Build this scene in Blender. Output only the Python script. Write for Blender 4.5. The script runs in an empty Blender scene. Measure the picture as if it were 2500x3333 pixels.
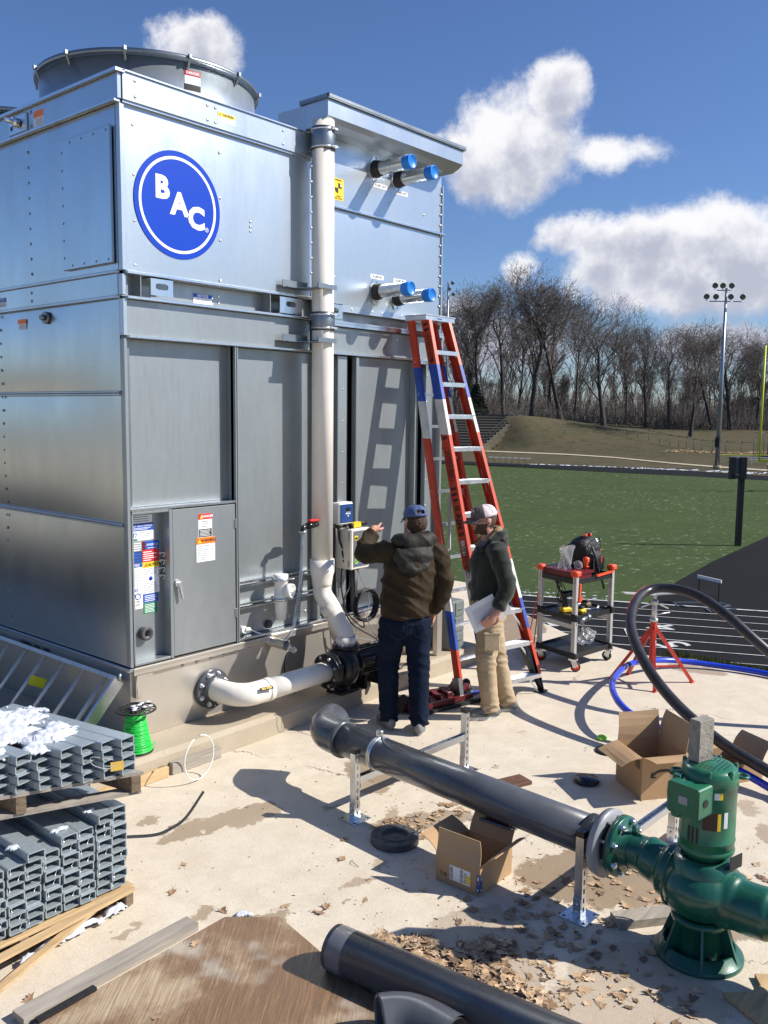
import bpy, bmesh, math, random
import numpy as np
from mathutils import Vector, Matrix, noise as mnoise
R = math.radians
random.seed(7)
SC = bpy.context.scene
COL = SC.collection

# ------------------------------------------------------------------ camera
YAW, PITCH, ROLL, FPX = R(40.407), R(6.413), R(.603), 2900.0
FW = Vector((math.cos(YAW)*math.cos(PITCH), math.sin(YAW)*math.cos(PITCH), -math.sin(PITCH)))
RT0 = Vector((math.sin(YAW), -math.cos(YAW), 0)); UP0 = RT0.cross(FW)
CR = RT0*math.cos(ROLL)+UP0*math.sin(ROLL); CU = UP0*math.cos(ROLL)-RT0*math.sin(ROLL)
cam = bpy.data.cameras.new('camera'); camo = bpy.data.objects.new('camera', cam); COL.objects.link(camo)
cam.sensor_fit = 'VERTICAL'; cam.sensor_height = 36; cam.sensor_width = 27; cam.lens = FPX/3333*36
cam.clip_start = .05; cam.clip_end = 6000
mw = Matrix((CR, CU, -FW)).transposed().to_4x4(); mw.translation = Vector((0, 0, 2.5)); camo.matrix_world = mw
SC.camera = camo

# ------------------------------------------------------------------ sun, sky, exposure
SUNV = Vector((.461, -.623, .6326)).normalized()
sl = bpy.data.lights.new('sun', 'SUN'); sl.energy = 4.6; sl.angle = R(.53); sl.color = (1, .955, .88)
so = bpy.data.objects.new('sun', sl); COL.objects.link(so); so.rotation_euler = SUNV.to_track_quat('Z', 'Y').to_euler()
SC.view_settings.view_transform = 'Standard'; SC.view_settings.look = 'None'
SC.view_settings.exposure = .62; SC.view_settings.gamma = 1; SC.view_settings.use_curve_mapping = False
W = bpy.data.worlds.new('World'); SC.world = W; W.use_nodes = True
wt = W.node_tree; wt.nodes.clear()

class NT:
    def __init__(s, t): s.t = t
    def n(s, k, ins=None, **kw):
        d = s.t.nodes.new(k)
        for a, b in kw.items(): setattr(d, a, b)
        for a, b in (ins or {}).items():
            if isinstance(b, bpy.types.NodeSocket): s.t.links.new(b, d.inputs[a])
            else: d.inputs[a].default_value = b
        return d
    def m(s, op, a, b=0, c=0, clamp=False):
        return s.n('ShaderNodeMath', {0: a, 1: b, 2: c}, operation=op, use_clamp=clamp).outputs[0]
    def v(s, op, a, b=(0, 0, 0)):
        d = s.n('ShaderNodeVectorMath', {0: a, 1: b}, operation=op)
        return d.outputs['Value'] if op in ('LENGTH', 'DOT_PRODUCT', 'DISTANCE') else d.outputs[0]
    def mix(s, f, a, b, blend='MIX'):
        d = s.n('ShaderNodeMix', data_type='RGBA', blend_type=blend)
        for i, x in ((0, f), (6, a), (7, b)):
            if isinstance(x, bpy.types.NodeSocket): s.t.links.new(x, d.inputs[i])
            else: d.inputs[i].default_value = x if i == 0 else (tuple(x)+(1,))[:4]
        return d.outputs[2]
    def noise(s, vec, scale, detail=4, rough=.55, dist=0, col=False):
        d = s.n('ShaderNodeTexNoise', {'Vector': vec, 'Scale': scale, 'Detail': detail, 'Roughness': rough, 'Distortion': dist})
        return d.outputs['Color'] if col else d.outputs['Fac']
    def ramp(s, f, pts):
        d = s.n('ShaderNodeValToRGB', {0: f}); e = d.color_ramp.elements
        while len(e) < len(pts): e.new(.5)
        for q, (p, c) in zip(e, pts):
            q.position = p; q.color = (c, c, c, 1) if isinstance(c, (int, float)) else (tuple(c)+(1,))[:4]
        return d.outputs[0]
    def rng(s, x, a, b, c=0, d=1):
        return s.n('ShaderNodeMapRange', {0: x, 1: a, 2: b, 3: c, 4: d}, clamp=True).outputs[0]
    def smooth(s, x, a, b):
        return s.n('ShaderNodeMapRange', {0: x, 1: a, 2: b, 3: 0, 4: 1}, clamp=True, interpolation_type='SMOOTHSTEP').outputs[0]

w = NT(wt)
sky = w.n('ShaderNodeTexSky', sky_type='NISHITA', sun_disc=False, sun_elevation=R(39.24),
          sun_rotation=math.atan2(SUNV.x, SUNV.y), altitude=200, air_density=1.15, dust_density=.35, ozone_density=2.2).outputs[0]
dirv = w.n('ShaderNodeTexCoord').outputs['Generated']
def pixdir(x, y): return (FW+CR*((x-1250)/FPX)-CU*((y-1666.5)/FPX)).normalized()
wob = w.noise(dirv, 5.5, 8, .62)
wobc = w.noise(dirv, 5.5, 8, .62, col=True)
dd = w.v('ADD', dirv, w.v('MULTIPLY', w.v('SUBTRACT', wobc, (.5, .5, .5)), (.10, .10, .07)))
fine = w.noise(dirv, 19, 10, .68)
CL = [(1655, 490, 200, 205, 1.0), (1560, 560, 110, 90, .7), (1790, 325, 115, 105, .95), (1520, 480, 110, 70, .8), (1930, 512, 130, 60, .62), (2090, 500, 90, 40, .35), (2080, 810, 240, 105, 1.0), (1850, 780, 120, 60, .85),
      (2330, 765, 240, 115, 1.0), (2440, 880, 320, 165, 1.05), (2200, 930, 330, 120, 1.0), (1700, 890, 75, 65, .95), (640, 165, 150, 85, .9), (720, 210, 70, 60, .7),
      (2650, 800, 270, 170, 1), (3000, 800, 420, 250, 1), (1500, 1010, 120, 90, .7), (1620, 1120, 330, 110, .8), (2350, 1130, 420, 80, .75), (1980, 890, 140, 90, .9),
      (-900, 1100, 500, 160, .9), (-1900, 900, 600, 220, .9), (4200, 950, 800, 260, .9), (-300, 350, 200, 110, .7), (3600, 200, 400, 160, .8)]
acc = None; wz = None; ws = None; upv = tuple(CU)
for x, y, rx, ry, s in CL:
    c = pixdir(x, y)
    q = w.v('MULTIPLY', w.v('SUBTRACT', dd, tuple(c)), (FPX/rx, FPX/rx, FPX/ry))
    f = w.m('MULTIPLY', w.m('SUBTRACT', 1.0, w.v('LENGTH', q)), s)
    acc = f if acc is None else w.m('SMOOTH_MAX', acc, f, .25)
    if s >= .9:
        fp = w.m('MAXIMUM', f, .001); vz = w.m('MULTIPLY', fp, w.v('DOT_PRODUCT', q, upv)); wz = vz if wz is None else w.m('ADD', wz, vz); ws = fp if ws is None else w.m('ADD', ws, fp)
dens = w.m('ADD', acc, w.m('MULTIPLY', w.m('SUBTRACT', fine, .5), .9))
dens = w.m('ADD', dens, w.m('MULTIPLY', w.m('SUBTRACT', wob, .5), .7))
alpha = w.m('MULTIPLY', w.smooth(dens, -.03, .40), .95)
# cloud relief: the same noise read a little towards the sun gives the lit and the shaded side
dsun = w.v('ADD', dirv, tuple(SUNV*.035))
fine2 = w.noise(dsun, 9, 7, .6); fine1 = w.noise(dirv, 9, 7, .6)
vert = w.m('DIVIDE', wz, ws)
lit = w.smooth(w.m('ADD', w.m('ADD', w.m('MULTIPLY', w.m('SUBTRACT', fine1, fine2), 3.4), w.m('MULTIPLY', w.m('SUBTRACT', .55, dens), .55)), w.m('MULTIPLY', vert, .75)), -.55, .60)
ccol = w.mix(lit, (.50, .52, .62), (.98, .97, .99))
skyc = w.mix(1.0, sky, (.50, .62, .88), 'MULTIPLY')
skyb = w.v('MULTIPLY', skyc, (.088, .088, .088))
cb = w.v('MULTIPLY', ccol, (.68, .68, .68))
bg = w.n('ShaderNodeBackground', {'Color': w.mix(alpha, skyb, cb), 'Strength': 1.0})
w.n('ShaderNodeOutputWorld', {'Surface': bg.outputs[0]})

# ------------------------------------------------------------------ materials
MATS = {}
def newmat(name):
    m = bpy.data.materials.new(name); m.use_nodes = True; t = NT(m.node_tree)
    b = m.node_tree.nodes['Principled BSDF']; MATS[name] = m
    return m, t, b
def lk(t, a, b): t.t.links.new(a, b)
def mat(name, col, rough=.5, metal=0.0, var=0, vs=6, bump=0, bs=40, rvar=0, stretch=(1, 1, 1), col2=None, spec=.5, alpha=1, trans=0, coat=0, ior=1.45, sheen=0):
    if name in MATS: return MATS[name]
    m, t, b = newmat(name)
    oc = t.n('ShaderNodeTexCoord').outputs['Object']
    if stretch != (1, 1, 1): oc = t.v('MULTIPLY', oc, stretch)
    b.inputs['Metallic'].default_value = metal; b.inputs['Specular IOR Level'].default_value = spec
    b.inputs['Alpha'].default_value = alpha; b.inputs['Transmission Weight'].default_value = trans
    b.inputs['Coat Weight'].default_value = coat; b.inputs['IOR'].default_value = ior; b.inputs['Sheen Weight'].default_value = sheen
    b.inputs['Base Color'].default_value = tuple(col)+(1,)
    if var:
        n = t.noise(oc, vs, 6, .6)
        c2 = col2 or tuple(c*(1-var) for c in col)
        lk(t, t.mix(t.rng(n, .35, .68), tuple(min(1, c*(1+var*.35)) for c in col), c2), b.inputs['Base Color'])
    if rvar: lk(t, t.rng(t.noise(oc, vs*.7, 5, .6), .3, .7, rough-rvar, rough+rvar), b.inputs['Roughness'])
    else: b.inputs['Roughness'].default_value = rough
    if bump:
        lk(t, t.n('ShaderNodeBump', {'Strength': bump, 'Distance': .01, 'Height': t.noise(oc, bs, 5, .6)}).outputs[0], b.inputs['Normal'])
    return m

def galv(name, base, r0, r1, wave, spangle=.10, sk=.5, met=1):
    m, t, b = newmat(name)
    oc = t.n('ShaderNodeTexCoord').outputs['Object']
    big = t.noise(t.v('MULTIPLY', oc, (1, 1, .35)), 3.0, 5, .6)
    streak = t.noise(t.v('MULTIPLY', oc, (14, 14, 1.2)), 3, 5, .7)
    sp = t.n('ShaderNodeTexVoronoi', {'Vector': oc, 'Scale': 55}).outputs['Color']
    spg = t.n('ShaderNodeSeparateColor', {0: sp}).outputs[0]
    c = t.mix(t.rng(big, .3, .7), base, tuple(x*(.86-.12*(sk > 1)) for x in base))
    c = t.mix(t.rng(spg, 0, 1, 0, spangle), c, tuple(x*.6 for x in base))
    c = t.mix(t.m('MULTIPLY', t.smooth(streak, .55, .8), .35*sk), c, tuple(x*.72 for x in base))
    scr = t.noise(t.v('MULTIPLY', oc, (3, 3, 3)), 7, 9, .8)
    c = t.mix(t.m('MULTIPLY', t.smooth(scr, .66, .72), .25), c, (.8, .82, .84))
    lk(t, c, b.inputs['Base Color']); b.inputs['Metallic'].default_value = met
    rr = t.m('ADD', t.rng(big, .3, .7, r0, r1), t.m('MULTIPLY', t.m('SUBTRACT', streak, .5), .12*sk))
    lk(t, rr, b.inputs['Roughness'])
    h = t.m('ADD', t.m('MULTIPLY', t.noise(oc, 2.2, 2, .4), wave), t.m('MULTIPLY', t.noise(oc, 30, 2, .5), .004))
    lk(t, t.n('ShaderNodeBump', {'Strength': .5, 'Distance': .05, 'Height': h}).outputs[0], b.inputs['Normal'])
    return m
galv('galv', (.53, .59, .64), .29, .37, .10, met=.80)
galv('galv_side', (.58, .61, .63), .22, .28, .05, .03, 0)
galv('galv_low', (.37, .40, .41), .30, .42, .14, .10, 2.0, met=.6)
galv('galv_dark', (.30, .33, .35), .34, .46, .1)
galv('stainless', (.64, .59, .52), .26, .36, .12, .02, .3, met=.72)
galv('zinc', (.70, .73, .76), .22, .34, .05, .06)
galv('tube_steel', (.40, .46, .49), .40, .55, .1, .3, met=.45)
mat('bolt', (.62, .60, .57), .35, 1)
mat('bolt_dark', (.25, .26, .27), .45, 1)
mat('aluminium', (.78, .79, .80), .34, 1, rvar=.08, vs=20)
mat('alu_matt', (.62, .62, .60), .5, .6, var=.1)
mat('black_rubber', (.016, .016, .018), .5, var=.4, vs=30)
mat('black_gloss', (.010, .010, .012), .22, spec=.6)
mat('black_paint', (.012, .012, .014), .3, var=.3, vs=12)
mat('pvc_white', (.80, .75, .67), .38, var=.10, vs=5, stretch=(1, 1, .3), rvar=.06)
mat('pvc_primer', (.27, .28, .30), .4, var=.15)
mat('pvc_grey', (.080, .085, .096), .27, var=.35, vs=3, rvar=.07, coat=.15, bump=.02, bs=60)
mat('pvc_grey_end', (.07, .071, .075), .45, var=.3, vs=20)
mat('cap_blue', (.008, .17, .60), .4, var=.08)
mat('logo_blue', (.0, .045, .42), .45, spec=.25)
mat('white', (.80, .80, .80), .45)
mat('white_plastic', (.78, .77, .73), .4, var=.05)
mat('off_white', (.66, .63, .55), .4, var=.06)
mat('red', (.60, .02, .02), .4)
mat('orange_tag', (.85, .19, .02), .45)
mat('yellow', (.80, .55, .02), .45, var=.05)
mat('yellow_tag', (.62, .40, .08), .6)
mat('yellow_card', (.62, .60, .02), .55)
mat('yellow_paint', (.66, .70, .05), .45)
mat('green_label', (.01, .22, .09), .45)
mat('blue_label', (.01, .08, .42), .45)
mat('black', (.012, .012, .012), .5)
mat('print_grey', (.28, .28, .28), .6)
mat('print_blue', (.02, .10, .45), .5)
mat('wire_green', (.02, .50, .07), .38, var=.25, vs=60)
mat('hose_blue', (.012, .05, .55), .28, var=.1, vs=10, coat=.2)
mat('hose_black', (.03, .03, .034), .38, var=.5, vs=9, rvar=.1, bump=.05, bs=80)
mat('fiberglass', (.52, .055, .022), .42, var=.22, vs=9)
mat('ladder_blue', (.02, .07, .38), .5, var=.3, vs=9)
mat('ladder_white', (.60, .59, .56), .5, var=.22, vs=7)
mat('decal_dark', (.03, .012, .01), .5)
mat('red_paint', (.58, .045, .025), .4, var=.25, vs=12, rvar=.08)
mat('maroon', (.14, .012, .018), .4, var=.3)
mat('orange_plastic', (.75, .09, .03), .42, var=.1)
mat('green_paint', (.009, .088, .056), .34, var=.3, vs=6, coat=.4, bump=.06, bs=45, rvar=.06)
mat('green_motor', (.018, .135, .072), .36, var=.3, vs=8, coat=.2, bump=.03, bs=60)
mat('cardboard', (.40, .255, .135), .85, var=.12, vs=4, bump=.05, bs=9)
mat('cardboard_in', (.43, .29, .165), .9, var=.1, vs=4)
mat('brick_grey', (.27, .25, .21), .95, var=.3, vs=25, bump=.8, bs=60)
mat('clear_plastic', (.92, .93, .94), .12, trans=.75, alpha=.55)
mat('film', (.8, .82, .85), .1, alpha=.14)
mat('clear_hose', (.55, .66, .80), .1, trans=.8, alpha=.6)
mat('paper', (.62, .62, .63), .7)
mat('paper_white', (.76, .76, .74), .7, var=.04, vs=3)
mat('snow', (.60, .63, .69), .7, var=.15, vs=30, bump=.8, bs=50)
mat('cabinet_grey', (.15, .17, .165), .45, var=.1)
mat('dark_screen', (.02, .025, .02), .2)
mat('navy_face', (.02, .06, .20), .3)
mat('slate_face', (.13, .14, .15), .4)
mat('leather_black', (.012, .012, .013), .6, var=.3, vs=30, bump=.3, bs=120)
mat('skin', (.55, .27, .19), .5, var=.16, vs=12, bump=.03, bs=150)
mat('hair_brown', (.07, .038, .024), .8, var=.6, vs=60, bump=.9, bs=130)
mat('hair_dark', (.10, .058, .040), .8, var=.6, vs=60, bump=.9, bs=130)
mat('cap_denim', (.075, .115, .25), .85, var=.35, vs=14, bump=.25, bs=300)
mat('cap_brown', (.115, .09, .08), .85, var=.15, bump=.2, bs=300)
mat('cap_mesh', (.68, .60, .62), .8, var=.1, bump=.4, bs=400)
mat('fleece_lining', (.30, .215, .115), .95, var=.3, vs=40, bump=.9, bs=90)
mat('jacket_olive', (.036, .023, .0105), .75, var=.35, vs=7, bump=1.0, bs=13, stretch=(1, 1, .55), spec=.25)
mat('jacket_hood', (.017, .0155, .011), .7, var=.3, vs=8, bump=.25, bs=30)
mat('fleece_green', (.016, .020, .013), .95, var=.4, vs=14, bump=.5, bs=160, sheen=.25)
mat('jeans', (.004, .0075, .018), .95, spec=.15, var=.55, vs=5, bump=.7, bs=16, col2=(.009, .015, .031))
mat('khaki', (.40, .305, .19), .85, var=.18, vs=5, bump=.6, bs=15)
mat('shirt_blue', (.10, .14, .25), .8)
mat('shoe_grey', (.20, .20, .205), .7, var=.3, vs=20, bump=.2, bs=200)
mat('shoe_grey2', (.17, .18, .165), .8, var=.3, vs=20, bump=.2, bs=200)
mat('shoe_sole', (.55, .53, .49), .7, var=.1)
mat('bark', (.062, .052, .046), .95, var=.45, vs=2)
mat('twigs', (.135, .114, .100), .95, var=.3, vs=.6)
mat('twigs_far', (.115, .096, .086), .95, var=.3, vs=.2)
mat('evergreen', (.015, .028, .014), .9, var=.4, vs=2)
mat('bench_dark', (.045, .045, .043), .8)
mat('stand_concrete', (.36, .30, .20), .9, var=.15, vs=.5)
mat('fence_metal', (.11, .105, .095), .7)
mat('pole_metal', (.30, .33, .38), .4, .7)
mat('wood_pallet', (.20, .145, .095), .9, var=.45, vs=9, stretch=(.6, 6, 6), bump=.3, bs=30)
mat('wood_new', (.52, .36, .19), .85, var=.3, vs=6, stretch=(.6, 6, 6), bump=.2, bs=30)
mat('wood_grey', (.34, .30, .25), .9, var=.3, vs=5, stretch=(.5, 7, 7), bump=.3, bs=30)
mat('brown_iron', (.12, .055, .035), .8, var=.3, vs=20)
mat('lime', (.35, .85, .05), .5)
mat('bubble', (.10, .10, .13), .25, var=.3, vs=25, coat=.3)

# slab: weathered concrete with its own damp patches
def slabmat():
    m, t, b = newmat('slab')
    oc = t.n('ShaderNodeTexCoord').outputs['Object']
    c = t.mix(t.rng(t.noise(oc, 1.1, 6, .6), .3, .7), (.64, .565, .45), (.575, .50, .39))
    c = t.mix(t.rng(t.noise(oc, 5, 9, .72), .4, .75), c, (.50, .42, .32))
    c = t.mix(t.m('MULTIPLY', t.smooth(t.noise(oc, 26, 6, .8), .60, .70), .55), c, (.33, .25, .17))
    c = t.mix(t.m('MULTIPLY', t.smooth(t.noise(t.v('ADD', oc, (9, 3, 0)), 70, 3, .7), .70, .76), .7), c, (.12, .08, .05))
    cr = t.n('ShaderNodeTexVoronoi', {'Vector': t.v('ADD', oc, t.v('MULTIPLY', t.noise(oc, 2.5, 5, .7, col=True), (.5, .5, 0))), 'Scale': .55}, feature='DISTANCE_TO_EDGE').outputs['Distance']
    c = t.mix(t.m('MULTIPLY', t.smooth(cr, .0035, .0), t.smooth(t.noise(oc, .8, 2, .5), .5, .6)), c, (.16, .12, .08))
    ag = t.n('ShaderNodeTexVoronoi', {'Vector': oc, 'Scale': 240}).outputs['Color']
    c = t.mix(t.m('MULTIPLY', t.smooth(t.n('ShaderNodeSeparateColor', {0: ag}).outputs[0], .72, .95), .28), c, (.27, .215, .155))
    wc = t.noise(oc, 8, 9, .72, col=True)
    wc2 = t.v('ADD', oc, t.v('MULTIPLY', t.v('SUBTRACT', wc, (.5, .5, .5)), (.34, .34, 0)))
    st = None
    for x, y, rx, ry, a, s in STAINS:
        q = t.v('SUBTRACT', wc2, (x, y, 0))
        q = t.n('ShaderNodeVectorRotate', {'Vector': q, 'Angle': -a}, rotation_type='Z_AXIS').outputs[0]
        q = t.v('MULTIPLY', q, (1/rx, 1/ry, 0))
        f = t.m('MULTIPLY', t.smooth(t.v('LENGTH', q), 1.03, .95), s)
        st = f if st is None else t.m('MAXIMUM', st, f)
    c = t.mix(st, c, (.24, .165, .095))
    lk(t, c, b.inputs['Base Color'])
    lk(t, t.rng(st, 0, 1, .82, .5), b.inputs['Roughness'])
    h = t.m('ADD', t.noise(oc, 60, 6, .7), t.m('MULTIPLY', t.noise(oc, 3, 3, .5), 2))
    lk(t, t.n('ShaderNodeBump', {'Strength': .25, 'Distance': .01, 'Height': h}).outputs[0], b.inputs['Normal'])
STAINS = [(3.32, 4.13, .42, .10, R(-8), .75), (3.52, 4.02, .2, .1, 0, .7), (4.55, 3.95, .22, .2, .3, .8), (4.75, 3.62, .3, .12, -.4, .75), (4.35, 3.75, .16, .1, 0, .7),
          (4.15, 3.2, .35, .12, -.6, .7), (4.3, 2.0, .55, .30, -.9, .85), (4.4, 1.45, .35, .25, 0, .75), (2.7, 3.12, .22, .09, -.3, .75), (2.62, 3.4, .07, .04, 0, .7), (4.1, 3.42, .10, .04, .5, .6), (3.9, 3.75, .06, .03, 0, .6), (3.35, 3.0, .10, .04, -.5, .6), (3.6, 3.05, .05, .03, 0, .5),
          (8.55, 3.2, .14, .3, .2, .6), (8.3, 5.0, .55, .22, .9, .85), (9.0, 5.6, .6, .35, .9, .85), (3.25, 2.15, .45, .30, .6, .45), (3.05, 4.45, .07, .05, 0, .7), (3.18, 4.30, .04, .03, 0, .6), (5.4, 1.5, .16, .1, .5, .6), (5.7, 1.75, .12, .07, .2, .5),
          (3.4, 1.45, .5, .35, .2, .4), (7.7, 4.6, .4, .12, .8, .5), (2.3, 3.55, .09, .03, .2, .6), (5.9, 3.55, .03, .015, 0, .6), (6.4, 2.6, .06, .02, 0, .4)]
slabmat()
def padmat():
    m, t, b = newmat('pad')
    oc = t.n('ShaderNodeTexCoord').outputs['Object']
    c = t.mix(t.rng(t.noise(oc, 2.2, 6, .6), .3, .7), (.42, .36, .27), (.35, .29, .21))
    c = t.mix(t.m('MULTIPLY', t.smooth(t.noise(t.v('MULTIPLY', oc, (1, 1, 2.5)), 12, 6, .8), .55, .75), .6), c, (.24, .18, .12))
    lk(t, c, b.inputs['Base Color']); b.inputs['Roughness'].default_value = .85
    lk(t, t.n('ShaderNodeBump', {'Strength': .3, 'Distance': .01, 'Height': t.noise(oc, 40, 6, .7)}).outputs[0], b.inputs['Normal'])
padmat()
def groundmat(name, a, bc, c3, s, snow=0, rough=.95, bump=.6, patch=0):
    m, t, b = newmat(name)
    oc = t.n('ShaderNodeTexCoord').outputs['Object']
    c = t.mix(t.rng(t.noise(oc, s, 6, .65), .35, .65), a, bc)
    c = t.mix(t.m('MULTIPLY', t.rng(t.noise(oc, s*14, 8, .8), .35, .7), .7), c, c3)
    if patch:
        c = t.mix(t.m('MULTIPLY', t.smooth(t.noise(oc, .55, 8, .75), .50, .64), .75), c, (.045, .048, .024)); c = t.mix(t.m('MULTIPLY', t.smooth(t.noise(oc, 1.3, 6, .8), .60, .70), .6), c, (.20, .165, .12))
    if snow:
        # frosty wisps lie across the turf
        f = t.noise(t.v('MULTIPLY', oc, (.55, 1.0, 1)), 2.3, 7, .78)
        band = t.smooth(t.noise(oc, .05, 3, .5), .38, .62)
        c = t.mix(t.m('MULTIPLY', t.smooth(f, .56, .66), t.m('MULTIPLY', t.m('ADD', band, .3), snow)), c, (.24, .27, .19))
    lk(t, c, b.inputs['Base Color']); b.inputs['Roughness'].default_value = rough
    b.inputs['Specular IOR Level'].default_value = .05
    lk(t, t.n('ShaderNodeBump', {'Strength': bump, 'Distance': .06, 'Height': t.noise(oc, s*30, 5, .7)}).outputs[0], b.inputs['Normal'])
groundmat('turf', (.052, .078, .027), (.038, .062, .022), (.080, .100, .045), .35, snow=.9)
groundmat('bank_grass', (.088, .074, .046), (.058, .066, .034), (.125, .095, .065), .14, patch=1)
groundmat('asphalt', (.017, .018, .021), (.014, .015, .017), (.023, .023, .025), .4, rough=1, bump=.2)
mat('line_white', (.55, .55, .53), .8, var=.35, vs=3)
mat('path_concrete', (.44, .38, .27), .9, var=.12, vs=.5)
groundmat('near_grass', (.045, .075, .018), (.07, .075, .03), (.10, .09, .045), 3)
def plymat():
    m, t, b = newmat('plywood')
    oc = t.n('ShaderNodeTexCoord').outputs['Object']
    ro = t.n('ShaderNodeVectorRotate', {'Vector': oc, 'Angle': R(-38)}, rotation_type='Z_AXIS').outputs[0]
    ro = t.v('ADD', ro, t.v('MULTIPLY', t.noise(ro, 1.3, 3, .5, col=True), (0, .06, 0)))
    gr = t.smooth(t.noise(t.v('MULTIPLY', ro, (1.1, 26, 1)), 3.2, 8, .72), .34, .66); g = t.v('MULTIPLY', ro, (1.2, 30, 1))
    wet = t.smooth(t.noise(oc, 2.1, 6, .6), .38, .56)
    c1 = t.mix(t.rng(gr, 0, 1, 0, .8), (.46, .36, .24), (.27, .18, .105))
    c2 = t.mix(t.rng(gr, 0, 1, 0, .8), (.25, .145, .075), (.115, .066, .036))
    c = t.mix(wet, c1, c2)
    c = t.mix(t.m('MULTIPLY', t.smooth(t.noise(g, 8, 7, .75), .58, .72), .55), c, (.10, .06, .035))
    c = t.mix(t.m('MULTIPLY', t.smooth(t.noise(oc, 1.4, 4, .6), .6, .7), .6), c, (.50, .46, .40))
    lk(t, c, b.inputs['Base Color']); lk(t, t.rng(wet, 0, 1, .8, .38), b.inputs['Roughness'])
    lk(t, t.n('ShaderNodeBump', {'Strength': .35, 'Distance': .006, 'Height': gr}).outputs[0], b.inputs['Normal'])
plymat()
for i, cc in enumerate([(.34, .215, .12), (.46, .31, .18), (.20, .125, .075), (.58, .42, .27), (.38, .27, .175)]):
    mat('leaf%d' % i, cc, .8, var=.45, vs=25)

# ------------------------------------------------------------------ mesh helpers
def world_org(o):
    v = Vector((0, 0, 0))
    while o is not None: v += o.location; o = o.parent
    return v
def link(name, me, parent=None):
    o = bpy.data.objects.new(name, me); COL.objects.link(o)
    if parent is not None: o.parent = parent
    return o
def thing(name, label, cat, loc=(0, 0, 0), rz=0, group=None):
    o = bpy.data.objects.new(name, None); COL.objects.link(o); o.location = loc; o.rotation_euler = (0, 0, rz)
    o.empty_display_size = .1
    return tag(o, label, cat, group)
def tag(o, label, cat, group=None, kind=None):
    o['label'] = label; o['category'] = cat
    if group: o['group'] = group
    if kind: o['kind'] = kind
    return o
def struct(o): o['kind'] = 'structure'; return o
def stuff(o, label=None, cat=None):
    o['kind'] = 'stuff'
    if label: o['label'] = label
    if cat: o['category'] = cat
    return o
def frame_of(d):
    d = d.normalized(); a = Vector((0, 0, 1)) if abs(d.z) < .9 else Vector((1, 0, 0))
    u = d.cross(a).normalized(); return u, d.cross(u).normalized()
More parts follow.
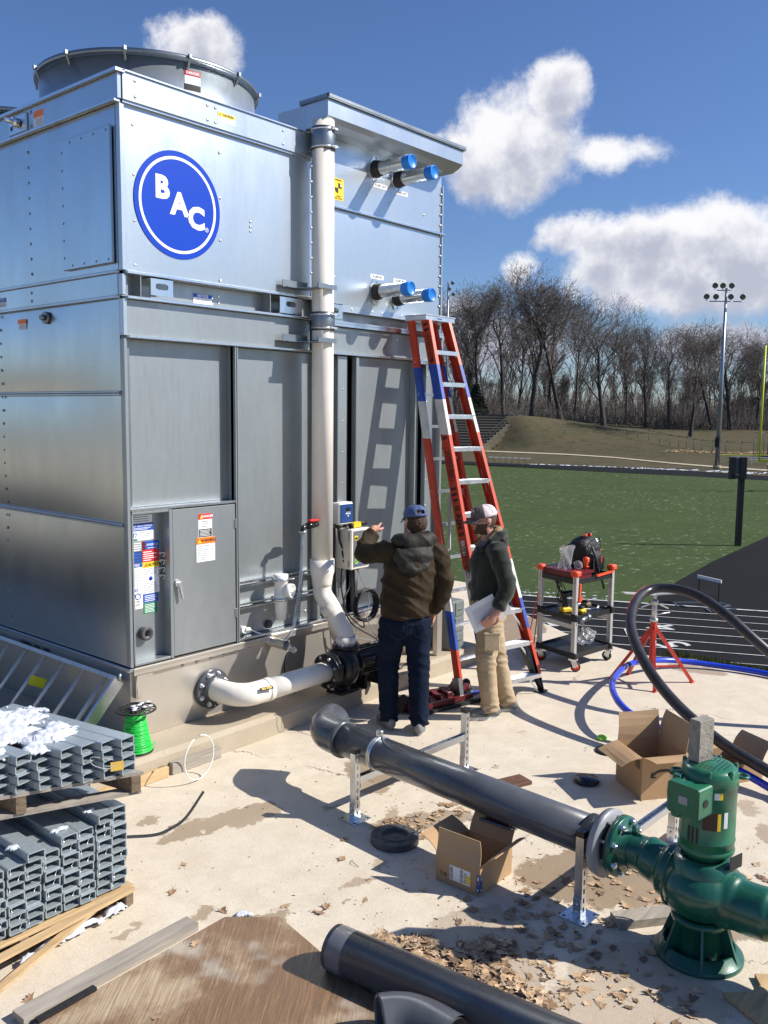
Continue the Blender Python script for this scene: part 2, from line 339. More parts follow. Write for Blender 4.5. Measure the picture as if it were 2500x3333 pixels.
class B:
    """collects shapes; authored in world coordinates unless local=True"""
    def __init__(s): s.v = []; s.f = []; s.mi = []; s.sm = []; s.M = None; s.cur = 0
    def add(s, vs, fs, smooth=False):
        o = len(s.v)
        for p in vs:
            p = Vector(p); s.v.append(s.M @ p if s.M else p)
        for f in fs: s.f.append([i+o for i in f]); s.mi.append(s.cur); s.sm.append(smooth)
        return s
    def box(s, a, b, bev=0):
        x0, x1 = sorted((a[0], b[0])); y0, y1 = sorted((a[1], b[1])); z0, z1 = sorted((a[2], b[2]))
        if bev:
            e = min(bev, (x1-x0)/2.1, (y1-y0)/2.1, (z1-z0)/2.1)
            vs = []; idx = {}
            for k, z in enumerate((z0, z1)):
                for j, y in enumerate((y0, y1)):
                    for i, x in enumerate((x0, x1)):
                        sx, sy, sz = (1, -1)[i], (1, -1)[j], (1, -1)[k]
                        for ax in range(3):
                            p = [x+sx*e, y+sy*e, z+sz*e]; p[ax] = (x, y, z)[ax]
                            idx[(i, j, k, ax)] = len(vs); vs.append(p)
            fs = []
            g = lambda i, j, k, a: idx[(i, j, k, a)]
            fs += [[g(0, 0, 0, 0), g(0, 0, 1, 0), g(0, 1, 1, 0), g(0, 1, 0, 0)], [g(1, 0, 0, 0), g(1, 1, 0, 0), g(1, 1, 1, 0), g(1, 0, 1, 0)]]
            fs += [[g(0, 0, 0, 1), g(1, 0, 0, 1), g(1, 0, 1, 1), g(0, 0, 1, 1)], [g(0, 1, 0, 1), g(0, 1, 1, 1), g(1, 1, 1, 1), g(1, 1, 0, 1)]]
            fs += [[g(0, 0, 0, 2), g(0, 1, 0, 2), g(1, 1, 0, 2), g(1, 0, 0, 2)], [g(0, 0, 1, 2), g(1, 0, 1, 2), g(1, 1, 1, 2), g(0, 1, 1, 2)]]
            for i in (0, 1):
                for j in (0, 1): fs.append([g(i, j, 0, 0), g(i, j, 0, 1), g(i, j, 1, 1), g(i, j, 1, 0)])
            for i in (0, 1):
                for k in (0, 1): fs.append([g(i, 0, k, 0), g(i, 0, k, 2), g(i, 1, k, 2), g(i, 1, k, 0)])
            for j in (0, 1):
                for k in (0, 1): fs.append([g(0, j, k, 1), g(0, j, k, 2), g(1, j, k, 2), g(1, j, k, 1)])
            for i in (0, 1):
                for j in (0, 1):
                    for k in (0, 1): fs.append([g(i, j, k, 0), g(i, j, k, 1), g(i, j, k, 2)])
            return s.add(vs, fs)
        vs = [(x, y, z) for z in (z0, z1) for y in (y0, y1) for x in (x0, x1)]
        return s.add(vs, [[0, 2, 3, 1], [4, 5, 7, 6], [0, 1, 5, 4], [2, 6, 7, 3], [0, 4, 6, 2], [1, 3, 7, 5]])
    def bar(s, p0, p1, w_, h_, up=(0, 0, 1), w1=None, h1=None):
        """rectangular bar p0->p1; w_ across, h_ along up"""
        p0, p1 = Vector(p0), Vector(p1); d = (p1-p0).normalized(); up = Vector(up)
        u = d.cross(up).normalized(); n = u.cross(d).normalized(); w1 = w_ if w1 is None else w1; h1 = h_ if h1 is None else h1
        vs = []
        for p, a, b in ((p0, w_, h_), (p1, w1, h1)):
            vs += [p-u*a/2-n*b/2, p+u*a/2-n*b/2, p+u*a/2+n*b/2, p-u*a/2+n*b/2]
        return s.add(vs, [[0, 1, 2, 3], [4, 7, 6, 5], [0, 4, 5, 1], [1, 5, 6, 2], [2, 6, 7, 3], [3, 7, 4, 0]])
    def cyl(s, p0, p1, r0, r1=None, n=16, caps=True, smooth=True):
        r1 = r0 if r1 is None else r1; p0, p1 = Vector(p0), Vector(p1); u, q = frame_of(p1-p0)
        vs = []
        for p, r in ((p0, r0), (p1, r1)):
            for i in range(n):
                a = 2*math.pi*i/n; vs.append(p+(u*math.cos(a)+q*math.sin(a))*r)
        s.add(vs, [[i, (i+1) % n, n+(i+1) % n, n+i] for i in range(n)], smooth)
        if caps:
            s.add(vs[:n], [list(range(n))[::-1]]); s.add(vs[n:], [list(range(n))])
        return s
    def lathe(s, c, ax, prof, n=24, smooth=True, ang=2*math.pi, a0=0):
        """prof: (distance along ax, radius)"""
        c, ax = Vector(c), Vector(ax).normalized(); u, q = frame_of(ax); vs = []; full = abs(ang-2*math.pi) < 1e-6
        m = n if full else n+1
        for h, r in prof:
            for i in range(m):
                a = a0+ang*i/n; vs.append(c+ax*h+(u*math.cos(a)+q*math.sin(a))*r)
        fs = []
        for j in range(len(prof)-1):
            for i in range(n):
                k = (i+1) % m; fs.append([j*m+i, j*m+k, (j+1)*m+k, (j+1)*m+i])
        return s.add(vs, fs, smooth)
    def tube(s, pts, r, n=10, caps=True, closed=False):
        pts = [Vector(p) for p in pts]; N = len(pts); rr = r if isinstance(r, (list, tuple)) else [r]*N
        vs = []; u = None
        for i, p in enumerate(pts):
            d = (pts[(i+1) % N]-pts[i-1]) if (closed or 0 < i < N-1) else (pts[1]-pts[0] if i == 0 else pts[-1]-pts[-2])
            d.normalize()
            if u is None: u, q = frame_of(d)
            else: u = (u-d*u.dot(d)).normalized(); q = d.cross(u)
            q = d.cross(u)
            for k in range(n):
                a = 2*math.pi*k/n; vs.append(p+(u*math.cos(a)+q*math.sin(a))*rr[i])
        fs = []
        for j in range(N if closed else N-1):
            for k in range(n): fs.append([j*n+k, j*n+(k+1) % n, ((j+1) % N)*n+(k+1) % n, ((j+1) % N)*n+k])
        s.add(vs, fs, True)
        if caps and not closed: s.add(vs[:n], [list(range(n))[::-1]]); s.add(vs[-n:], [list(range(n))])
        return s
    def prism(s, poly, a, b, axis=2):
        """poly in the two other axes, extruded a..b along axis"""
        n = len(poly); vs = []
        for t in (a, b):
            for p in poly:
                q = list(p); q.insert(axis, t); vs.append(q)
        return s.add(vs, [list(range(n))[::-1], list(range(n, 2*n))]+[[i, (i+1) % n, n+(i+1) % n, n+i] for i in range(n)])
    def ball(s, c, r, n=12, sc=(1, 1, 1), half=False):
        c = Vector(c); m = n//2; vs = []; fs = []
        for j in range(m+1):
            th = (math.pi/2 if half else math.pi)*j/m
            for i in range(n):
                a = 2*math.pi*i/n; vs.append(c+Vector((math.sin(th)*math.cos(a)*sc[0], math.sin(th)*math.sin(a)*sc[1], math.cos(th)*sc[2]))*r)
        for j in range(m):
            for i in range(n): fs.append([j*n+i, (j+1)*n+i, (j+1)*n+(i+1) % n, j*n+(i+1) % n])
        return s.add(vs, fs, True)
    def dome(s, p, nrm, r, h=.5, n=8):
        p, nrm = Vector(p), Vector(nrm).normalized()
        return s.lathe(p, nrm, [(0, r), (r*h*.6, r*.8), (r*h, r*.3), (r*h*1.02, .0001)], n)
    def mesh(s, name, mats, org=None, flip=True):
        me = bpy.data.meshes.new(name); o = Vector((0, 0, 0)) if org is None else org
        me.from_pydata([tuple(v-o) for v in s.v], [], s.f)
        for m in (mats if isinstance(mats, (list, tuple)) else [mats]): me.materials.append(MATS[m])
        me.polygons.foreach_set('material_index', s.mi); me.polygons.foreach_set('use_smooth', s.sm)
        bm = bmesh.new(); bm.from_mesh(me); bmesh.ops.remove_doubles(bm, verts=bm.verts, dist=1e-5)
        if flip: bmesh.ops.recalc_face_normals(bm, faces=bm.faces)
        bm.to_mesh(me); bm.free(); me.update()
        return me
    def build(s, name, mats, parent=None, local=False, flip=True):
        org = Vector((0, 0, 0)) if (local or parent is None) else world_org(parent)
        return link(name, s.mesh(name, mats, org, flip), parent)
def bez(pts, n=12):
    """Catmull-Rom through the points"""
    P = [Vector(p) for p in pts]; P = [P[0]*2-P[1]]+P+[P[-1]*2-P[-2]]; out = []
    for i in range(1, len(P)-2):
        a, b, c, d = P[i-1:i+3]
        for k in range(n):
            t = k/n; out.append(.5*((2*b)+(c-a)*t+(2*a-5*b+4*c-d)*t*t+(3*b-a-3*c+d)*t**3))
    return out+[P[-2]]
def copy_tree(o, parent=None):
    c = o.copy(); COL.objects.link(c); c.parent = parent
    if parent is not None: c.matrix_parent_inverse = o.matrix_parent_inverse
    for ch in list(o.children): copy_tree(ch, c)
    return c
def text(s, loc, size, m, parent, rot=(R(90), 0, 0), name='lettering', align='CENTER', ext=.0006, space=1, shear=0, bold=0, sx=1):
    cu = bpy.data.curves.new(name, 'FONT'); cu.body = s; cu.size = size; cu.extrude = ext; cu.align_x = align; cu.align_y = 'CENTER'
    cu.space_character = space; cu.shear = shear; cu.offset = bold; cu.resolution_u = 3
    cu.materials.append(MATS[m]); o = link(name, cu, parent)
    o.location = Vector(loc)-(world_org(parent) if parent is not None else Vector((0, 0, 0))); o.rotation_euler = rot; o.scale = (sx, 1, 1)
    return o
# ================================================================== the ground
FH = Vector((math.cos(YAW), math.sin(YAW), 0)); RH = RT0.copy()
def DL(d, l, z=0): return FH*d+RH*l+Vector((0, 0, z))
FZ = -4.8
FOOT = ([-400, 0, 18, 26, 32, 38, 43, 50, 60, 90, 400], [195, 180, 171, 164, 160, 156, 152, 146, 138, 125, 110])
CREST = ([-400, 10, 28, 33, 39, 43, 48, 54, 60, 70, 400], [2.4, 2.4, 2.1, 1.75, 1.1, .5, -.3, -1.2, -2.0, -2.7, -3.2])
FAR = ([-400, 20, 50, 65, 90, 400], [3.0, 2.2, .3, -.4, -.8, 0])
TER = [(-70, -12), (8.78, -12), (8.78, 1.2), (9.22, 2.5), (9.05, 3.35), (8.74, 3.72), (9.02, 4.9), (9.62, 5.9), (10.75, 7.4), (10.8, 30), (1.0, 31), (1.0, 75), (-70, 75)]
def sstep(x, a, b): t = np.clip((x-a)/(b-a), 0, 1); return t*t*(3-2*t)
def ter_dist(x, y):
    best = np.full(x.shape, 1e9); inside = np.zeros(x.shape, bool); n = len(TER)
    for i in range(n):
        ax, ay = TER[i]; bx, by = TER[(i+1) % n]; dx, dy = bx-ax, by-ay
        t = np.clip(((x-ax)*dx+(y-ay)*dy)/(dx*dx+dy*dy), 0, 1)
        best = np.minimum(best, np.hypot(x-ax-t*dx, y-ay-t*dy))
        c = ((ay > y) != (by > y)); xi = (bx-ax)*(y-ay)/((by-ay) if by != ay else 1e-9)+ax
        inside ^= (c & (x < xi))
    return np.where(inside, -best, best)
def hgt(d, l):
    x = FH.x*d+RH.x*l; y = FH.y*d+RH.y*l
    foot = np.interp(l, *FOOT); cr = np.interp(l, *CREST); far = np.interp(l, *FAR)
    h = FZ+(cr-FZ)*sstep(d, foot+3, foot+np.interp(l, [28, 42, 60], [21, 38, 50]))+(far-cr)*sstep(d, foot+30, foot+85)
    t = ter_dist(x, y)
    top = np.where(d < -2, -.07, -.07)
    drop = sstep(t, 0.0, 11)
    near = top+(h-top)*np.where(t < 0, 0, np.clip(t/1.2, 0, 1)*.18+(.82)*sstep(t, .6, 9.5))
    return np.where(t < 12, np.where(t < 0, top-.25, near), h)
dg = np.concatenate([np.linspace(-60, -16, 12), np.linspace(-15, 30, 112), np.linspace(31, 110, 40), np.linspace(112, 225, 76), np.linspace(230, 500, 25), [600, 800, 1100, 1600, 2600]])
lg = np.concatenate([[-1800, -900, -500, -300], np.linspace(-200, -25, 26), np.linspace(-24, 24, 120), np.linspace(25, 110, 62), np.linspace(116, 300, 20), [450, 800, 1800]])
DD, LL = np.meshgrid(dg, lg, indexing='ij'); ZZ = hgt(DD, LL)
XX = FH.x*DD+RH.x*LL; YY = FH.y*DD+RH.y*LL
nd, nl = DD.shape
vv = np.stack([XX, YY, ZZ], -1).reshape(-1, 3)
ii = np.arange(nd*nl).reshape(nd, nl)
ff = np.stack([ii[:-1, :-1], ii[1:, :-1], ii[1:, 1:], ii[:-1, 1:]], -1).reshape(-1, 4)
me = bpy.data.meshes.new('ground'); me.from_pydata(vv.tolist(), [], ff.tolist())
me.polygons.foreach_set('use_smooth', [True]*len(me.polygons)); me.materials.append(MATS['bank_grass'])
struct(link('ground', me))

def sheet(name, poly, z, m):
    b = B(); b.add([(p[0], p[1], z) for p in poly], [list(range(len(poly)))]); o = b.build(name, m, flip=False)
    if o.data.polygons[0].normal.z < 0: o.data.flip_normals()
    return struct(o)
# football turf: from the near border line to the far track
bl = lambda t, off=0: Vector((31.5, 15.7, 0))+Vector((.414, -.910, 0))*t+Vector((-.910, -.414, 0))*off
far = [(60, 84), (100, 79.5), (103, 64), (103.2, 50), (104.3, 41), (104.3, 32), (104, 5), (104, -40)]
sheet('field', [bl(-60)[:2], bl(60)[:2], (104, -60)]+far[::-1]+[(20, 85)], FZ+.06, 'turf')
sheet('running_track', [bl(-60)[:2], bl(60)[:2], bl(60, 8.4)[:2], bl(-60, 8.4)[:2]], FZ+.068, 'asphalt')
sheet('asphalt_apron', [(33.4, 11.6), bl(-1.2+4)[:2]][:1]+[(32.2, 14.15), (33.5, 14.3), (35.2, 14.6), (37.6, 15.1), (43.8, 15.9), (55.6, 16.9), (62, 14), (60, -30), bl(60)[:2]], FZ+.076, 'asphalt')
top = [(40, 96), (80, 92), (108.7, 81), (110.1, 67.8), (113.3, 55.1), (114, 44.6), (112, 34), (111, 5), (110, -40)]
bot = [(40, 88), (78, 84), (102.2, 76.2), (103.8, 63.9), (103.4, 50.1), (104.3, 40.8), (104.3, 32), (104, 5), (104, -40)]
b = B()
for i in range(len(top)-1):
    b.add([(*bot[i], 0), (*bot[i+1], 0), (*top[i+1], 0), (*top[i], 0)], [[0, 1, 2, 3]])
o = b.build('far_track', 'asphalt'); o.location.z = FZ+.084; struct(o)
# painted lane lines, start marks and numbers
b = B(); Z = FZ+.09
def strip(p, q, wd):
    p, q = Vector(p), Vector(q); n = (q-p).normalized().cross(Vector((0, 0, 1)))*wd/2
    b.add([(*(p+n)[:2], Z), (*(p-n)[:2], Z), (*(q-n)[:2], Z), (*(q+n)[:2], Z)], [[0, 1, 2, 3]])
strip(bl(-55), bl(55), .14)
for k in range(1, 8): strip(bl(-55, k*1.115), bl(55, k*1.115), .055)
for k, t in ((2, -8.2), (4, 1.0), (5, 9.2), (6, 12.6), (3, -6.5)): strip(bl(t, k*1.115), bl(t+.15, k*1.115+1.115), .07)
struct(b.build('lane_line', 'line_white'))
for ch, x, y, rot in (('5', 26.95, 10.85, R(66)), ('6', 26.75, 15.05, R(66)), ('4', 28.9, 12.0, R(66))):
    t_ = text(ch, (x, y, Z), 1.5, 'line_white', None, rot=(0, 0, rot+R(-90+90)), name='lane_number', ext=.001, bold=.02); struct(t_)
# concrete path at the foot of the bank
b = B(); pp = [(140.3, 97), (140.3, 95.9), (141.2, 77.5), (137.9, 67.1), (128.4, 52.7), (124.8, 45.4), (122.2, 37.6), (120, 20), (118, -10)]
for i in range(len(pp)-1):
    (ax, ay), (bx, by) = pp[i], pp[i+1]
    b.add([(ax, ay, 0), (bx, by, 0), (bx+3.4, by+2.2, 0), (ax+3.4, ay+2.2, 0)], [[0, 1, 2, 3]])
o = b.build('path', 'path_concrete'); o.location.z = FZ+.09; struct(o)

# ------------------------------------------------------------------ slab and plinth
slab = thing('concrete_slab', '', '', (0, 0, 0)); del slab['label']; del slab['category']; struct(slab)
b = B(); b.prism([(-2.5, -12), (4.716, -12), (4.716, 30), (1.0, 30), (1.0, 5.0), (-2.5, 5.0)], -.25, 0); struct(b.build('slab_panel', 'slab', slab))
b = B(); b.prism([(4.724, -12), (8.74, -12), (8.76, 2.4), (8.82, 3.35), (8.68, 3.7), (8.98, 4.9), (9.58, 5.9), (10.7, 7.4), (10.75, 30), (4.724, 30)], -.25, 0); struct(b.build('slab_panel', 'slab', slab))
b = B(); b.prism([(-4.5, 5.01), (.99, 5.01), (.99, 30), (-4.5, 30)], -.2, -.012); struct(b.build('asphalt_lane', 'asphalt'))  # unseen dark ground, added to darken the reflection low on the tower's left face
b = B(); b.prism([(-70, -12), (-2.51, -12), (-2.51, 5.0), (-4.51, 5.0), (-4.51, 30), (1.0, 30.01), (1.0, 75), (-70, 75)], -.25, -.006); struct(b.build('concrete_yard', 'path_concrete'))  # unseen pale ground, added and sized for the bright band mirrored in that face
pad = B(); pad.prism([(4.95, -.02), (4.95, .135), (4.975, .17), (12.6, .17), (12.6, -.02)], 2.95, 7.35, 0)
struct(pad.build('concrete_plinth', 'pad'))
b = B(); b.box((3.55, 4.905, .001), (3.98, 4.948, .085), .004); tag(b.build('wood_scrap', 'wood_grey'), 'weathered grey wood offcut lying against the foot of the concrete plinth', 'wood')
b = B(); b.box((2.9, 4.90, .001), (3.52, 4.948, .075), .004); tag(b.build('wood_scrap', 'wood_new'), 'tan wood offcut against the plinth, nearest the pallet stacks', 'wood')

# ================================================================== cooling tower
YF = 5.30; XL = 3.49; XR = 7.06
tw = thing('cooling_tower', 'tall galvanised steel cooling tower with a round blue BAC logo on its front', 'cooling tower', (5.27, 8.8, .17))
def part(bld, name, m, parent=None, **k): return bld.build(name, m, tw if parent is None else parent, **k)
b = B(); b.box((3.60, 5.44, .70), (6.98, 12.35, 4.60)); part(b, 'inner_casing', 'galv_dark')
b = B(); b.box((3.492, 5.30, .17), (7.04, 12.4, .665), .004); part(b, 'basin', 'stainless')
b = B(); b.box((3.50, 5.262, .665), (7.07, 5.34, .69), .003); b.box((3.50, 5.262, .64), (7.07, 5.268, .67)); part(b, 'basin_flange', 'stainless')
b = B(); b.box((3.47, 5.27, .665), (3.51, 12.4, .69), .003); part(b, 'basin_flange', 'galv_side')
b = B(); b.prism([(3.52, .635), (3.66, .635), (3.66, .58), (3.60, .49), (3.535, .47)], 5.27, 5.276, 1); b.box((3.52, 5.27, .47), (3.526, 5.30, .635)); part(b, 'base_bracket', 'stainless')
b = B()
for i in range(6): b.dome((3.94+i*.13, 5.298, .615), (0, -1, 0), .014, .6)
stuff(part(b, 'bolt', 'stainless'))
b = B(); b.dome((3.56, 5.30, .26), (0, -1, 0), .045, 1.0, 14); part(b, 'drain_knob', 'bolt')

def fpanel(name, x0, x1, z0, z1, y=YF, th=.03, m='galv', bulge=0, parent=None):
    """front sheet at depth y; bulge>0 curves it towards -Y"""
    if not bulge:
        b = B(); b.box((x0, y, z0), (x1, y+th, z1), .003); return part(b, name, m, parent)
    return curved(name, [(x0, y, z0), (x1, y, z0), (x1, y, z1), (x0, y, z1)], (0, -1, 0), bulge, m)
def curved(name, q, nrm, bulge, m):
    q = [Vector(p) for p in q]; nrm = Vector(nrm); N = 14; vs = []; fs = []
    for j in range(N+1):
        for i in range(N+1):
            u, v = i/N, j/N; p = q[0].lerp(q[1], u).lerp(q[3].lerp(q[2], u), v)
            f = (1-(2*u-1)**4)*(1-(2*v-1)**2*.9-(2*v-1)**4*.1)
            vs.append(p+nrm*bulge*f)
    for j in range(N):
        for i in range(N): a = j*(N+1)+i; fs.append([a, a+1, a+N+2, a+N+1])
    b = B(); b.add(vs, fs, True); return part(b, name, m, flip=False)
# upper left module
fpanel('front_panel', 3.532, 5.275, 3.425, 4.50, bulge=.006)
b = B(); b.box((3.532, 5.303, 3.425), (5.275, 5.33, 4.50)); part(b, 'panel_backing', 'galv')
b = B(); b.box((3.49, 5.285, 3.425), (3.53, 5.33, 4.498), .004); part(b, 'corner_post', 'galv')
b = B(); b.box((3.488, 5.284, 2.995), (3.52, 5.33, 3.24), .003); part(b, 'corner_post', 'galv')
b = B(); b.box((3.488, 5.284, .695), (3.515, 5.33, 2.975), .003); part(b, 'corner_post', 'galv_low')
b = B(); b.box((3.484, 5.282, 3.262), (3.515, 5.33, 3.40), .003); part(b, 'corner_post', 'galv')
# top band all round with its lips
b = B(); b.box((3.505, 5.262, 4.515), (5.255, 5.30, 4.69), .002); part(b, 'top_band', 'galv')
b = B(); b.box((3.50, 5.25, 4.690), (5.26, 5.33, 4.700)); b.box((3.51, 5.275, 4.500), (5.27, 5.32, 4.514)); part(b, 'band_lip', 'zinc')
b = B(); b.box((3.47, 5.27, 4.515), (3.50, 12.4, 4.675), .002); part(b, 'top_band', 'galv_side')
b = B(); b.box((3.445, 5.25, 4.676), (3.52, 12.4, 4.70), .002); b.box((3.45, 5.28, 4.495), (3.50, 12.4, 4.513), .002); part(b, 'band_lip', 'zinc')
b = B(); b.box((3.503, 5.31, 4.50), (6.98, 12.38, 4.672)); part(b, 'top_deck', 'galv_dark')
b = B(); b.box((5.42, 5.75, 4.66), (6.95, 12.3, 4.88), .004); part(b, 'coil_housing', 'galv')
b = B(); b.box((5.38, 5.70, 4.88), (7.0, 12.35, 4.90), .003); part(b, 'housing_lip', 'zinc')
# base beam of the upper module (recessed), its ledges and lifting ears
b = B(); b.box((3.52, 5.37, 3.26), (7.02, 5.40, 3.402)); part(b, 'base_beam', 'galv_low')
b = B(); b.box((3.515, 5.262, 3.404), (5.30, 5.38, 3.424), .002); part(b, 'ledge', 'zinc')
b = B(); b.box((3.515, 5.262, 3.240), (7.06, 5.40, 3.259), .002); part(b, 'ledge', 'zinc')
b = B(); b.box((5.30, 5.255, 3.215), (7.05, 5.262, 3.238)); part(b, 'ledge', 'zinc')
def ear(x0, x1, z0, z1, yy=5.268):
    b = B(); cx, cz = (x0+x1)/2+.0, (z0+z1)/2+.012; hw, hh = .052, .021; n = 8
    hole = []
    for k in range(n+1): a = -math.pi/2+math.pi*k/n; hole.append((cx+hw-hh+math.cos(a)*hh, cz+math.sin(a)*hh))
    for k in range(n+1): a = math.pi/2+math.pi*k/n; hole.append((cx-hw+hh+math.cos(a)*hh, cz+math.sin(a)*hh))
    out = []
    for hx, hz in hole:
        dx, dz = hx-cx, hz-cz; s = min(((x1-cx) if dx > 0 else (cx-x0))/max(abs(dx), 1e-6), ((z1-cz) if dz > 0 else (cz-z0))/max(abs(dz), 1e-6)); out.append((cx+dx*s, cz+dz*s))
    m = len(hole); vs = [(x, yy, z) for x, z in hole]+[(x, yy, z) for x, z in out]+[(x, yy+.008, z) for x, z in hole]+[(x, yy+.008, z) for x, z in out]
    fs = []
    for i in range(m):
        j = (i+1) % m; fs += [[i, j, m+j, m+i], [2*m+i, 3*m+i, 3*m+j, 2*m+j], [i, 2*m+i, 2*m+j, j], [m+i, m+j, 3*m+j, 3*m+i]]
    b.add(vs, fs)
    # corner fillers
    for qx, qz in ((x0, z0), (x1, z0), (x0, z1), (x1, z1)):
        near_ = sorted(range(m), key=lambda i: (out[i][0]-qx)**2+(out[i][1]-qz)**2)[:2]
        b.add([(qx, yy, qz)]+[(out[i][0], yy, out[i][1]) for i in near_], [[0, 1, 2]])
    b.box((x0, yy, z1-.006), (x1, 5.37, z1)); b.box((x0, yy, z0), (x1, 5.37, z0+.006))
    part(b, 'lifting_ear', 'zinc')
ear(3.70, 3.885, 3.262, 3.400); ear(4.90, 5.14, 3.262, 3.400); ear(5.42, 5.62, 3.262, 3.400)
for x in (3.62, 4.80, 5.33): b = B(); b.box((x, 5.272, 3.262), (x+.006, 5.37, 3.402)); part(b, 'beam_web', 'galv_low')
# strip under the beam, rail
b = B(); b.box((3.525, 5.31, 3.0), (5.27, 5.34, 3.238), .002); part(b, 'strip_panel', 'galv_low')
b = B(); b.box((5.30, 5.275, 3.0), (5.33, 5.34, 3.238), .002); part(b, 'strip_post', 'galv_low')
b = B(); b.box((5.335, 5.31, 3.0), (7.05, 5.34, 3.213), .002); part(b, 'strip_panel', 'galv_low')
b = B(); b.box((3.52, 5.262, 2.98), (7.06, 5.345, 2.998), .002); part(b, 'rail', 'zinc')
# lower left: louvre cover, label bay, door
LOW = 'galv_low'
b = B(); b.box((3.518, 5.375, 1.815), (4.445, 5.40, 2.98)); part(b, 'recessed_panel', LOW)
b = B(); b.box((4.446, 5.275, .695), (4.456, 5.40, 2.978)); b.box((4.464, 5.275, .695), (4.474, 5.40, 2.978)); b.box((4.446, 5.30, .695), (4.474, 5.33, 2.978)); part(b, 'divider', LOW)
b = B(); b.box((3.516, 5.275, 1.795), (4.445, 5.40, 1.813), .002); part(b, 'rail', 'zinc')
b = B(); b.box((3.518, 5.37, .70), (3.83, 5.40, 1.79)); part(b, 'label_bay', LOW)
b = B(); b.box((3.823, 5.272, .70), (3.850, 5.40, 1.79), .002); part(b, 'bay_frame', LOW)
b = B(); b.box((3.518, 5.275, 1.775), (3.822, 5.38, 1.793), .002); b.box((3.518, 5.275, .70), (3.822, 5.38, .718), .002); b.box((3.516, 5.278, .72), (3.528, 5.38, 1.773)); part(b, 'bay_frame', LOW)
door = B(); door.box((3.858, 5.282, .705), (4.440, 5.31, 1.785), .003); dr = part(door, 'door', LOW)
h = B(); h.cyl((3.89, 5.284, 1.245), (3.89, 5.262, 1.245), .026, n=14); h.bar((3.89, 5.258, 1.255), (3.915, 5.25, 1.13), .022, .016, up=(0, -1, 0), w1=.012); h.build('handle', 'aluminium', dr)
h = B()
for z in (.9, 1.6): h.box((4.43, 5.272, z), (4.447, 5.283, z+.07), .002)
h.build('hinge', 'zinc', dr)
pl = B(); pl.lathe((3.655, 5.371, .905), (0, -1, 0), [(0, .05), (.05, .05), (.055, .045), (.055, .024), (.02, .022), (.02, .0001)], 20); part(pl, 'rubber_plug', 'pvc_grey_end')
# door of screws / fittings at bay edge
b = B()
for k in range(4): b.cyl((3.80, 5.37, 1.47-k*.055), (3.80, 5.345, 1.47-k*.055), .011, n=8); b.tube(bez([(3.80, 5.345, 1.475-k*.055), (3.825, 5.335, 1.47-k*.055), (3.815, 5.34, 1.44-k*.055)], 4), .005, 6)
part(b, 'grease_fitting', 'bolt')
# second panel (behind the riser), ribbed bay, right panels
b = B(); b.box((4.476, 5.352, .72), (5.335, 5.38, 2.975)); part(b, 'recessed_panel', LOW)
b = B(); b.box((4.476, 5.28, .697), (7.05, 5.39, .716), .002); part(b, 'rail', 'zinc')
b = B(); b.box((5.337, 5.28, .72), (5.36, 5.40, 2.975), .002); part(b, 'divider', LOW)
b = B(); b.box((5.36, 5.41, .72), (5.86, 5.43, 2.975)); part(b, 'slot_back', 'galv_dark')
for x0, x1, y in ((5.385, 5.43, 5.34), (5.455, 5.545, 5.30), (5.555, 5.585, 5.36), (5.60, 5.715, 5.30), (5.775, 5.80, 5.37), (5.812, 5.850, 5.28)):
    b = B(); b.box((x0, y, .72), (x1, y+.05, 2.972), .004); part(b, 'rib', LOW)
b = B(); b.box((5.852, 5.345, .72), (6.63, 5.37, 2.975)); part(b, 'recessed_panel', LOW)
b = B(); b.box((6.632, 5.275, .72), (6.652, 5.40, 2.975), .002); part(b, 'divider', LOW)
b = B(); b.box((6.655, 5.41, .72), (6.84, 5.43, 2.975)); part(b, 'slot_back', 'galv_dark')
for x0, x1, y in ((6.705, 6.735, 5.35), (6.765, 6.79, 5.36), (6.815, 6.84, 5.29)):
    b = B(); b.box((x0, y, .72), (x1, y+.05, 2.972), .003); part(b, 'rib', LOW)
b = B(); b.box((6.842, 5.34, .72), (7.03, 5.36, 2.975)); part(b, 'recessed_panel', LOW)
b = B(); b.box((7.03, 5.275, .695), (7.065, 5.42, 3.24), .003); part(b, 'corner_post', LOW)
# coil section
b = B(); b.box((5.262, 5.30, 3.43), (5.295, 5.40, 4.50), .002); part(b, 'splice_channel', 'galv_dark')
b = B(); b.box((5.27, 5.30, 4.205), (7.03, 5.33, 4.645), .002); part(b, 'coil_panel', 'galv')
fpanel('coil_panel', 5.305, 7.02, 3.40, 4.18, bulge=.008)
b = B(); b.box((5.305, 5.302, 3.36), (7.02, 5.33, 4.18)); part(b, 'panel_backing', 'galv')
b = B(); b.box((5.32, 5.27, 4.182), (7.06, 5.34, 4.203), .003); part(b, 'coil_rail', 'zinc')
b = B(); b.add([(5.31, 5.30, 3.405), (7.02, 5.30, 3.405), (7.02, 5.296, 3.345), (5.31, 5.296, 3.345), (5.31, 5.304, 3.345), (7.02, 5.304, 3.345), (7.02, 5.31, 3.405), (5.31, 5.31, 3.405)],
             [[0, 1, 2, 3], [4, 5, 6, 7], [3, 2, 5, 4], [1, 6, 5, 2], [0, 3, 4, 7], [0, 7, 6, 1]]); part(b, 'coil_skirt', 'galv')
b = B(); b.box((7.022, 5.285, 3.36), (7.04, 5.36, 4.64), .002); part(b, 'edge_flange', 'galv')
b = B(); b.box((7.042, 5.31, 3.30), (7.068, 12.35, 4.62), .002); part(b, 'side_sheet', 'galv_dark')
b = B(); b.box((7.0, 5.42, .70), (7.045, 12.35, 3.28), .002); part(b, 'side_sheet', 'galv_dark')
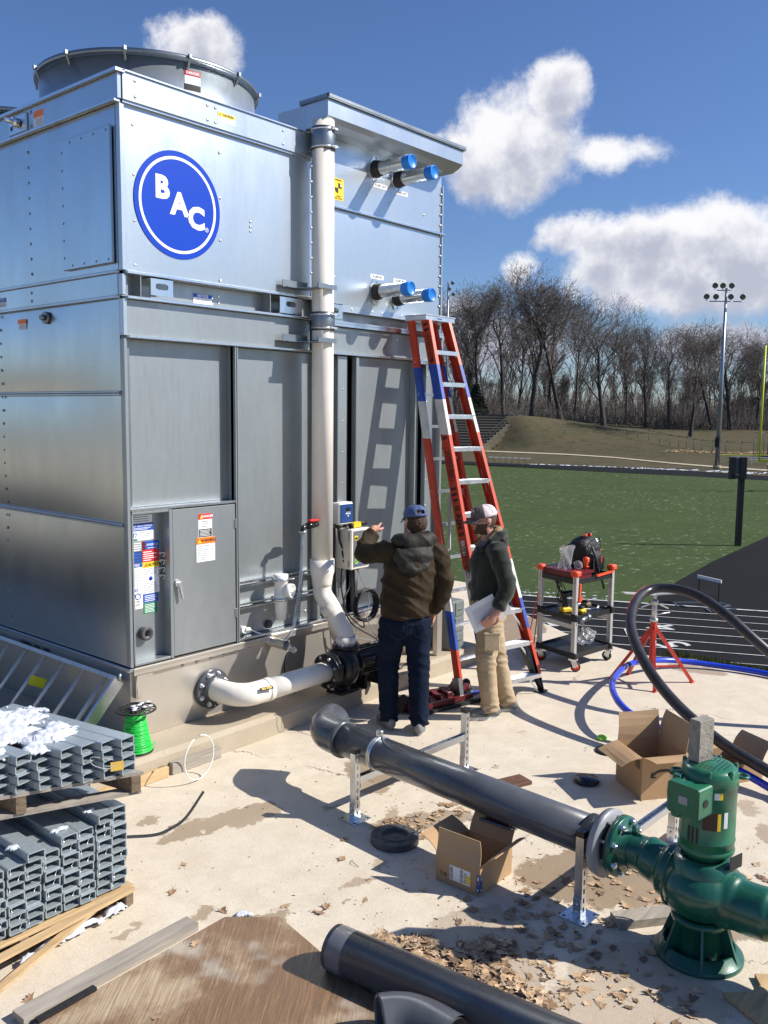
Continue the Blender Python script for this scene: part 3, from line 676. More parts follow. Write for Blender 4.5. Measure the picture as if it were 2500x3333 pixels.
# left face
S = 'galv_side'
def lpanel(name, y0, y1, z0, z1, x=XL, bul=.012, m=S):
    curved(name, [(x, y1, z0), (x, y0, z0), (x, y0, z1), (x, y1, z1)], (-1, 0, 0), bul, m)
for (y0, y1) in ((5.332, 8.85), (8.87, 12.36)):
    lpanel('side_panel', y0, y1, 3.43, 4.49, bul=.004); lpanel('side_panel', y0, y1, 2.625, 3.235); lpanel('side_panel', y0, y1, 1.715, 2.59, bul=.014); lpanel('side_panel', y0, y1, .70, 1.68, bul=.016)
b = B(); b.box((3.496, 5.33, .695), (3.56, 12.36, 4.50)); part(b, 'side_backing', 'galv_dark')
for z0, z1, x in ((3.405, 3.426, 3.462), (3.24, 3.262, 3.462), (2.592, 2.606, 3.470), (2.610, 2.623, 3.468), (1.682, 1.696, 3.470), (1.70, 1.713, 3.466)):
    b = B(); b.box((x, 5.33, z0), (3.52, 12.38, z1), .003); part(b, 'side_rail', 'galv')
b = B(); b.box((3.480, 5.33, 3.264), (3.52, 12.38, 3.403)); part(b, 'side_beam', S)
ap = B(); ap.box((3.462, 5.36, 3.475), (3.484, 5.98, 4.365), .004); apo = part(ap, 'access_panel', S)
r = B()
for y in (5.40, 5.55, 5.70, 5.85): r.dome((3.463, y, 4.335), (-1, 0, 0), .010); r.dome((3.463, y, 3.50), (-1, 0, 0), .010)
for k in range(7): r.dome((3.463, 5.955, 3.56+k*.12), (-1, 0, 0), .010)
stuff(r.build('rivet', 'bolt_dark', apo))
b = B()
for k in range(9): b.dome((3.487, 6.465, 3.50+k*.110), (-1, 0, 0), .012)
for z in (3.30, 3.36): b.dome((3.48, 6.465, z), (-1, 0, 0), .013)
for k in range(24): b.dome((3.478, 6.97, .80+k*.105), (-1, 0, 0), .012)
for z in (2.7, 2.8, 2.9, 3.0, 3.1): b.dome((3.478, 7.06, z), (-1, 0, 0), .012)
for y, z in ((6.37, 4.54), (6.37, 4.64), (6.66, 4.54), (6.66, 4.63), (6.9, 4.6)): b.dome((3.47, y, z), (-1, 0, 0), .013)
stuff(part(b, 'rivet', 'bolt_dark'))
bg_ = B(); bg_.box((3.452, 6.42, 4.515), (3.472, 6.68, 4.655), .012); bo = part(bg_, 'bearing_plate', 'zinc')
q = B(); q.cyl((3.452, 6.545, 4.595), (3.41, 6.545, 4.595), .035, n=14); q.cyl((3.42, 6.545, 4.595), (3.36, 6.545, 4.60), .018, n=8); q.build('axle', 'aluminium', bo)
q = B(); q.lathe((3.451, 6.49, 4.58), (-1, 0, 0), [(0, .022), (.002, .0001)], 12); q.lathe((3.451, 6.63, 4.57), (-1, 0, 0), [(0, .018), (.002, .0001)], 12); q.build('slot', 'black', bo)
b = B(); b.cyl((3.48, 6.26, 3.165), (3.462, 6.26, 3.165), .045, n=16); b.cyl((3.462, 6.26, 3.165), (3.43, 6.26, 3.165), .022, n=6); part(b, 'side_bolt', 'bolt_dark')
# rivets on the front
b = B(); F_ = lambda x, z, y=5.296, rr=.011: b.dome((x, y, z), (0, -1, 0), rr)
for z in (4.38, 4.06, 3.76, 3.47): F_(3.60, z, 5.30); F_(4.33, z-.02, 5.294)
for z in (3.92, 3.885, 3.85): F_(4.62, z, 5.293)
for x in (3.60, 4.20, 4.27, 4.93):
    for z in (4.55, 4.65): F_(x, z, 5.261)
for z in (3.30, 3.35): F_(4.37, z, 5.368); F_(4.31, z-.02, 5.368)
for k in range(9): F_(5.278, 3.5+k*.12, 5.298)
for k in range(13): F_(7.008, 3.42+k*.095, 5.292)
for k in range(13): F_(5.36+k*.135, 3.375, 5.298)
for x, z in ((5.95, 4.36), (6.25, 4.35), (6.75, 4.33), (5.62, 4.37), (5.55, 3.62)): F_(x, z, 5.298)
for k in range(9): F_(5.41, .85+k*.25, 5.338, .009); F_(5.66, .8+k*.27, 5.298, .007); F_(6.72, .8+k*.25, 5.348, .009); F_(6.828, .85+k*.25, 5.288, .009)
for x, z in ((5.5, 3.15), (5.78, 3.12), (6.1, 3.10), (5.42, 3.19), (5.56, 3.19), (6.0, 3.18), (6.4, 3.16)): F_(x, z, 5.309, .010)
for x, z in ((3.98, .745), (4.6, .75), (5.2, .80), (5.26, .80), (5.02, .79), (5.07, .79)): F_(x, z, 5.35, .014)
stuff(part(b, 'rivet', 'bolt'))
b = B(); b.cyl((4.83, 5.352, .765), (4.83, 5.325, .765), .036, n=6); b.cyl((4.83, 5.33, .765), (4.83, 5.315, .765), .022, n=14); part(b, 'hex_plug', 'pvc_grey_end')
b = B(); b.cyl((4.545, 5.352, .775), (4.545, 5.30, .775), .028, n=12); b.cyl((4.60, 5.31, .77), (4.545, 5.30, .775), .016, n=10); b.tube(bez([(4.60, 5.31, .77), (4.72, 5.29, .71), (4.85, 5.27, .695), (5.3, 5.262, .69)]), .006, 6); part(b, 'sensor_lead', 'white_plastic')
# strut channel rails bolted across the second panel
for z, x0, x1 in ((1.165, 4.44, 5.36), (.99, 4.44, 5.36)):
    b = B(); b.box((x0, 5.30, z-.004), (x1, 5.352, z)); b.box((x0, 5.30, z-.045), (x1, 5.352, z-.041)); b.box((x0, 5.345, z-.041), (x1, 5.352, z-.004)); b.box((x0, 5.298, z-.012), (x1, 5.302, z)); b.box((x0, 5.298, z-.045), (x1, 5.302, z-.033))
    part(b, 'strut_rail', 'zinc')
b = B()
for z in (.80, .86, .92, 1.0, 1.05, 1.1, 1.15): b.cyl((5.40, 5.30, z), (5.47, 5.24, z), .006, n=6)
stuff(part(b, 'stud', 'zinc'))

# stickers -----------------------------------------------------------
def sticker(x0, x1, z0, z1, m='white', y=5.30, name='label', parent=None, th=.0016):
    b = B(); b.box((x0, y-th, z0), (x1, y, z1)); return part(b, name, m, parent)
def lines(par, x0, x1, z0, z1, n, y, m='print_grey', jit=.2):
    b = B(); hz = (z1-z0)/n
    for k in range(n):
        z = z0+hz*(k+.5); b.box((x0, y-.0008, z-hz*.18), (x1-(x1-x0)*random.random()*jit, y, z+hz*.18))
    return stuff(b.build('small_print', m, par))
lg_ = B(); lg_.lathe((3.962, 5.295, 3.922), (0, -1, 0), [(0, .366), (.0022, .366), (.0022, .0001)], 72, smooth=False); logo = part(lg_, 'logo_disc', 'logo_blue')
lr = B(); lr.lathe((3.962, 5.2928, 3.922), (0, -1, 0), [(0, .328), (.001, .328), (.001, .308), (0, .308)], 72, smooth=False); lr.build('logo_ring', 'white', logo)
for ch, x, z in (('B', 3.823, 4.015), ('A', 3.968, 3.925), ('C', 4.113, 3.852)):
    text(ch, (x, 5.2918, z), .205, 'white', logo, bold=.010, name='logo_letter', ext=.0008)
text('®', (4.205, 5.2918, 3.79), .045, 'white', logo, name='logo_letter')
def head(s, x0, x1, z0, z1, m, par, tm, y, size=None, tri=False, name='label_heading'):
    b = B(); b.box((x0, y-.0008, z0), (x1, y, z1)); o = b.build(name, m, par)
    if s: text(s, ((x0+x1)/2+((z1-z0)*.45 if tri else 0), y-.0014, (z0+z1)/2), size or (z1-z0)*1.0, tm, o, bold=.0005)
    if tri:
        t_ = B(); c = x0+(z1-z0)*.6; zz = z0+(z1-z0)*.18; t_.prism([(c-(z1-z0)*.35, zz), (c+(z1-z0)*.35, zz), (c, zz+(z1-z0)*.62)], y-.0016, y-.0008, 1); t_.build('warning_triangle', tri, o)
    return o
# notice on the beam
l_ = sticker(4.135, 4.305, 3.275, 3.345, y=5.368); head('NOTICE', 4.135, 4.305, 3.318, 3.345, 'blue_label', l_, 'white', 5.3664); lines(l_, 4.165, 4.295, 3.28, 3.314, 4, 5.3664)
l_ = sticker(4.292, 4.452, 4.563, 4.632, y=5.262); head('CAUTION', 4.292, 4.452, 4.604, 4.632, 'yellow', l_, 'black', 5.2604, .022, 'orange_tag'); lines(l_, 4.30, 4.44, 4.567, 4.60, 4, 5.2604)
l_ = sticker(5.50, 5.655, 4.255, 4.43, 'yellow'); text('ATTENTION', (5.585, 5.297, 4.415), .016, 'black', l_); text('LIFTING', (5.595, 5.297, 4.285), .014, 'black', l_); text('CENTER OF GRAVITY', (5.59, 5.297, 4.268), .011, 'black', l_)
b = B()
for a0 in (0, math.pi):
    pts = [(5.59, 4.352)]+[(5.59+.043*math.cos(a0+math.pi/2*k/8), 4.352+.043*math.sin(a0+math.pi/2*k/8)) for k in range(9)]; b.prism(pts, 5.2972, 5.298, 1)
b.build('gravity_mark', 'black', l_)
for s, x, z in (('FLUID OUT', 6.13, 4.47), ('FLUID OUT', 6.42, 4.465), ('FLUID IN', 6.09, 3.685), ('FLUID IN', 6.405, 3.683)):
    y = 5.30 if z > 4.2 else 5.2935
    l_ = sticker(x-.088, x+.088, z-.019, z+.019, y=y); text(s, (x, y-.0022, z), .030, 'black', l_, bold=.0004)
# door labels
l_ = sticker(4.088, 4.214, 1.555, 1.735, y=5.282); head('DANGER', 4.088, 4.214, 1.692, 1.735, 'red', l_, 'white', 5.2804, .026, 'yellow'); head('', 4.092, 4.21, 1.56, 1.62, 'black', l_, 'white', 5.2804)
lines(l_, 4.12, 4.18, 1.63, 1.685, 3, 5.2804, 'print_grey'); lines(l_, 4.10, 4.20, 1.565, 1.615, 5, 5.2794, 'white')
l_ = sticker(4.066, 4.238, 1.375, 1.558, y=5.2804, th=.0018); head('WARNING', 4.066, 4.238, 1.508, 1.558, 'orange_tag', l_, 'black', 5.2786, .030, 'yellow'); lines(l_, 4.075, 4.225, 1.385, 1.50, 8, 5.2786, 'print_grey', .5)
# label bay
YB = 5.37
l_ = sticker(3.53, 3.745, 1.70, 1.755, y=YB); lines(l_, 3.55, 3.72, 1.705, 1.75, 3, YB-.0016)
l_ = sticker(3.53, 3.755, 1.645, 1.697, 'blue_label', y=YB); text('WET DECK SURFACE', (3.66, YB-.0022, 1.678), .018, 'white', l_); lines(l_, 3.54, 3.74, 1.649, 1.668, 2, YB-.0016, 'white')
l_ = sticker(3.53, 3.76, 1.575, 1.642, y=YB); text('CTI', (3.577, YB-.0022, 1.612), .045, 'blue_label', l_, bold=.001, shear=.2); lines(l_, 3.64, 3.75, 1.60, 1.638, 3, YB-.0016); head('', 3.555, 3.62, 1.577, 1.590, 'green_label', l_, 'white', YB-.0016)
l_ = sticker(3.53, 3.655, 1.50, 1.572, 'print_grey', y=YB); lines(l_, 3.56, 3.65, 1.50, 1.565, 4, YB-.0016, 'white')
l_ = sticker(3.53, 3.655, 1.415, 1.498, 'navy_face', y=YB); lines(l_, 3.54, 3.65, 1.42, 1.49, 3, YB-.0016, 'print_blue')
l_ = sticker(3.53, 3.655, 1.245, 1.412, y=YB); head('NOTICE', 3.53, 3.655, 1.385, 1.412, 'blue_label', l_, 'white', YB-.0016, .021); lines(l_, 3.535, 3.65, 1.25, 1.38, 11, YB-.0016)
l_ = sticker(3.53, 3.655, 1.085, 1.243, y=YB); b = B(); b.cyl((3.563, YB-.0016, 1.185), (3.563, YB-.003, 1.185), .031, n=6, smooth=False); b.build('emblem', 'black', l_)
b = B(); b.cyl((3.563, YB-.003, 1.185), (3.563, YB-.0042, 1.185), .023, n=24, smooth=False); e_ = b.build('emblem', 'logo_blue', l_); text('BAC', (3.563, YB-.005, 1.185), .019, 'white', e_)
b = B(); b.tube([(3.615+.022*math.cos(a), YB-.003, 1.175+.022*math.sin(a)) for a in [R(30+60*k) for k in range(6)]], .004, 4, closed=True); b.tube([(3.603+.011*math.cos(a), YB-.003, 1.222+.011*math.sin(a)) for a in [R(60*k) for k in range(6)]], .003, 4, closed=True); b.build('emblem', 'print_blue', l_)
text('FACTORY', (3.59, YB-.0022, 1.135), .021, 'black', l_); text('AUTHORIZED', (3.59, YB-.0022, 1.115), .014, 'black', l_); lines(l_, 3.54, 3.65, 1.088, 1.105, 2, YB-.0016)
YC = YB-.0016
l_ = sticker(3.658, 3.80, 1.505, 1.565, 'blue_label', y=YB); text('AMERICA', (3.742, YB-.0022, 1.537), .024, 'white', l_); lines(l_, 3.70, 3.79, 1.51, 1.52, 1, YC, 'white'); head('', 3.658, 3.685, 1.505, 1.565, 'maroon', l_, '', YC)
l_ = sticker(3.658, 3.795, 1.415, 1.503, 'red', y=YB); lines(l_, 3.665, 3.785, 1.42, 1.495, 5, YC, 'white', .6)
l_ = sticker(3.658, 3.798, 1.185, 1.413, y=YB); head('CAUTION', 3.658, 3.798, 1.372, 1.413, 'yellow', l_, 'black', YC, .027, 'orange_tag'); lines(l_, 3.665, 3.79, 1.32, 1.37, 4, YC); lines(l_, 3.665, 3.79, 1.19, 1.265, 6, YC)
b = B(); b.lathe((3.725, YC, 1.292), (0, -1, 0), [(0, .016), (.001, .016), (.001, .0001)], 20); b.build('emblem', 'logo_blue', l_)
l_ = sticker(3.66, 3.785, 1.12, 1.182, 'blue_label', y=YB); lines(l_, 3.67, 3.775, 1.125, 1.175, 4, YC, 'white')
l_ = sticker(3.66, 3.775, 1.04, 1.115, 'green_label', y=YB); lines(l_, 3.67, 3.765, 1.045, 1.11, 6, YC, 'white')
# left-face labels
def lsticker(y0, y1, z0, z1, hm, x=3.47):
    b = B(); b.box((x-.0016, y0, z0), (x, y1, z1)); o = part(b, 'label', 'white'); b = B(); b.box((x-.003, y0, z0+(z1-z0)*.55), (x-.0016, y1, z1)); b.build('label_heading', hm, o)
    b = B()
    for k in range(4): z = z0+(z1-z0)*(.08+.11*k); b.box((x-.0024, y0+.01, z), (x-.0016, y1-.02, z+(z1-z0)*.05))
    stuff(b.build('small_print', 'print_grey', o)); return o
lsticker(6.20, 6.33, 4.53, 4.635, 'orange_tag'); lsticker(6.56, 6.68, 3.10, 3.175, 'orange_tag', 3.478)
o = lsticker(6.86, 7.08, 3.285, 3.355, 'blue_label', 3.48); text('NOTICE', (3.476, 6.93, 3.34), .026, 'white', o, rot=(R(90), 0, R(-90)))
text('59006-101-100', (3.489, 6.62, .60), .075, 'black', tw, rot=(R(90), 0, R(-90)), name='stencilled_number')

# fans ---------------------------------------------------------------
def fan(cx, cy, z0=4.672, z1=5.435, r=.965):
    b = B(); b.lathe((cx, cy, z0), (0, 0, 1), [(0, r+.03), (.08, r+.01), (.2, r), (z1-z0, r), (z1-z0, r-.02), (.05, r-.02)], 96); o = part(b, 'fan_cowl', 'galv')
    b = B(); b.lathe((cx, cy, z1-.045), (0, 0, 1), [(0, r+.004), (.01, r+.035), (.03, r+.042), (.05, r+.035), (.06, r-.01), (0, r-.012), (0, r+.004)], 96); b.build('rim', 'galv_dark', o)
    b = B()
    for k in range(12):
        a = R(k*30+14); c, s = math.cos(a), math.sin(a); b.box((cx+c*(r+.05)-.012, cy+s*(r+.05)-.012, z1-.02), (cx+c*(r+.05)+.012, cy+s*(r+.05)+.012, z1+.012)); b.bar((cx+c*(r+.045), cy+s*(r+.045), z1-.01), (cx+c*(r+.01), cy+s*(r+.01), z1-.09), .02, .01)
    stuff(b.build('clip', 'galv_dark', o))
    b = B(); b.lathe((cx, cy, z1-.01), (0, 0, 1), [(0, r-.01), (.004, .1), (.004, .0001)], 48)
    for q_ in range(8): pass
    g = B()
    for rr in [.15+.1*k for k in range(9)]: g.tube([(cx+rr*math.cos(R(i*7.5)), cy+rr*math.sin(R(i*7.5)), z1+.005) for i in range(48)], .004, 4, closed=True)
    for k in range(12): a = R(30*k); g.tube([(cx+.1*math.cos(a), cy+.1*math.sin(a), z1+.01), (cx+r*math.cos(a), cy+r*math.sin(a), z1+.01)], .006, 4)
    g.build('fan_guard', 'zinc', o)
    return o
f1 = fan(5.15, 7.30); f2 = fan(5.15, 9.55)
# warning strip bent round the cowl
def cowl_strip(a0, a1, z0, z1, m, off=.002, par=f1, name='label'):
    b = B(); N = 5; vs = []
    for i in range(N+1):
        a = a0+(a1-a0)*i/N
        for z in (z0, z1): vs.append((5.15+(.965+off)*math.cos(a), 7.30+(.965+off)*math.sin(a), z))
    b.add(vs, [[2*i, 2*i+2, 2*i+3, 2*i+1] for i in range(N)], True); return b.build(name, m, par)
a0_, a1_ = R(-107.8), R(-99.3)
cs = cowl_strip(a0_, a1_, 5.06, 5.335, 'white')
cowl_strip(a0_, a1_, 5.295, 5.335, 'red', .004, cs, 'label_heading'); cowl_strip(a0_, a1_, 5.175, 5.225, 'black', .004, cs, 'label_heading'); cowl_strip(a0_, a1_, 5.06, 5.135, 'red', .004, cs, 'label_heading')
am = R(-103.5); tp = (5.15+.970*math.cos(am), 7.30+.970*math.sin(am), 5.315)
text('DANGER', tp, .03, 'white', cs, rot=(R(90), 0, R(-13.5)), bold=.001)
cowl_strip(a0_-R(1.4), a1_+R(1.8), 5.138, 5.172, 'white', .005, cs, 'arrow_label'); cowl_strip(a0_-R(1), a1_+R(.5), 5.151, 5.159, 'black', .0065, cs, 'arrow')
# two more signs of life on the tower: hood over the coil
hd = B()
prof = [(5.30, 4.925), (5.055, 4.925), (5.055, 4.797), (5.10, 4.765), (5.17, 4.735), (5.30, 4.735)]
hd.prism(prof, 5.215, 7.02, 0); ho = part(hd, 'gutter_hood', 'galv')
q = B(); q.box((5.20, 5.035, 4.92), (7.04, 5.36, 4.946), .003); q.box((5.197, 5.032, 4.93), (7.043, 5.048, 4.956), .002); q.box((5.197, 5.032, 4.93), (5.21, 5.36, 4.956), .002); q.build('hood_lip', 'galv_dark', ho)
b = B(); b.box((5.215, 5.302, 4.645), (7.02, 5.62, 4.918)); part(b, 'hood_back', 'galv')
for x, z in ((6.065, 4.60), (6.375, 4.575), (6.075, 3.555), (6.37, 3.53)):
    y0 = 5.30 if z > 4.2 else 5.292
    b = B(); oc_ = [(x+.085*sx, z+.085*sz) for sx, sz in ((-.45, 1.25), (.45, 1.25), (1, .5), (1, -.5), (.45, -1.25), (-.45, -1.25), (-1, -.5), (-1, .5))]
    b.prism(oc_, y0-.006, y0, 1); fp = part(b, 'pipe_collar', 'zinc')
    q = B()
    for sx, sz in ((0, 1.08), (0, -1.08), (-.85, .4), (.85, -.4)): q.dome((x+.085*sx, y0-.006, z+.085*sz), (0, -1, 0), .010)
    stuff(q.build('rivet', 'bolt_dark', fp))
    b = B(); b.lathe((x, y0, z), (0, -1, 0), [(0, .075), (.02, .074), (.03, .068), (.045, .068), (.05, .063), (.07, .063)], 28); part(b, 'rubber_grommet', 'black_rubber')
    b = B(); b.cyl((x, y0, z), (x, 4.915, z), .057, n=32, caps=False); fp = part(b, 'fluid_pipe', 'zinc')
    q = B(); q.lathe((x, 4.965, z), (0, -1, 0), [(0, .0605), (.072, .0605), (.076, .057), (.078, .053), (.074, .05), (.074, .0001)], 32); q.build('end_cap', 'cap_blue', fp)

# ================================================================== riser drain pipe
RX, RY = 5.26, 5.15
rp = thing('riser_pipe', 'tall white plastic pipe running down from the gutter hood to the black pump', 'pipe', (RX, RY, .6))
b = B(); b.cyl((RX, RY, 1.25), (RX, RY, 4.78), .0885, n=40); b.build('pipe', 'pvc_white', rp)
for z0, z1 in ((4.555, 4.72), (3.15, 3.288)):
    b = B(); b.lathe((RX, RY, z0), (0, 0, 1), [(0, .089), (0, .0935), (.008, .0965), (z1-z0-.008, .0965), (z1-z0, .0935), (z1-z0, .089)], 40); co = b.build('coupling', 'galv_dark', rp)
    q = B()
    for z in (z0+.016, z1-.016): q.lathe((RX, RY, z-.007), (0, 0, 1), [(0, .096), (0, .0995), (.014, .0995), (.014, .096)], 40); q.box((RX+.01, RY-.118, z-.008), (RX+.045, RY-.093, z+.008)); q.cyl((RX-.03, RY-.109, z), (RX+.075, RY-.109, z), .005, n=8)
    q.build('hose_clamp', 'aluminium', co)
    q = B(); q.lathe((RX, RY, z0-.004), (0, 0, 1), [(0, .089), (0, .0945), (.006, .0945), (.006, .089)], 40); q.lathe((RX, RY, z1-.002), (0, 0, 1), [(0, .089), (0, .0945), (.006, .0945), (.006, .089)], 40); q.build('rubber_band', 'black_rubber', co)
for z in (3.465, 3.045):
    b = B(); b.box((4.92, 5.20, z), (5.20, 5.262, z+.006)); b.box((4.92, 5.255, z), (5.19, 5.262, z+.062)); b.bar((5.06, 5.24, z+.003), (5.17, 5.06, z+.003), .12, .005)
    b.box((5.09, 5.03, z), (5.30, 5.044, z+.036)); co = b.build('pipe_bracket', 'galv_dark', rp)
    q = B(); q.lathe((RX, RY, z+.008), (0, 0, 1), [(0, .089), (0, .0925), (.014, .0925), (.014, .089)], 40); q.build('u_strap', 'galv_dark', co)
b = B(); b.lathe((RX, RY, 1.085), (0, 0, 1), [(0, .084), (.02, .088), (.045, .091), (.06, .095), (.085, .102), (.19, .102), (.19, .088)], 40); b.build('reducer', 'pvc_white', rp)
pth = bez([(RX, RY, 1.12), (RX, RY, 1.04), (RX+.005, RY-.01, .97), (RX+.03, RY-.06, .89), (5.325, 5.02, .74), (5.342, 4.97, .67), (5.342, 4.955, .62), (5.342, 4.95, .565)], 6)
b = B(); b.tube(pth, .0765, 32); b.build('elbow_run', 'pvc_white', rp)
for p, d in (((RX, RY, 1.09), (0, 0, -1)), ((5.293, 5.085, .855), (.28, -.52, -.80)), ((5.342, 4.95, .60), (0, 0, -1))):
    b = B(); d = Vector(d).normalized(); b.lathe(Vector(p)-d*.04, d, [(0, .077), (.0, .083), (.075, .083), (.078, .077)], 36); b.build('socket', 'pvc_white', rp)
b = B()
for z in (1.6,):
    b.cyl((5.18, 5.13, 1.575), (5.13, 5.12, 1.575), .022, n=12); b.cyl((5.13, 5.12, 1.575), (5.04, 5.11, 1.575), .026, n=12); b.tube(bez([(5.04, 5.11, 1.575), (5.0, 5.105, 1.57), (4.985, 5.10, 1.545)], 4), .018, 10); b.cyl((4.985, 5.10, 1.55), (4.985, 5.10, 1.53), .026, n=12)
vo = b.build('valve', 'black_gloss', rp)
b = B(); b.box((5.055, 5.08, 1.606), (5.16, 5.125, 1.626), .008); b.cyl((5.085, 5.12, 1.59), (5.085, 5.12, 1.62), .012, n=8); b.build('valve_handle', 'red', vo)
b = B(); b.lathe((4.985, 5.10, 1.530), (0, 0, 1), [(0, .02), (0, .034), (.012, .034), (.012, .02)], 16); b.build('hose_clamp', 'bolt', vo)
vh = B(); hp = bez([(4.985, 5.10, 1.54), (4.975, 5.10, 1.34), (4.955, 5.10, 1.1), (4.91, 5.10, .88), (4.87, 5.10, .75), (4.83, 5.14, .665)], 8); vh.tube(hp, .013, 12)
tag(vh.build('drain_hose', 'clear_hose'), 'clear vinyl tube hanging from the red-handled valve on the white riser pipe', 'hose')
b = B(); d0, d1 = Vector((4.80, 5.30, .635)), Vector((4.83, 5.13, .625)); b.cyl(d0, d1, .040, n=24, caps=False); b.cyl(d1, d0, .036, n=24, caps=False); so_ = part(b, 'overflow_stub', 'stainless')
b = B(); b.tube(bez([(4.82, 5.18, .62), (4.84, 5.11, .605), (4.87, 5.05, .585)], 5), [.032]*6+[.024]*4+[.004], 10); tag(b.build('plastic_sleeve', 'clear_plastic'), 'crumpled clear plastic sleeve sticking out of the steel overflow stub', 'plastic')
# pipe tee hanging on the strut rails
tee = thing('pipe_tee', 'white plastic tee fitting clamped to the strut rails with an open side mouth', 'pipe fitting', (4.83, 5.20, .9))
b = B(); X_, Y_ = 4.835, 5.195
b.lathe((X_, Y_, .98), (0, 0, 1), [(0, .04), (0, .056), (.06, .056), (.065, .052), (.15, .052), (.155, .058), (.215, .058), (.217, .04), (.215, .0001)], 28)
b.lathe((X_, Y_, 1.07), (.30, -.95, 0), [(0, .045), (.055, .046), (.056, .056), (.105, .056), (.106, .047), (.04, .042), (.04, .0001)], 28)
b.build('tee_body', 'white_plastic', tee)
b = B(); b.lathe((X_, Y_, .83), (0, 0, 1), [(0, .034), (0, .042), (.045, .042), (.05, .048), (.15, .050), (.155, .054), (.175, .054)], 28); b.lathe((X_, Y_, .83), (0, 0, 1), [(0, .034), (.02, .03), (.02, .0001)], 20); b.build('reducer', 'white_plastic', tee)
b = B()
for z in (1.145, .985):
    b.lathe((X_, Y_, z), (0, 0, 1), [(0, .057), (0, .0625), (.022, .0625), (.022, .057)], 28); b.box((X_-.012, Y_+.05, z), (X_+.012, 5.30, z+.022)); b.cyl((X_+.05, Y_-.045, z+.011), (X_+.085, Y_-.07, z+.011), .006, n=8)
b.build('pipe_clamp', 'zinc', tee)

# ================================================================== suction pipe + circulation pump
RY = 4.95
PZ = .385
sp = thing('suction_pipe', 'white plastic pipe with a black flange running from the tower basin to the black pump', 'pipe', (4.2, 5.3, .2))
b = B(); b.lathe((4.20, 5.298, PZ), (0, -1, 0), [(0, .09), (0, .152), (.028, .152), (.030, .14), (.030, .105), (.055, .102), (.075, .095), (.075, .08)], 40); fo = b.build('flange', 'pvc_grey', sp)
q = B()
for k in range(8):
    a = R(22.5+45*k); px_, pz_ = 4.20+.122*math.cos(a), PZ+.122*math.sin(a); q.cyl((px_, 5.268, pz_), (px_, 5.262, pz_), .019, n=14); q.cyl((px_, 5.262, pz_), (px_, 5.248, pz_), .013, n=6, smooth=False); q.dome((px_, 5.248, pz_), (0, -1, 0), .008, 1)
stuff(q.build('bolt', 'aluminium', fo))
b = B(); b.tube(bez([(4.20, 5.24, PZ), (4.20, 5.13, PZ), (4.222, 5.03, PZ), (4.285, 4.965, PZ), (4.38, RY, PZ), (4.46, RY, PZ)], 6), .0865, 36); b.build('elbow', 'pvc_white', sp)
b = B(); b.cyl((4.46, RY, PZ), (5.10, RY, PZ), .0825, n=36); b.build('pipe', 'pvc_white', sp)
b = B(); b.lathe((4.43, RY, PZ), (1, 0, 0), [(0, .083), (0, .090), (.05, .090), (.05, .082)], 36); b.build('socket', 'pvc_white', sp)
b = B(); b.prism([(4.285, 4.8), (4.415, 4.8), (4.415, 4.9), (4.285, 4.9)], .458, .459, 2)
# NO STEP tag on the shoulder of the elbow
tgo = B(); tgo.bar((4.31, 4.862, .437), (4.425, 4.842, .437), .0012, .03, up=(.0, .75, .66)); to_ = tgo.build('label', 'black', sp)
nt = text('NO STEP', (4.368, 4.849, .4385), .022, 'yellow', to_, rot=(R(50), 0, R(-10)), bold=.0006)
cp = thing('circulation_pump', 'black electric pump with bolted flanges standing on the plinth beside the tower', 'pump', (5.35, RY, .17))
b = B(); b.lathe((5.10, RY, PZ), (1, 0, 0), [(0, .06), (0, .145), (.028, .145), (.03, .11), (.04, .105), (.041, .145), (.066, .145), (.068, .10), (.10, .095), (.14, .11)], 36); fo = b.build('suction_flange', 'black_paint', cp)
q = B()
for k in range(8):
    a = R(22.5+45*k); y_, z_ = RY+.12*math.cos(a), PZ+.12*math.sin(a); q.cyl((5.10, y_, z_), (5.085, y_, z_), .014, n=6, smooth=False); q.cyl((5.17, y_, z_), (5.182, y_, z_), .014, n=6, smooth=False)
stuff(q.build('bolt', 'bolt', fo))
b = B(); vs = []
b.lathe((5.21, RY, PZ), (1, 0, 0), [(0, .10), (.02, .155), (.045, .17), (.11, .17), (.135, .155), (.15, .11), (.16, .10)], 36)
b.tube(bez([(5.275, RY-.125, PZ-.03), (5.29, RY-.09, PZ+.05), (5.33, RY-.02, PZ+.1), (5.342, RY, .50)], 6), .055, 16)
b.box((5.20, RY-.09, .171), (5.42, RY+.09, .20), .004); b.bar((5.28, RY, .19), (5.28, RY, .30), .10, .06, up=(0, 1, 0)); b.build('volute', 'black_paint', cp)
b = B(); b.lathe((5.342, RY, .565), (0, 0, -1), [(0, .06), (0, .118), (.024, .118), (.025, .108), (.035, .108), (.036, .118), (.06, .118), (.062, .06)], 36); fo = b.build('discharge_flange', 'black_paint', cp)
q = B()
for k in range(8):
    a = R(22.5+45*k); x_, y_ = 5.342+.095*math.cos(a), RY+.095*math.sin(a); q.cyl((x_, y_, .585), (x_, y_, .48), .010, n=8); q.cyl((x_, y_, .582), (x_, y_, .566), .015, n=6, smooth=False)
stuff(q.build('bolt', 'bolt_dark', fo))
b = B(); b.lathe((5.37, RY, PZ), (1, 0, 0), [(0, .09), (.03, .10), (.05, .12), (.07, .125), (.34, .125), (.345, .13), (.43, .13), (.44, .12), (.45, .06), (.455, .0001)], 40)
for k in range(26):
    a = R(k*360/26+4); b.bar((5.45, RY+.125*math.cos(a), PZ+.125*math.sin(a)), (5.70, RY+.125*math.cos(a), PZ+.125*math.sin(a)), .006, .018, up=(0, math.cos(a), math.sin(a)))
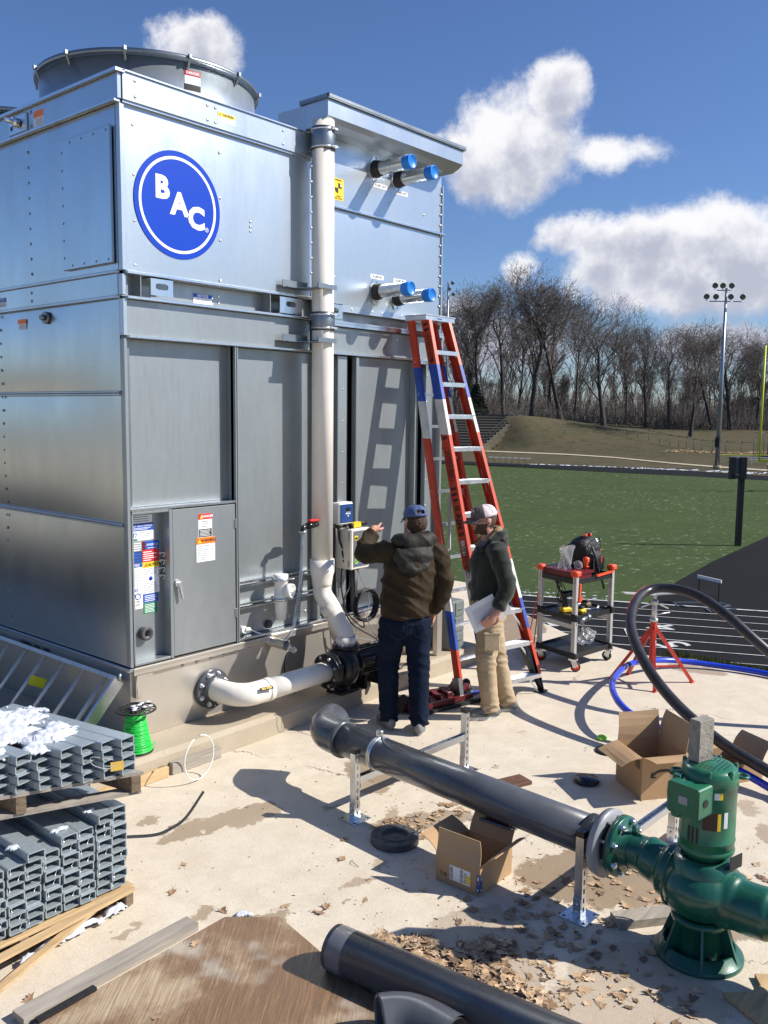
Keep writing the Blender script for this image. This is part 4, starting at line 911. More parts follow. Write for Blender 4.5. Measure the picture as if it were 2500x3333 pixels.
b.box((5.47, RY-.1, .171), (5.50, RY+.1, .27)); b.box((5.66, RY-.1, .171), (5.69, RY+.1, .27)); mo = b.build('motor', 'black_gloss', cp)
q = B(); q.box((5.60, RY-.215, PZ-.05), (5.74, RY-.115, PZ+.06), .008); q.build('junction_box', 'black_paint', mo)
q = B(); q.bar((5.645, RY-.095, PZ+.09), (5.685, RY-.095, PZ+.09), .001, .045, up=(0, -.6, .8)); q.build('label', 'paper', mo)

# ================================================================== controllers on the ribbed bay
c1 = thing('controller', 'small pale box with a dark blue face and display on the tower ribs', 'controller', (5.62, 5.22, 1.63))
b = B(); b.box((5.525, 5.205, 1.525), (5.705, 5.30, 1.72), .012); b.build('housing', 'white_plastic', c1)
b = B(); b.box((5.538, 5.199, 1.545), (5.692, 5.206, 1.705), .003); fo = b.build('face_plate', 'navy_face', c1)
b = B(); b.box((5.60, 5.196, 1.64), (5.655, 5.1995, 1.675)); b.build('display', 'dark_screen', fo)
b = B()
for k in range(5): b.box((5.598+k*.0125, 5.1965, 1.618), (5.607+k*.0125, 5.1995, 1.627))
b.box((5.622, 5.1965, 1.598), (5.636, 5.1995, 1.608)); b.box((5.60, 5.1975, 1.634), (5.656, 5.1995, 1.637)); stuff(b.build('keypad', 'white', fo))
b = B(); b.tube(bez([(5.54, 5.198, 1.70), (5.565, 5.198, 1.64), (5.555, 5.198, 1.60), (5.54, 5.198, 1.56)], 5), .0015, 4); b.tube(bez([(5.54, 5.198, 1.62), (5.58, 5.198, 1.58), (5.65, 5.198, 1.55)], 5), .0015, 4); b.build('swoosh', 'print_blue', fo)
b = B(); b.box((5.49, 5.24, 1.50), (5.58, 5.29, 1.525)); b.cyl((5.56, 5.25, 1.53), (5.56, 5.25, 1.49), .016, n=10); b.cyl((5.64, 5.25, 1.53), (5.64, 5.25, 1.49), .018, n=10); b.build('cable_gland', 'black_rubber', c1)
c2 = thing('control_cabinet', 'cream wall cabinet with a grey face panel, below the small blue controller', 'cabinet', (5.69, 5.2, 1.15))
b = B(); b.box((5.572, 5.135, 1.145), (5.80, 5.30, 1.495), .008); b.build('housing', 'off_white', c2)
b = B(); b.box((5.566, 5.105, 1.14), (5.806, 5.133, 1.50), .010); do = b.build('door', 'off_white', c2)
b = B(); b.box((5.595, 5.1025, 1.165), (5.785, 5.106, 1.478), .001); fo = b.build('face_plate', 'slate_face', do)
b = B(); b.box((5.608, 5.1005, 1.398), (5.65, 5.103, 1.438)); b.build('display_surround', 'yellow', fo)
b = B(); b.box((5.613, 5.0995, 1.405), (5.645, 5.101, 1.424)); b.build('display', 'dark_screen', fo)
b = B(); b.lathe((5.635, 5.102, 1.215), (0, -1, 0), [(0, .024), (.001, .024), (.001, .018), (0, .018)], 24); b.tube(bez([(5.642, 5.1005, 1.226), (5.628, 5.1005, 1.222), (5.642, 5.1005, 1.208), (5.628, 5.1005, 1.204)], 4), .002, 4); b.build('emblem', 'lime', fo)
text('iWater', (5.695, 5.1005, 1.215), .03, 'lime', fo) if False else None
b = B(); b.box((5.665, 5.1005, 1.207), (5.74, 5.1025, 1.225)); b.box((5.60, 5.1005, 1.182), (5.76, 5.1025, 1.186)); b.build('emblem_bar', 'print_blue', fo)
b = B(); b.box((5.562, 5.12, 1.40), (5.567, 5.14, 1.45)); b.box((5.562, 5.12, 1.17), (5.567, 5.14, 1.22)); b.build('hinge', 'bolt', do)
b = B(); b.cyl((5.65, 5.2, 1.15), (5.65, 5.2, 1.12), .014, n=10); b.cyl((5.70, 5.2, 1.15), (5.70, 5.2, 1.12), .014, n=10); b.cyl((5.73, 5.18, 1.15), (5.73, 5.18, 1.12), .017, n=10); b.build('cable_gland', 'black_rubber', c2)
mt = thing('meter', 'yellow and black handheld tester lying on top of the cream cabinet', 'meter', (5.69, 5.2, 1.52))
b = B(); b.bar((5.625, 5.15, 1.524), (5.72, 5.15, 1.530), .045, .042); b.build('body', 'yellow', mt)
b = B(); b.cyl((5.72, 5.15, 1.532), (5.80, 5.15, 1.534), .021, n=14); b.cyl((5.625, 5.15, 1.523), (5.60, 5.15, 1.521), .022, n=14); b.cyl((5.60, 5.15, 1.52), (5.545, 5.15, 1.512), .004, n=8); b.build('grip', 'black_rubber', mt)
# cables
def cable(pts, r, m, label, n=10, cat='cable', name='cable', group=None):
    b = B(); b.tube(bez(pts, n), r, 8); return tag(b.build(name, m), label, cat, group)
cable([(5.56, 5.24, 1.49), (5.55, 5.22, 1.38), (5.62, 5.20, 1.25), (5.64, 5.19, 1.2), (5.58, 5.2, 1.24), (5.575, 5.21, 1.3), (5.63, 5.19, 1.26), (5.655, 5.19, 1.17), (5.62, 5.20, 1.16), (5.57, 5.2, 1.22)], .009, 'black_rubber', 'black cable hanging bundled from the blue-faced controller')
cable([(5.64, 5.24, 1.49), (5.62, 5.23, 1.3), (5.60, 5.25, 1.0), (5.63, 5.2, .75), (5.72, 5.1, .62), (5.66, 5.05, .70), (5.60, 5.1, .74)], .006, 'black_rubber', 'thin black lead dropping past the left side of the cream cabinet')
cable([(5.52, 5.24, 1.5), (5.52, 5.23, 1.1), (5.54, 5.22, .85), (5.66, 5.12, .60), (5.60, 5.06, .55), (5.75, 5.0, .50), (5.92, 4.95, .30)], .004, 'print_grey', 'thin grey lead running down the ribs towards the pump motor')
cable([(5.65, 5.2, 1.12), (5.64, 5.19, .98), (5.56, 5.17, .90), (5.54, 5.15, .80), (5.60, 5.1, .66), (5.78, 4.99, .52), (5.80, 4.95, .42)], .007, 'black_rubber', 'black cable curving left from the cream cabinet down to the pump motor')
cable([(5.73, 5.18, 1.12), (5.76, 5.17, 1.06), (5.81, 5.15, .95), (5.85, 5.14, .82), (5.80, 5.12, .68), (5.86, 5.05, .5)], .004, 'print_grey', 'pale thin lead bowing right below the cream cabinet')
b = B()
for k in range(5):
    b.tube([(5.80+(.135+.008*math.sin(k*2))*math.cos(R(a)), 5.16-.012*k, .80+(.135+.008*math.cos(k*3))*math.sin(R(a))) for a in range(0, 360, 15)], .0085, 8, closed=True)
b.tube(bez([(5.70, 5.2, 1.13), (5.70, 5.18, 1.0), (5.68, 5.15, .90), (5.71, 5.13, .88)], 6), .0085, 8)
tag(b.build('cable_coil', 'black_rubber'), 'coil of black cable hanging under the cream cabinet', 'cable')
cable([(4.85, 5.10, .6), (4.83, 5.15, .5), (4.80, 5.1, .34), (4.83, 5.05, .25), (4.88, 5.02, .30)], .005, 'black_rubber', 'thin black lead looping below the steel overflow stub')
b = B(); b.tube([(6.1+(.06+.01*k)*math.cos(a), 5.06+.05*math.sin(a)+.01*k, .178+.004*k) for k in range(3) for a in [R(i*30) for i in range(12)]], .006, 6); b.tube(bez([(5.8, 5.05, .178), (5.95, 5.1, .178), (6.1, 5.0, .178), (6.3, 5.08, .178)], 6), .006, 6)
tag(b.build('cable_coil', 'black_rubber'), 'loose black cable lying on the plinth behind the man in jeans', 'cable')
# cabinet and post at the tower's far corner
gc = thing('louvred_cabinet', 'small grey cabinet with louvred doors on the plinth past the tower corner', 'cabinet', (7.15, 5.45, .17))
b = B(); b.box((6.93, 5.02, .172), (7.14, 5.26, .66), .008); b.build('housing', 'cabinet_grey', gc)
for k in range(3):
    b = B(); b.box((6.99, 5.012, .20+k*.155), (7.13, 5.022, .335+k*.155), .003); q = b.build('louvre_panel', 'cabinet_grey', gc)
    b = B(); b.box((7.03, 5.004, .26+k*.155), (7.09, 5.013, .272+k*.155)); b.build('handle', 'bolt', q)
b = B(); b.box((6.70, 5.02, .172), (6.78, 5.07, .66), .003); tag(b.build('steel_post', 'stainless'), 'short dull steel post on the plinth beside the louvred cabinet', 'post')

# ================================================================== stepladder
LT = {'FL': Vector((6.475, 5.05, 3.33)), 'FR': Vector((6.815, 5.05, 3.33)), 'BL': Vector((6.435, 5.19, 3.33)), 'BR': Vector((6.80, 5.19, 3.33))}
LB = {'FL': Vector((6.29, 4.13, .03)), 'FR': Vector((6.90, 3.985, .03)), 'BL': Vector((6.13, 4.335, .03)), 'BR': Vector((6.70, 4.26, .03))}
ld = thing('stepladder', 'tall orange stepladder with blue and white painted bands, folded and leaning on the tower', 'ladder', (6.6, 4.1, 0))
wd = (LB['FR']-LB['FL']).normalized()
fd = Vector((wd.y, -wd.x, 0))*1.0   # towards the camera side
def bnd(v): v = [0]+v+[1.0]; m_ = ['fiberglass', 'ladder_blue', 'ladder_white', 'fiberglass', 'ladder_white', 'ladder_blue', 'fiberglass']; return [(v[i], v[i+1], m_[i]) for i in range(7)]
bands = bnd([.13, .222, .322, .665, .775, .873]); bands_f = bnd([.121, .216, .311, .668, .80, .871]); bands_fr = bnd([.119, .209, .305, .65, .754, .834])
def lp(k, t): return LT[k].lerp(LB[k], t)
def channel(b, p0, p1, depth, width, inward, fwd, lips=False):
    """C rail: web plus two lips pointing inward"""
    b.bar(p0, p1, .004, depth, up=fwd) if False else None
    d = (p1-p0).normalized(); i_ = inward; n = fwd
    def plate(c0, c1, a, wa, nrm, th):
        vs = []
        for p in (c0, c1):
            for sa in (-1, 1):
                for sn in (-1, 1): vs.append(p+a*sa*wa/2+nrm*sn*th/2)
        b.add(vs, [[0, 1, 3, 2], [4, 6, 7, 5], [0, 4, 5, 1], [2, 3, 7, 6], [0, 2, 6, 4], [1, 5, 7, 3]])
    if not lips: plate(p0, p1, n, depth, i_, .004)
    for s in (-1, 1):
        o_ = n*s*(depth/2+(.0012 if lips else 0))+i_*width/2
        plate(p0+o_, p1+o_, i_, width+(.001 if lips else 0), n, .004)
for k, bd, dep, wid in (('FL', bands_f, .112, .034), ('FR', bands_fr, .112, .034), ('BL', bands, .078, .028), ('BR', bands_fr, .078, .028)):
    inward = wd if k[1] == 'L' else -wd
    rail = None
    for t0, t1, m in bd:
        b = B(); t1_ = min(t1, .955 if k != 'XX' else 1); 
        if t0 >= t1_ or (k[1] == 'R' and rail is not None and m == 'fiberglass'): continue
        if k[1] == 'R' and rail is None: t1_ = .955
        channel(b, lp(k, t0), lp(k, t1_), dep, wid, inward, fd, rail is not None and k[1] == 'R')
        o = b.build('rail' if rail is None else 'painted_band', m, ld if rail is None else rail)
        if rail is None: rail = o
    # foot
    b = B(); p0, p1 = lp(k, .945), lp(k, 1.0)
    if k == 'FR':
        pts = [lp(k, .90)+fd*.035, lp(k, .945), lp(k, .985)+wd*.0, Vector((6.90, 3.985, .0))]
        b.bar(lp(k, .875)-wd*.10, Vector((6.905, 3.985, .004))+Vector((0, 0, .0)), .012, .085, up=fd, h1=.05); b.bar(lp(k, .93)+wd*.004, Vector((6.905, 3.985, .004)), .012, .09, up=fd, h1=.07); b.bar(lp(k, .88)-wd*.09, lp(k, .97)-wd*.02, .05, .07, up=fd)
        b.box((6.84, 3.94, .001), (6.95, 4.02, .014), .004); b.build('foot', 'black_gloss', rail)
    else:
        b.bar(p0, p1-Vector((0, 0, .018)), wid*1.5, dep*1.08, up=fd); b.build('foot', 'galv_dark', rail)
NS = 11
for i in range(NS):
    t = (i+1)/(NS+.45)
    a, c = lp('FL', t), lp('FR', t)
    u = (c-a).normalized(); up_ = Vector((0, 0, 1))
    b = B(); a_ = a+u*.004; c_ = c-u*.004
    vs = []
    for p in (a_, c_):
        for y, z in ((.056, .014), (.056, -.022), (.053, -.022), (.053, .011), (-.050, .011), (-.050, -.016), (-.053, -.016), (-.053, .014)): vs.append(p+fd*y+up_*z)
    b.add(vs, [[j, (j+1) % 8, 8+(j+1) % 8, 8+j] for j in range(8)]+[list(range(8))[::-1], list(range(8, 16))])
    for r_ in range(5):
        o_ = fd*(-.04+.02*r_)+up_*.0145; b.bar(a_+o_, c_+o_, .004, .003)
    so_ = b.build('step', 'aluminium', ld)
    b = B(); L_ = .052 if i < 8 else .15
    for p, s in ((a_, 1), (c_, -1)):
        for f_ in (.054,):
            if i >= 7: b.bar(p+u*s*L_+fd*f_-up_*.016, p+u*s*.004+fd*f_-up_*(.016+L_*1.15), .018, .003, up=fd)
            else: b.add([p+fd*f_-up_*.016, p+u*s*L_+fd*f_-up_*.016, p+fd*f_-up_*.09, p+fd*(f_-.003)-up_*.016, p+u*s*L_+fd*(f_-.003)-up_*.016, p+fd*(f_-.003)-up_*.09], [[0, 1, 2], [3, 5, 4], [0, 3, 4, 1], [1, 4, 5, 2], [2, 5, 3, 0]])
    b.build('gusset', 'aluminium', so_)
    if i in (0, 1, 2, 3, 4, 5, 6, 7, 8, 9):
        t2 = t+.028; b = B(); a2, c2_ = lp('BL', t2), lp('BR', t2); b.bar(a2, c2_, .028, .026); so_ = b.build('rear_bar', 'aluminium', ld)
        u2 = (c2_-a2).normalized()
        if i % 2 == 0:
            b = B(); p = c2_-u2*.004
            b.add([p-up_*.013+fd*.014, p-u2*.07-up_*.013+fd*.014, p-up_*.09+fd*.014, p-up_*.013+fd*.011, p-u2*.07-up_*.013+fd*.011, p-up_*.09+fd*.011], [[0, 1, 2], [3, 5, 4], [0, 3, 4, 1], [1, 4, 5, 2], [2, 5, 3, 0]]); b.build('gusset', 'aluminium', so_)
b = B(); b.box((6.425, 5.0, 3.325), (6.865, 5.245, 3.375), .004); b.box((6.42, 4.995, 3.365), (6.87, 5.25, 3.380), .003); tc = b.build('top_cap', 'aluminium', ld)
text('WERNER', (6.63, 4.9985, 3.347), .018, 'print_blue', tc, name='cap_lettering')
# decals run down the outside of the front left rail
dn = (lp('FL', 1)-lp('FL', 0)).normalized(); ex = dn; ey = (fd-dn*fd.dot(dn)).normalized(); ez = ex.cross(ey)
web_n = -wd
def decal(s, t, size, m, bold=0):
    cu = bpy.data.curves.new('decal', 'FONT'); cu.body = s; cu.size = size; cu.align_x = 'CENTER'; cu.align_y = 'CENTER'; cu.extrude = .0004; cu.offset = bold; cu.materials.append(MATS[m])
    o = link('decal', cu, ld); yv = -(ex.cross(web_n)); yv = web_n.cross(ex)
    p = lp('FL', t)+web_n*.0042-world_org(ld)
    o.matrix_basis = Matrix(((ex.x, yv.x, web_n.x, p.x), (ex.y, yv.y, web_n.y, p.y), (ex.z, yv.z, web_n.z, p.z), (0, 0, 0, 1)))
    return o
for t in (.075, .39, .64): 
    o = decal('WERNER', t, .062, 'decal_dark', .001)
    b = B(); c = lp('FL', t)+web_n*.0035; yv = web_n.cross(ex); b.tube([c+ex*.16*math.cos(R(a))+yv*.036*math.sin(R(a)) for a in range(0, 360, 12)], .0022, 4, closed=True); b.build('decal_oval', 'decal_dark', ld)
decal('WERNER', .905, .062, 'decal_dark', .001)
decal('HAWKS', .63, .085, 'decal_dark', .004) if False else decal('II AJM S', .54, .085, 'decal_dark', .003)
b = B()
for t in (.012, .026, .112, .32, .455, .47, .485):
    c = lp('FL', t)+web_n*.0035; b.bar(c-ex*.012, c+ex*.012, .06, .001, up=web_n)
stuff(b.build('decal_bars', 'decal_dark', ld))
b = B()
for t in (.60, .61, .62): c = lp('FL', t)+web_n*.0035; b.bar(c-ex*.03, c+ex*.03, .05, .001, up=web_n)
b.build('worn_label', 'paper', ld)
b = B(); b.bar(lp('FL', .47)-fd*.06-wd*.01, lp('FL', .62)-fd*.17-wd*.03, .03, .012, up=wd); b.bar(lp('FL', .62)-fd*.17-wd*.03, lp('BL', .62), .02, .01, up=wd); b.build('spreader', 'alu_matt', ld); b = B(); b.bar(lp('FR', .41)-fd*.06, lp('FR', .47)-fd*.06, .03, .012, up=wd); b.build('spreader', 'alu_matt', ld)

# ================================================================== leaning grey ladder at the left face
gl = thing('straight_ladder', 'grey ladder with round rungs lying on edge against the left base of the tower', 'ladder', (3.2, 6.3, 0))
T0, T1 = Vector((3.435, 5.36, .605)), Vector((3.435, 8.3, .605)); Q0, Q1 = Vector((3.10, 5.40, .20)), Vector((3.10, 8.3, .20))
nn = (T1-T0).normalized().cross((Q0-T0).normalized())
for a, c, nm in ((T0, T1, 'rail'), (Q0, Q1, 'rail')):
    b = B(); b.bar(a, c, .075, .028, up=(a-(Q0 if a == T0 else T0))); b.build(nm, 'alu_matt', gl)
for k in range(11):
    b = B(); t = .05+.095*k; b.cyl(T0.lerp(T1, t), Q0.lerp(Q1, t), .015, n=12); b.build('rung', 'alu_matt', gl)
b = B(); b.bar(T0+Vector((0, -.01, 0)), Q0+Vector((0, -.01, 0)), .09, .006, up=(0, 1, 0)); b.bar(T0+Vector((0, .03, 0)), Q0+Vector((0, .03, 0)), .04, .03, up=(0, 1, 0)); b.cyl(T0+Vector((0, -.02, .0)), T0+Vector((0, -.02, .05)), .01, n=8); b.build('end_plate', 'zinc', gl)
b = B(); c = T0.lerp(Q0, .40)+(T1-T0)*.335+nn*-.02
tg_ = B(); p = Vector((3.285, 6.33, .445)); tg_.bar(p, p+Vector((.10, -.05, -.05)), .002, .075, up=(.3, -.1, 1)); tag(tg_.build('tag', 'yellow_card'), 'yellow card tag tied to a rung of the grey ladder', 'tag')

# ================================================================== pallets and steel tubes
WT, HT, TH = .0865, .0455, .0055
def tube_mesh(L, rib):
    w2, h2 = WT/2-.0006, HT/2-.0006; r = .008; prof = []
    for (cx, cz, a0) in ((w2-r, h2-r, 0), (-w2+r, h2-r, 90), (-w2+r, -h2+r, 180), (w2-r, -h2+r, 270)):
        for k in range(3): a = R(a0+45*k); prof.append((cx+r*math.cos(a), cz+r*math.sin(a), cx+(r-TH)*math.cos(a) if r > TH else cx, cz+(r-TH)*math.sin(a)))
    n = len(prof); vs = [(p[0], 0, p[1]) for p in prof]+[(p[2], 0, p[3]) for p in prof]+[(p[0], L, p[1]) for p in prof]+[(p[2], L, p[3]) for p in prof]
    fs = []
    for i in range(n):
        j = (i+1) % n; fs += [[i, j, n+j, n+i], [2*n+i, 3*n+i, 3*n+j, 2*n+j], [i, 2*n+i, 2*n+j, j], [n+i, n+j, 3*n+j, 3*n+i]]
    b = B(); b.add(vs, fs)
    return b.mesh('tube', 'tube_steel')
TM = [tube_mesh(1.35, 0), tube_mesh(1.36, 1)]
clipm = []
for s in (-1, 1):
    b = B(); b.bar((s*.018, .03, -HT/2+TH), (s*.024, .015, HT/2-TH), .004, .012, up=(0, 1, 0)); b.ball((s*.018, .025, -HT/2+TH+.002), .006, 6); clipm.append(b.mesh('clip', 'zinc'))
ORD = ['rightmost', 'second', 'third', 'fourth', 'fifth', 'sixth', 'seventh', 'eighth', 'ninth', 'tenth', 'eleventh', 'twelfth']
def place_tube(x, y, z, rz, label, grp, clip=None, L=0):
    o = bpy.data.objects.new('steel_tube', TM[L]); COL.objects.link(o); o.location = (x, y, z); o.rotation_euler = (0, random.uniform(-.02, .02), rz)
    tag(o, label, 'steel tube', grp)
    if clip is not None:
        c = bpy.data.objects.new('spacer_clip', clipm[clip]); COL.objects.link(c); c.parent = o
    return o
def cname(c): return 'rightmost column' if c == 0 else '%s column from the right' % ORD[c]
def rname(r): return 'top tube' if r == 0 else '%s tube down' % ORD[r]
# lower stack, ends on Y = 3.72
pz0 = .13
colh = [9, 9, 8, 8, 7, 8, 7, 7, 7]; xo = [0, .003, -.004, .002, .0, -.003, .004, 0, 0]
for c, nrow in enumerate(colh):
    for r in range(nrow):
        x = 2.415-WT/2-c*(WT+.0035)+xo[c]+random.uniform(-.003, .003)-(.012 if (c == 0 and r < 3) else 0); y = 3.722+random.uniform(-.012, .012)-(.03 if r == nrow-1 and c in (1, 5) else 0)
        z = pz0+HT/2+r*(HT+.0005)
        place_tube(x, y, z, random.uniform(-.006, .006), 'galvanised rectangular tube on the lower pallet, %s, %s' % (cname(c), rname(nrow-1-r)), 'galvanised tubes on the lower pallet', random.choice([0, 1, 1, 0, None]), random.randint(0, 1))
def plank(b, p0, p1, w_, h_): b.bar(p0, p1, w_, h_)
def pallet(name, label, org, rz, W_, D_, z, mtop, mbase, skew=0):
    p = thing(name, label, 'pallet', (org[0], org[1], z), rz)
    def pb(a, c, nm, m):
        b = B(); b.box(a, c, .003); b.build(nm, m, p, local=True)
    for i in range(4): pb((-W_, .02+i*(D_-.11)/3, .0), (0, .11+i*(D_-.11)/3, .016), 'deck_board', mbase)
    for i in range(3): x = -W_+.0+i*(W_-.045)/2; pb((x, .0, .016), (x+.045, D_, .098), 'stringer', mbase)
    for i in range(6): pb((-W_-.01, .0+i*(D_-.09)/5, .098), (.01, .09+i*(D_-.09)/5, .113), 'deck_board', mtop)
    return p
pallet('pallet', 'wooden pallet on the concrete under the lower stack of steel tubes', (2.43, 3.70), 0, 1.15, 1.3, .002, 'wood_new', 'wood_pallet')
b = B(); b.bar((2.40, 3.665, .128), (1.55, 3.60, .118), .05, .012); b.bar((2.22, 3.66, .126), (1.5, 3.50, .015), .04, .014); tag(b.build('broken_board', 'wood_new'), 'splintered pale board hanging off the front of the lower pallet', 'board')
# upper pallet, turned a little
UX, UY, UZ = 2.455, 3.655, .60
endd = Vector((-.60, .235, 0)).normalized(); lend = Vector((-.15, .82, 0)).normalized(); rzu = math.atan2(lend.y, lend.x)-math.pi/2
up_ = thing('pallet', 'grey wooden pallet sitting on the lower stack under the snowy tubes', 'pallet', (UX, UY, UZ))
def ub(u0, v0, z0, u1, v1, z1, nm, m, parent=up_):
    o_ = Vector((UX, UY, UZ)); q = [o_+endd*u0+lend*v0, o_+endd*u1+lend*v0, o_+endd*u1+lend*v1, o_+endd*u0+lend*v1]
    b = B(); b.add([(p.x, p.y, UZ+z0) for p in q]+[(p.x, p.y, UZ+z1) for p in q], [[0, 3, 2, 1], [4, 5, 6, 7], [0, 1, 5, 4], [1, 2, 6, 5], [2, 3, 7, 6], [3, 0, 4, 7]]); return b.build(nm, m, parent)
for i in range(4): ub(-.01, .01+i*.27, 0, 1.15, .10+i*.27, .016, 'deck_board', 'wood_grey')
for i in range(3): ub(.0+i*.53, .0, .016, .045+i*.53, 1.0, .100, 'stringer', 'wood_pallet')
for i in range(5): ub(-.015, .0+i*.215, .100, 1.16, .10+i*.215, .116, 'deck_board', 'wood_grey')
hcol = [4, 4, 4, 4, 3, 4, 4, 3, 4, 4]
stepx = WT+.010
for c in range(10):
    for r in range(hcol[c]):
        p = Vector((UX, UY, 0))+endd*(WT/2+.01+c*stepx)+lend*random.uniform(-.01, .01)
        z = UZ+.118+HT/2+r*(HT+.0008)
        place_tube(p.x, p.y, z, rzu, 'galvanised rectangular tube on the upper pallet, %s, %s' % (cname(c), rname(hcol[c]-1-r)), 'galvanised tubes on the upper pallet', None, 0 if 0 else 1).scale = (1, .66, 1)
# snow on the stacks
def snowpatch(pts, name, label, seed, hmax=.035, cell=.022):
    """lumpy snow over a polygon footprint given as (centre, radii) blobs on a base height"""
    xs = [p[0]-p[3] for p in pts]+[p[0]+p[3] for p in pts]; ys = [p[1]-p[4] for p in pts]+[p[1]+p[4] for p in pts]
    x0, x1, y0, y1 = min(xs), max(xs), min(ys), max(ys); nx, ny = int((x1-x0)/cell)+2, int((y1-y0)/cell)+2
    Hh = {}; vs = []; fs = []
    for j in range(ny):
        for i in range(nx):
            x, y = x0+i*cell, y0+j*cell; h = -1; zb = 0
            for (cx, cy, z, rx, ry) in pts:
                q = 1-math.hypot((x-cx)/rx, (y-cy)/ry)
                if q > h: h = q; zb = z
            nz = mnoise.fractal(Vector((x*14+seed, y*14, 0)), 1, 2, 4)
            hh = h+nz*.42+.06*mnoise.noise(Vector((x*60, y*60, seed)))
            if hh > .02: Hh[(i, j)] = len(vs); vs.append((x, y, zb+.002+min(hmax, hh*.05)*(1+.45*mnoise.noise(Vector((x*45, y*45, seed)))+.12*mnoise.noise(Vector((x*110, y*110, seed))))))
    for j in range(ny-1):
        for i in range(nx-1):
            k = [(i, j), (i+1, j), (i+1, j+1), (i, j+1)]
            if all(q in Hh for q in k): fs.append([Hh[q] for q in k])
    b = B(); b.add(vs, fs, True); n = len(vs)
    b.add([(v[0], v[1], v[2]-.006) for v in vs], [f[::-1] for f in fs], True)
    from collections import Counter
    ed = Counter(); dirs = {}
    for f in fs:
        for a, c in zip(f, f[1:]+f[:1]): ed[frozenset((a, c))] += 1; dirs[frozenset((a, c))] = (a, c)
    b.f += [[c, a, a+n, c+n] for e, k in ed.items() if k == 1 for a, c in [dirs[e]]]; m = len(b.f)-len(b.mi); b.mi += [0]*m; b.sm += [True]*m
    o = b.build(name, 'snow'); return tag(o, label, 'snow', kind='stuff')
TZ = UZ+.118+4*HT+.001
def UP(u, v, z): p = Vector((UX, UY, 0))+endd*u+lend*v; return (p.x, p.y, z)
snowpatch([UP(.28, .22, TZ-.004)+(.16, .10), UP(.42, .10, TZ-.02)+(.08, .10), UP(.45, .35, TZ-.002)+(.22, .17), UP(.62, .1, TZ-.02)+(.10, .09), UP(.68, .35, TZ)+(.14, .2), UP(.16, .35, TZ-.006)+(.07, .08), UP(.7, .03, TZ-.045)+(.06, .04), UP(.40, .55, TZ)+(.35, .22), UP(.75, .7, TZ)+(.25, .2)], 'snow', 'white crusty snow lying across the top of the upper tube stack', 3, .028, .011)
snowpatch([(2.24, 3.79, pz0+9*HT+.0, .035, .02), (2.10, 3.80, pz0+8*HT+.0, .05, .022), (1.86, 3.80, pz0+8*HT, .03, .03), (1.78, 3.80, pz0+7*HT, .02, .02)], 'snow', 'small bits of snow on top of the lower tube stack', 9, .012, .007)
snowpatch([(2.33, 3.72, .018, .075, .05), (2.15, 3.70, .018, .11, .04), (1.98, 3.68, .018, .10, .035), (1.85, 3.66, .018, .06, .03)], 'snow', 'band of old snow on the bottom boards of the lower pallet', 5, .03, .012)
b = B(); p0 = UP(.155, -.01, UZ+.13); t_ = tag(b.bar((p0[0]-.002, p0[1]-.012, UZ+.175), (p0[0]+.055, p0[1]-.035, UZ+.175), .002, .045, up=(0, 0, 1)).build('tag', 'yellow_tag'), 'small yellow tag wired to the tubes at the right corner of the upper stack', 'tag')
b = B(); b.tube(bez([(p0[0]+.02, p0[1]-.03, UZ+.19), (p0[0]-.03, p0[1]-.03, UZ+.18), (p0[0]-.09, p0[1]-.0, UZ+.21), (p0[0]-.08, p0[1]+.02, UZ+.24), (p0[0]+.02, p0[1]-.02, UZ+.205)], 6), .0018, 6); b.build('tie_wire', 'bolt_dark', t_) 
b = B(); q = UP(.60, .25, TZ+.04); b.bar((q[0], q[1], q[2]), (q[0]+.05, q[1]+.01, q[2]+.012), .05, .004); t_ = tag(b.build('tag', 'yellow_tag'), 'yellow tag wired on top of the snowy tubes at the left picture edge', 'tag')
b = B(); b.tube(bez([(q[0]-.1, q[1]-.04, q[2]-.02), (q[0]-.03, q[1]-.02, q[2]+.03), (q[0]+.02, q[1], q[2]+.008)], 6), .0022, 6); b.build('tie_wire', 'bolt_dark', t_)
# strap sticking out of the lower stack
b = B(); sp_ = bez([(2.36, 3.80, .36), (2.46, 3.78, .335), (2.60, 3.76, .30), (2.70, 3.77, .29), (2.83, 3.80, .30), (3.0, 3.86, .375)], 6)
for i in range(len(sp_)-1): b.bar(sp_[i], sp_[i+1], .003, .016, up=(0, .3, 1))
tag(b.build('strap', 'black_rubber'), 'black plastic strap end sticking out of the lower tube stack', 'strap')
# wire spool
sx, sy = 3.395, 5.10
spl = thing('wire_spool', 'black plastic spool wound with bright green wire beside the tube stacks', 'spool', (sx, sy, .17))
b = B()
for z, r_ in ((.172, .115), (.462, .140)):
    b.lathe((sx, sy, z), (0, 0, 1), [(0, r_-.012), (0, r_), (.010, r_), (.010, r_-.012), (0, r_-.012)], 48); b.lathe((sx, sy, z+.002), (0, 0, 1), [(0, .02), (0, .045), (.008, .045), (.008, .02), (0, .02)], 24)
    for k in range(16): a = R(22.5*k); b.bar((sx+.04*math.cos(a), sy+.04*math.sin(a), z+.005), (sx+(r_-.01)*math.cos(a), sy+(r_-.01)*math.sin(a), z+.005), .004, .006)
    for rr in (.07, .10): b.tube([(sx+rr*math.cos(R(a)), sy+rr*math.sin(R(a)), z+.006) for a in range(0, 360, 12)], .003, 6, closed=True)
b.cyl((sx, sy, .18), (sx, sy, .47), .04, n=20, caps=False); b.build('reel', 'black', spl)
b = B()
for k in range(34):
    t = k/33; z = .185+.265*t; r_ = .062+.045*(1-t)**1.4+random.uniform(-.002, .002); tl = random.uniform(-.005, .005)
    b.tube([(sx+r_*math.cos(R(a)), sy+r_*math.sin(R(a)), z+tl*math.sin(R(a+k*40))) for a in range(0, 360, 18)], .0052, 6, closed=True)
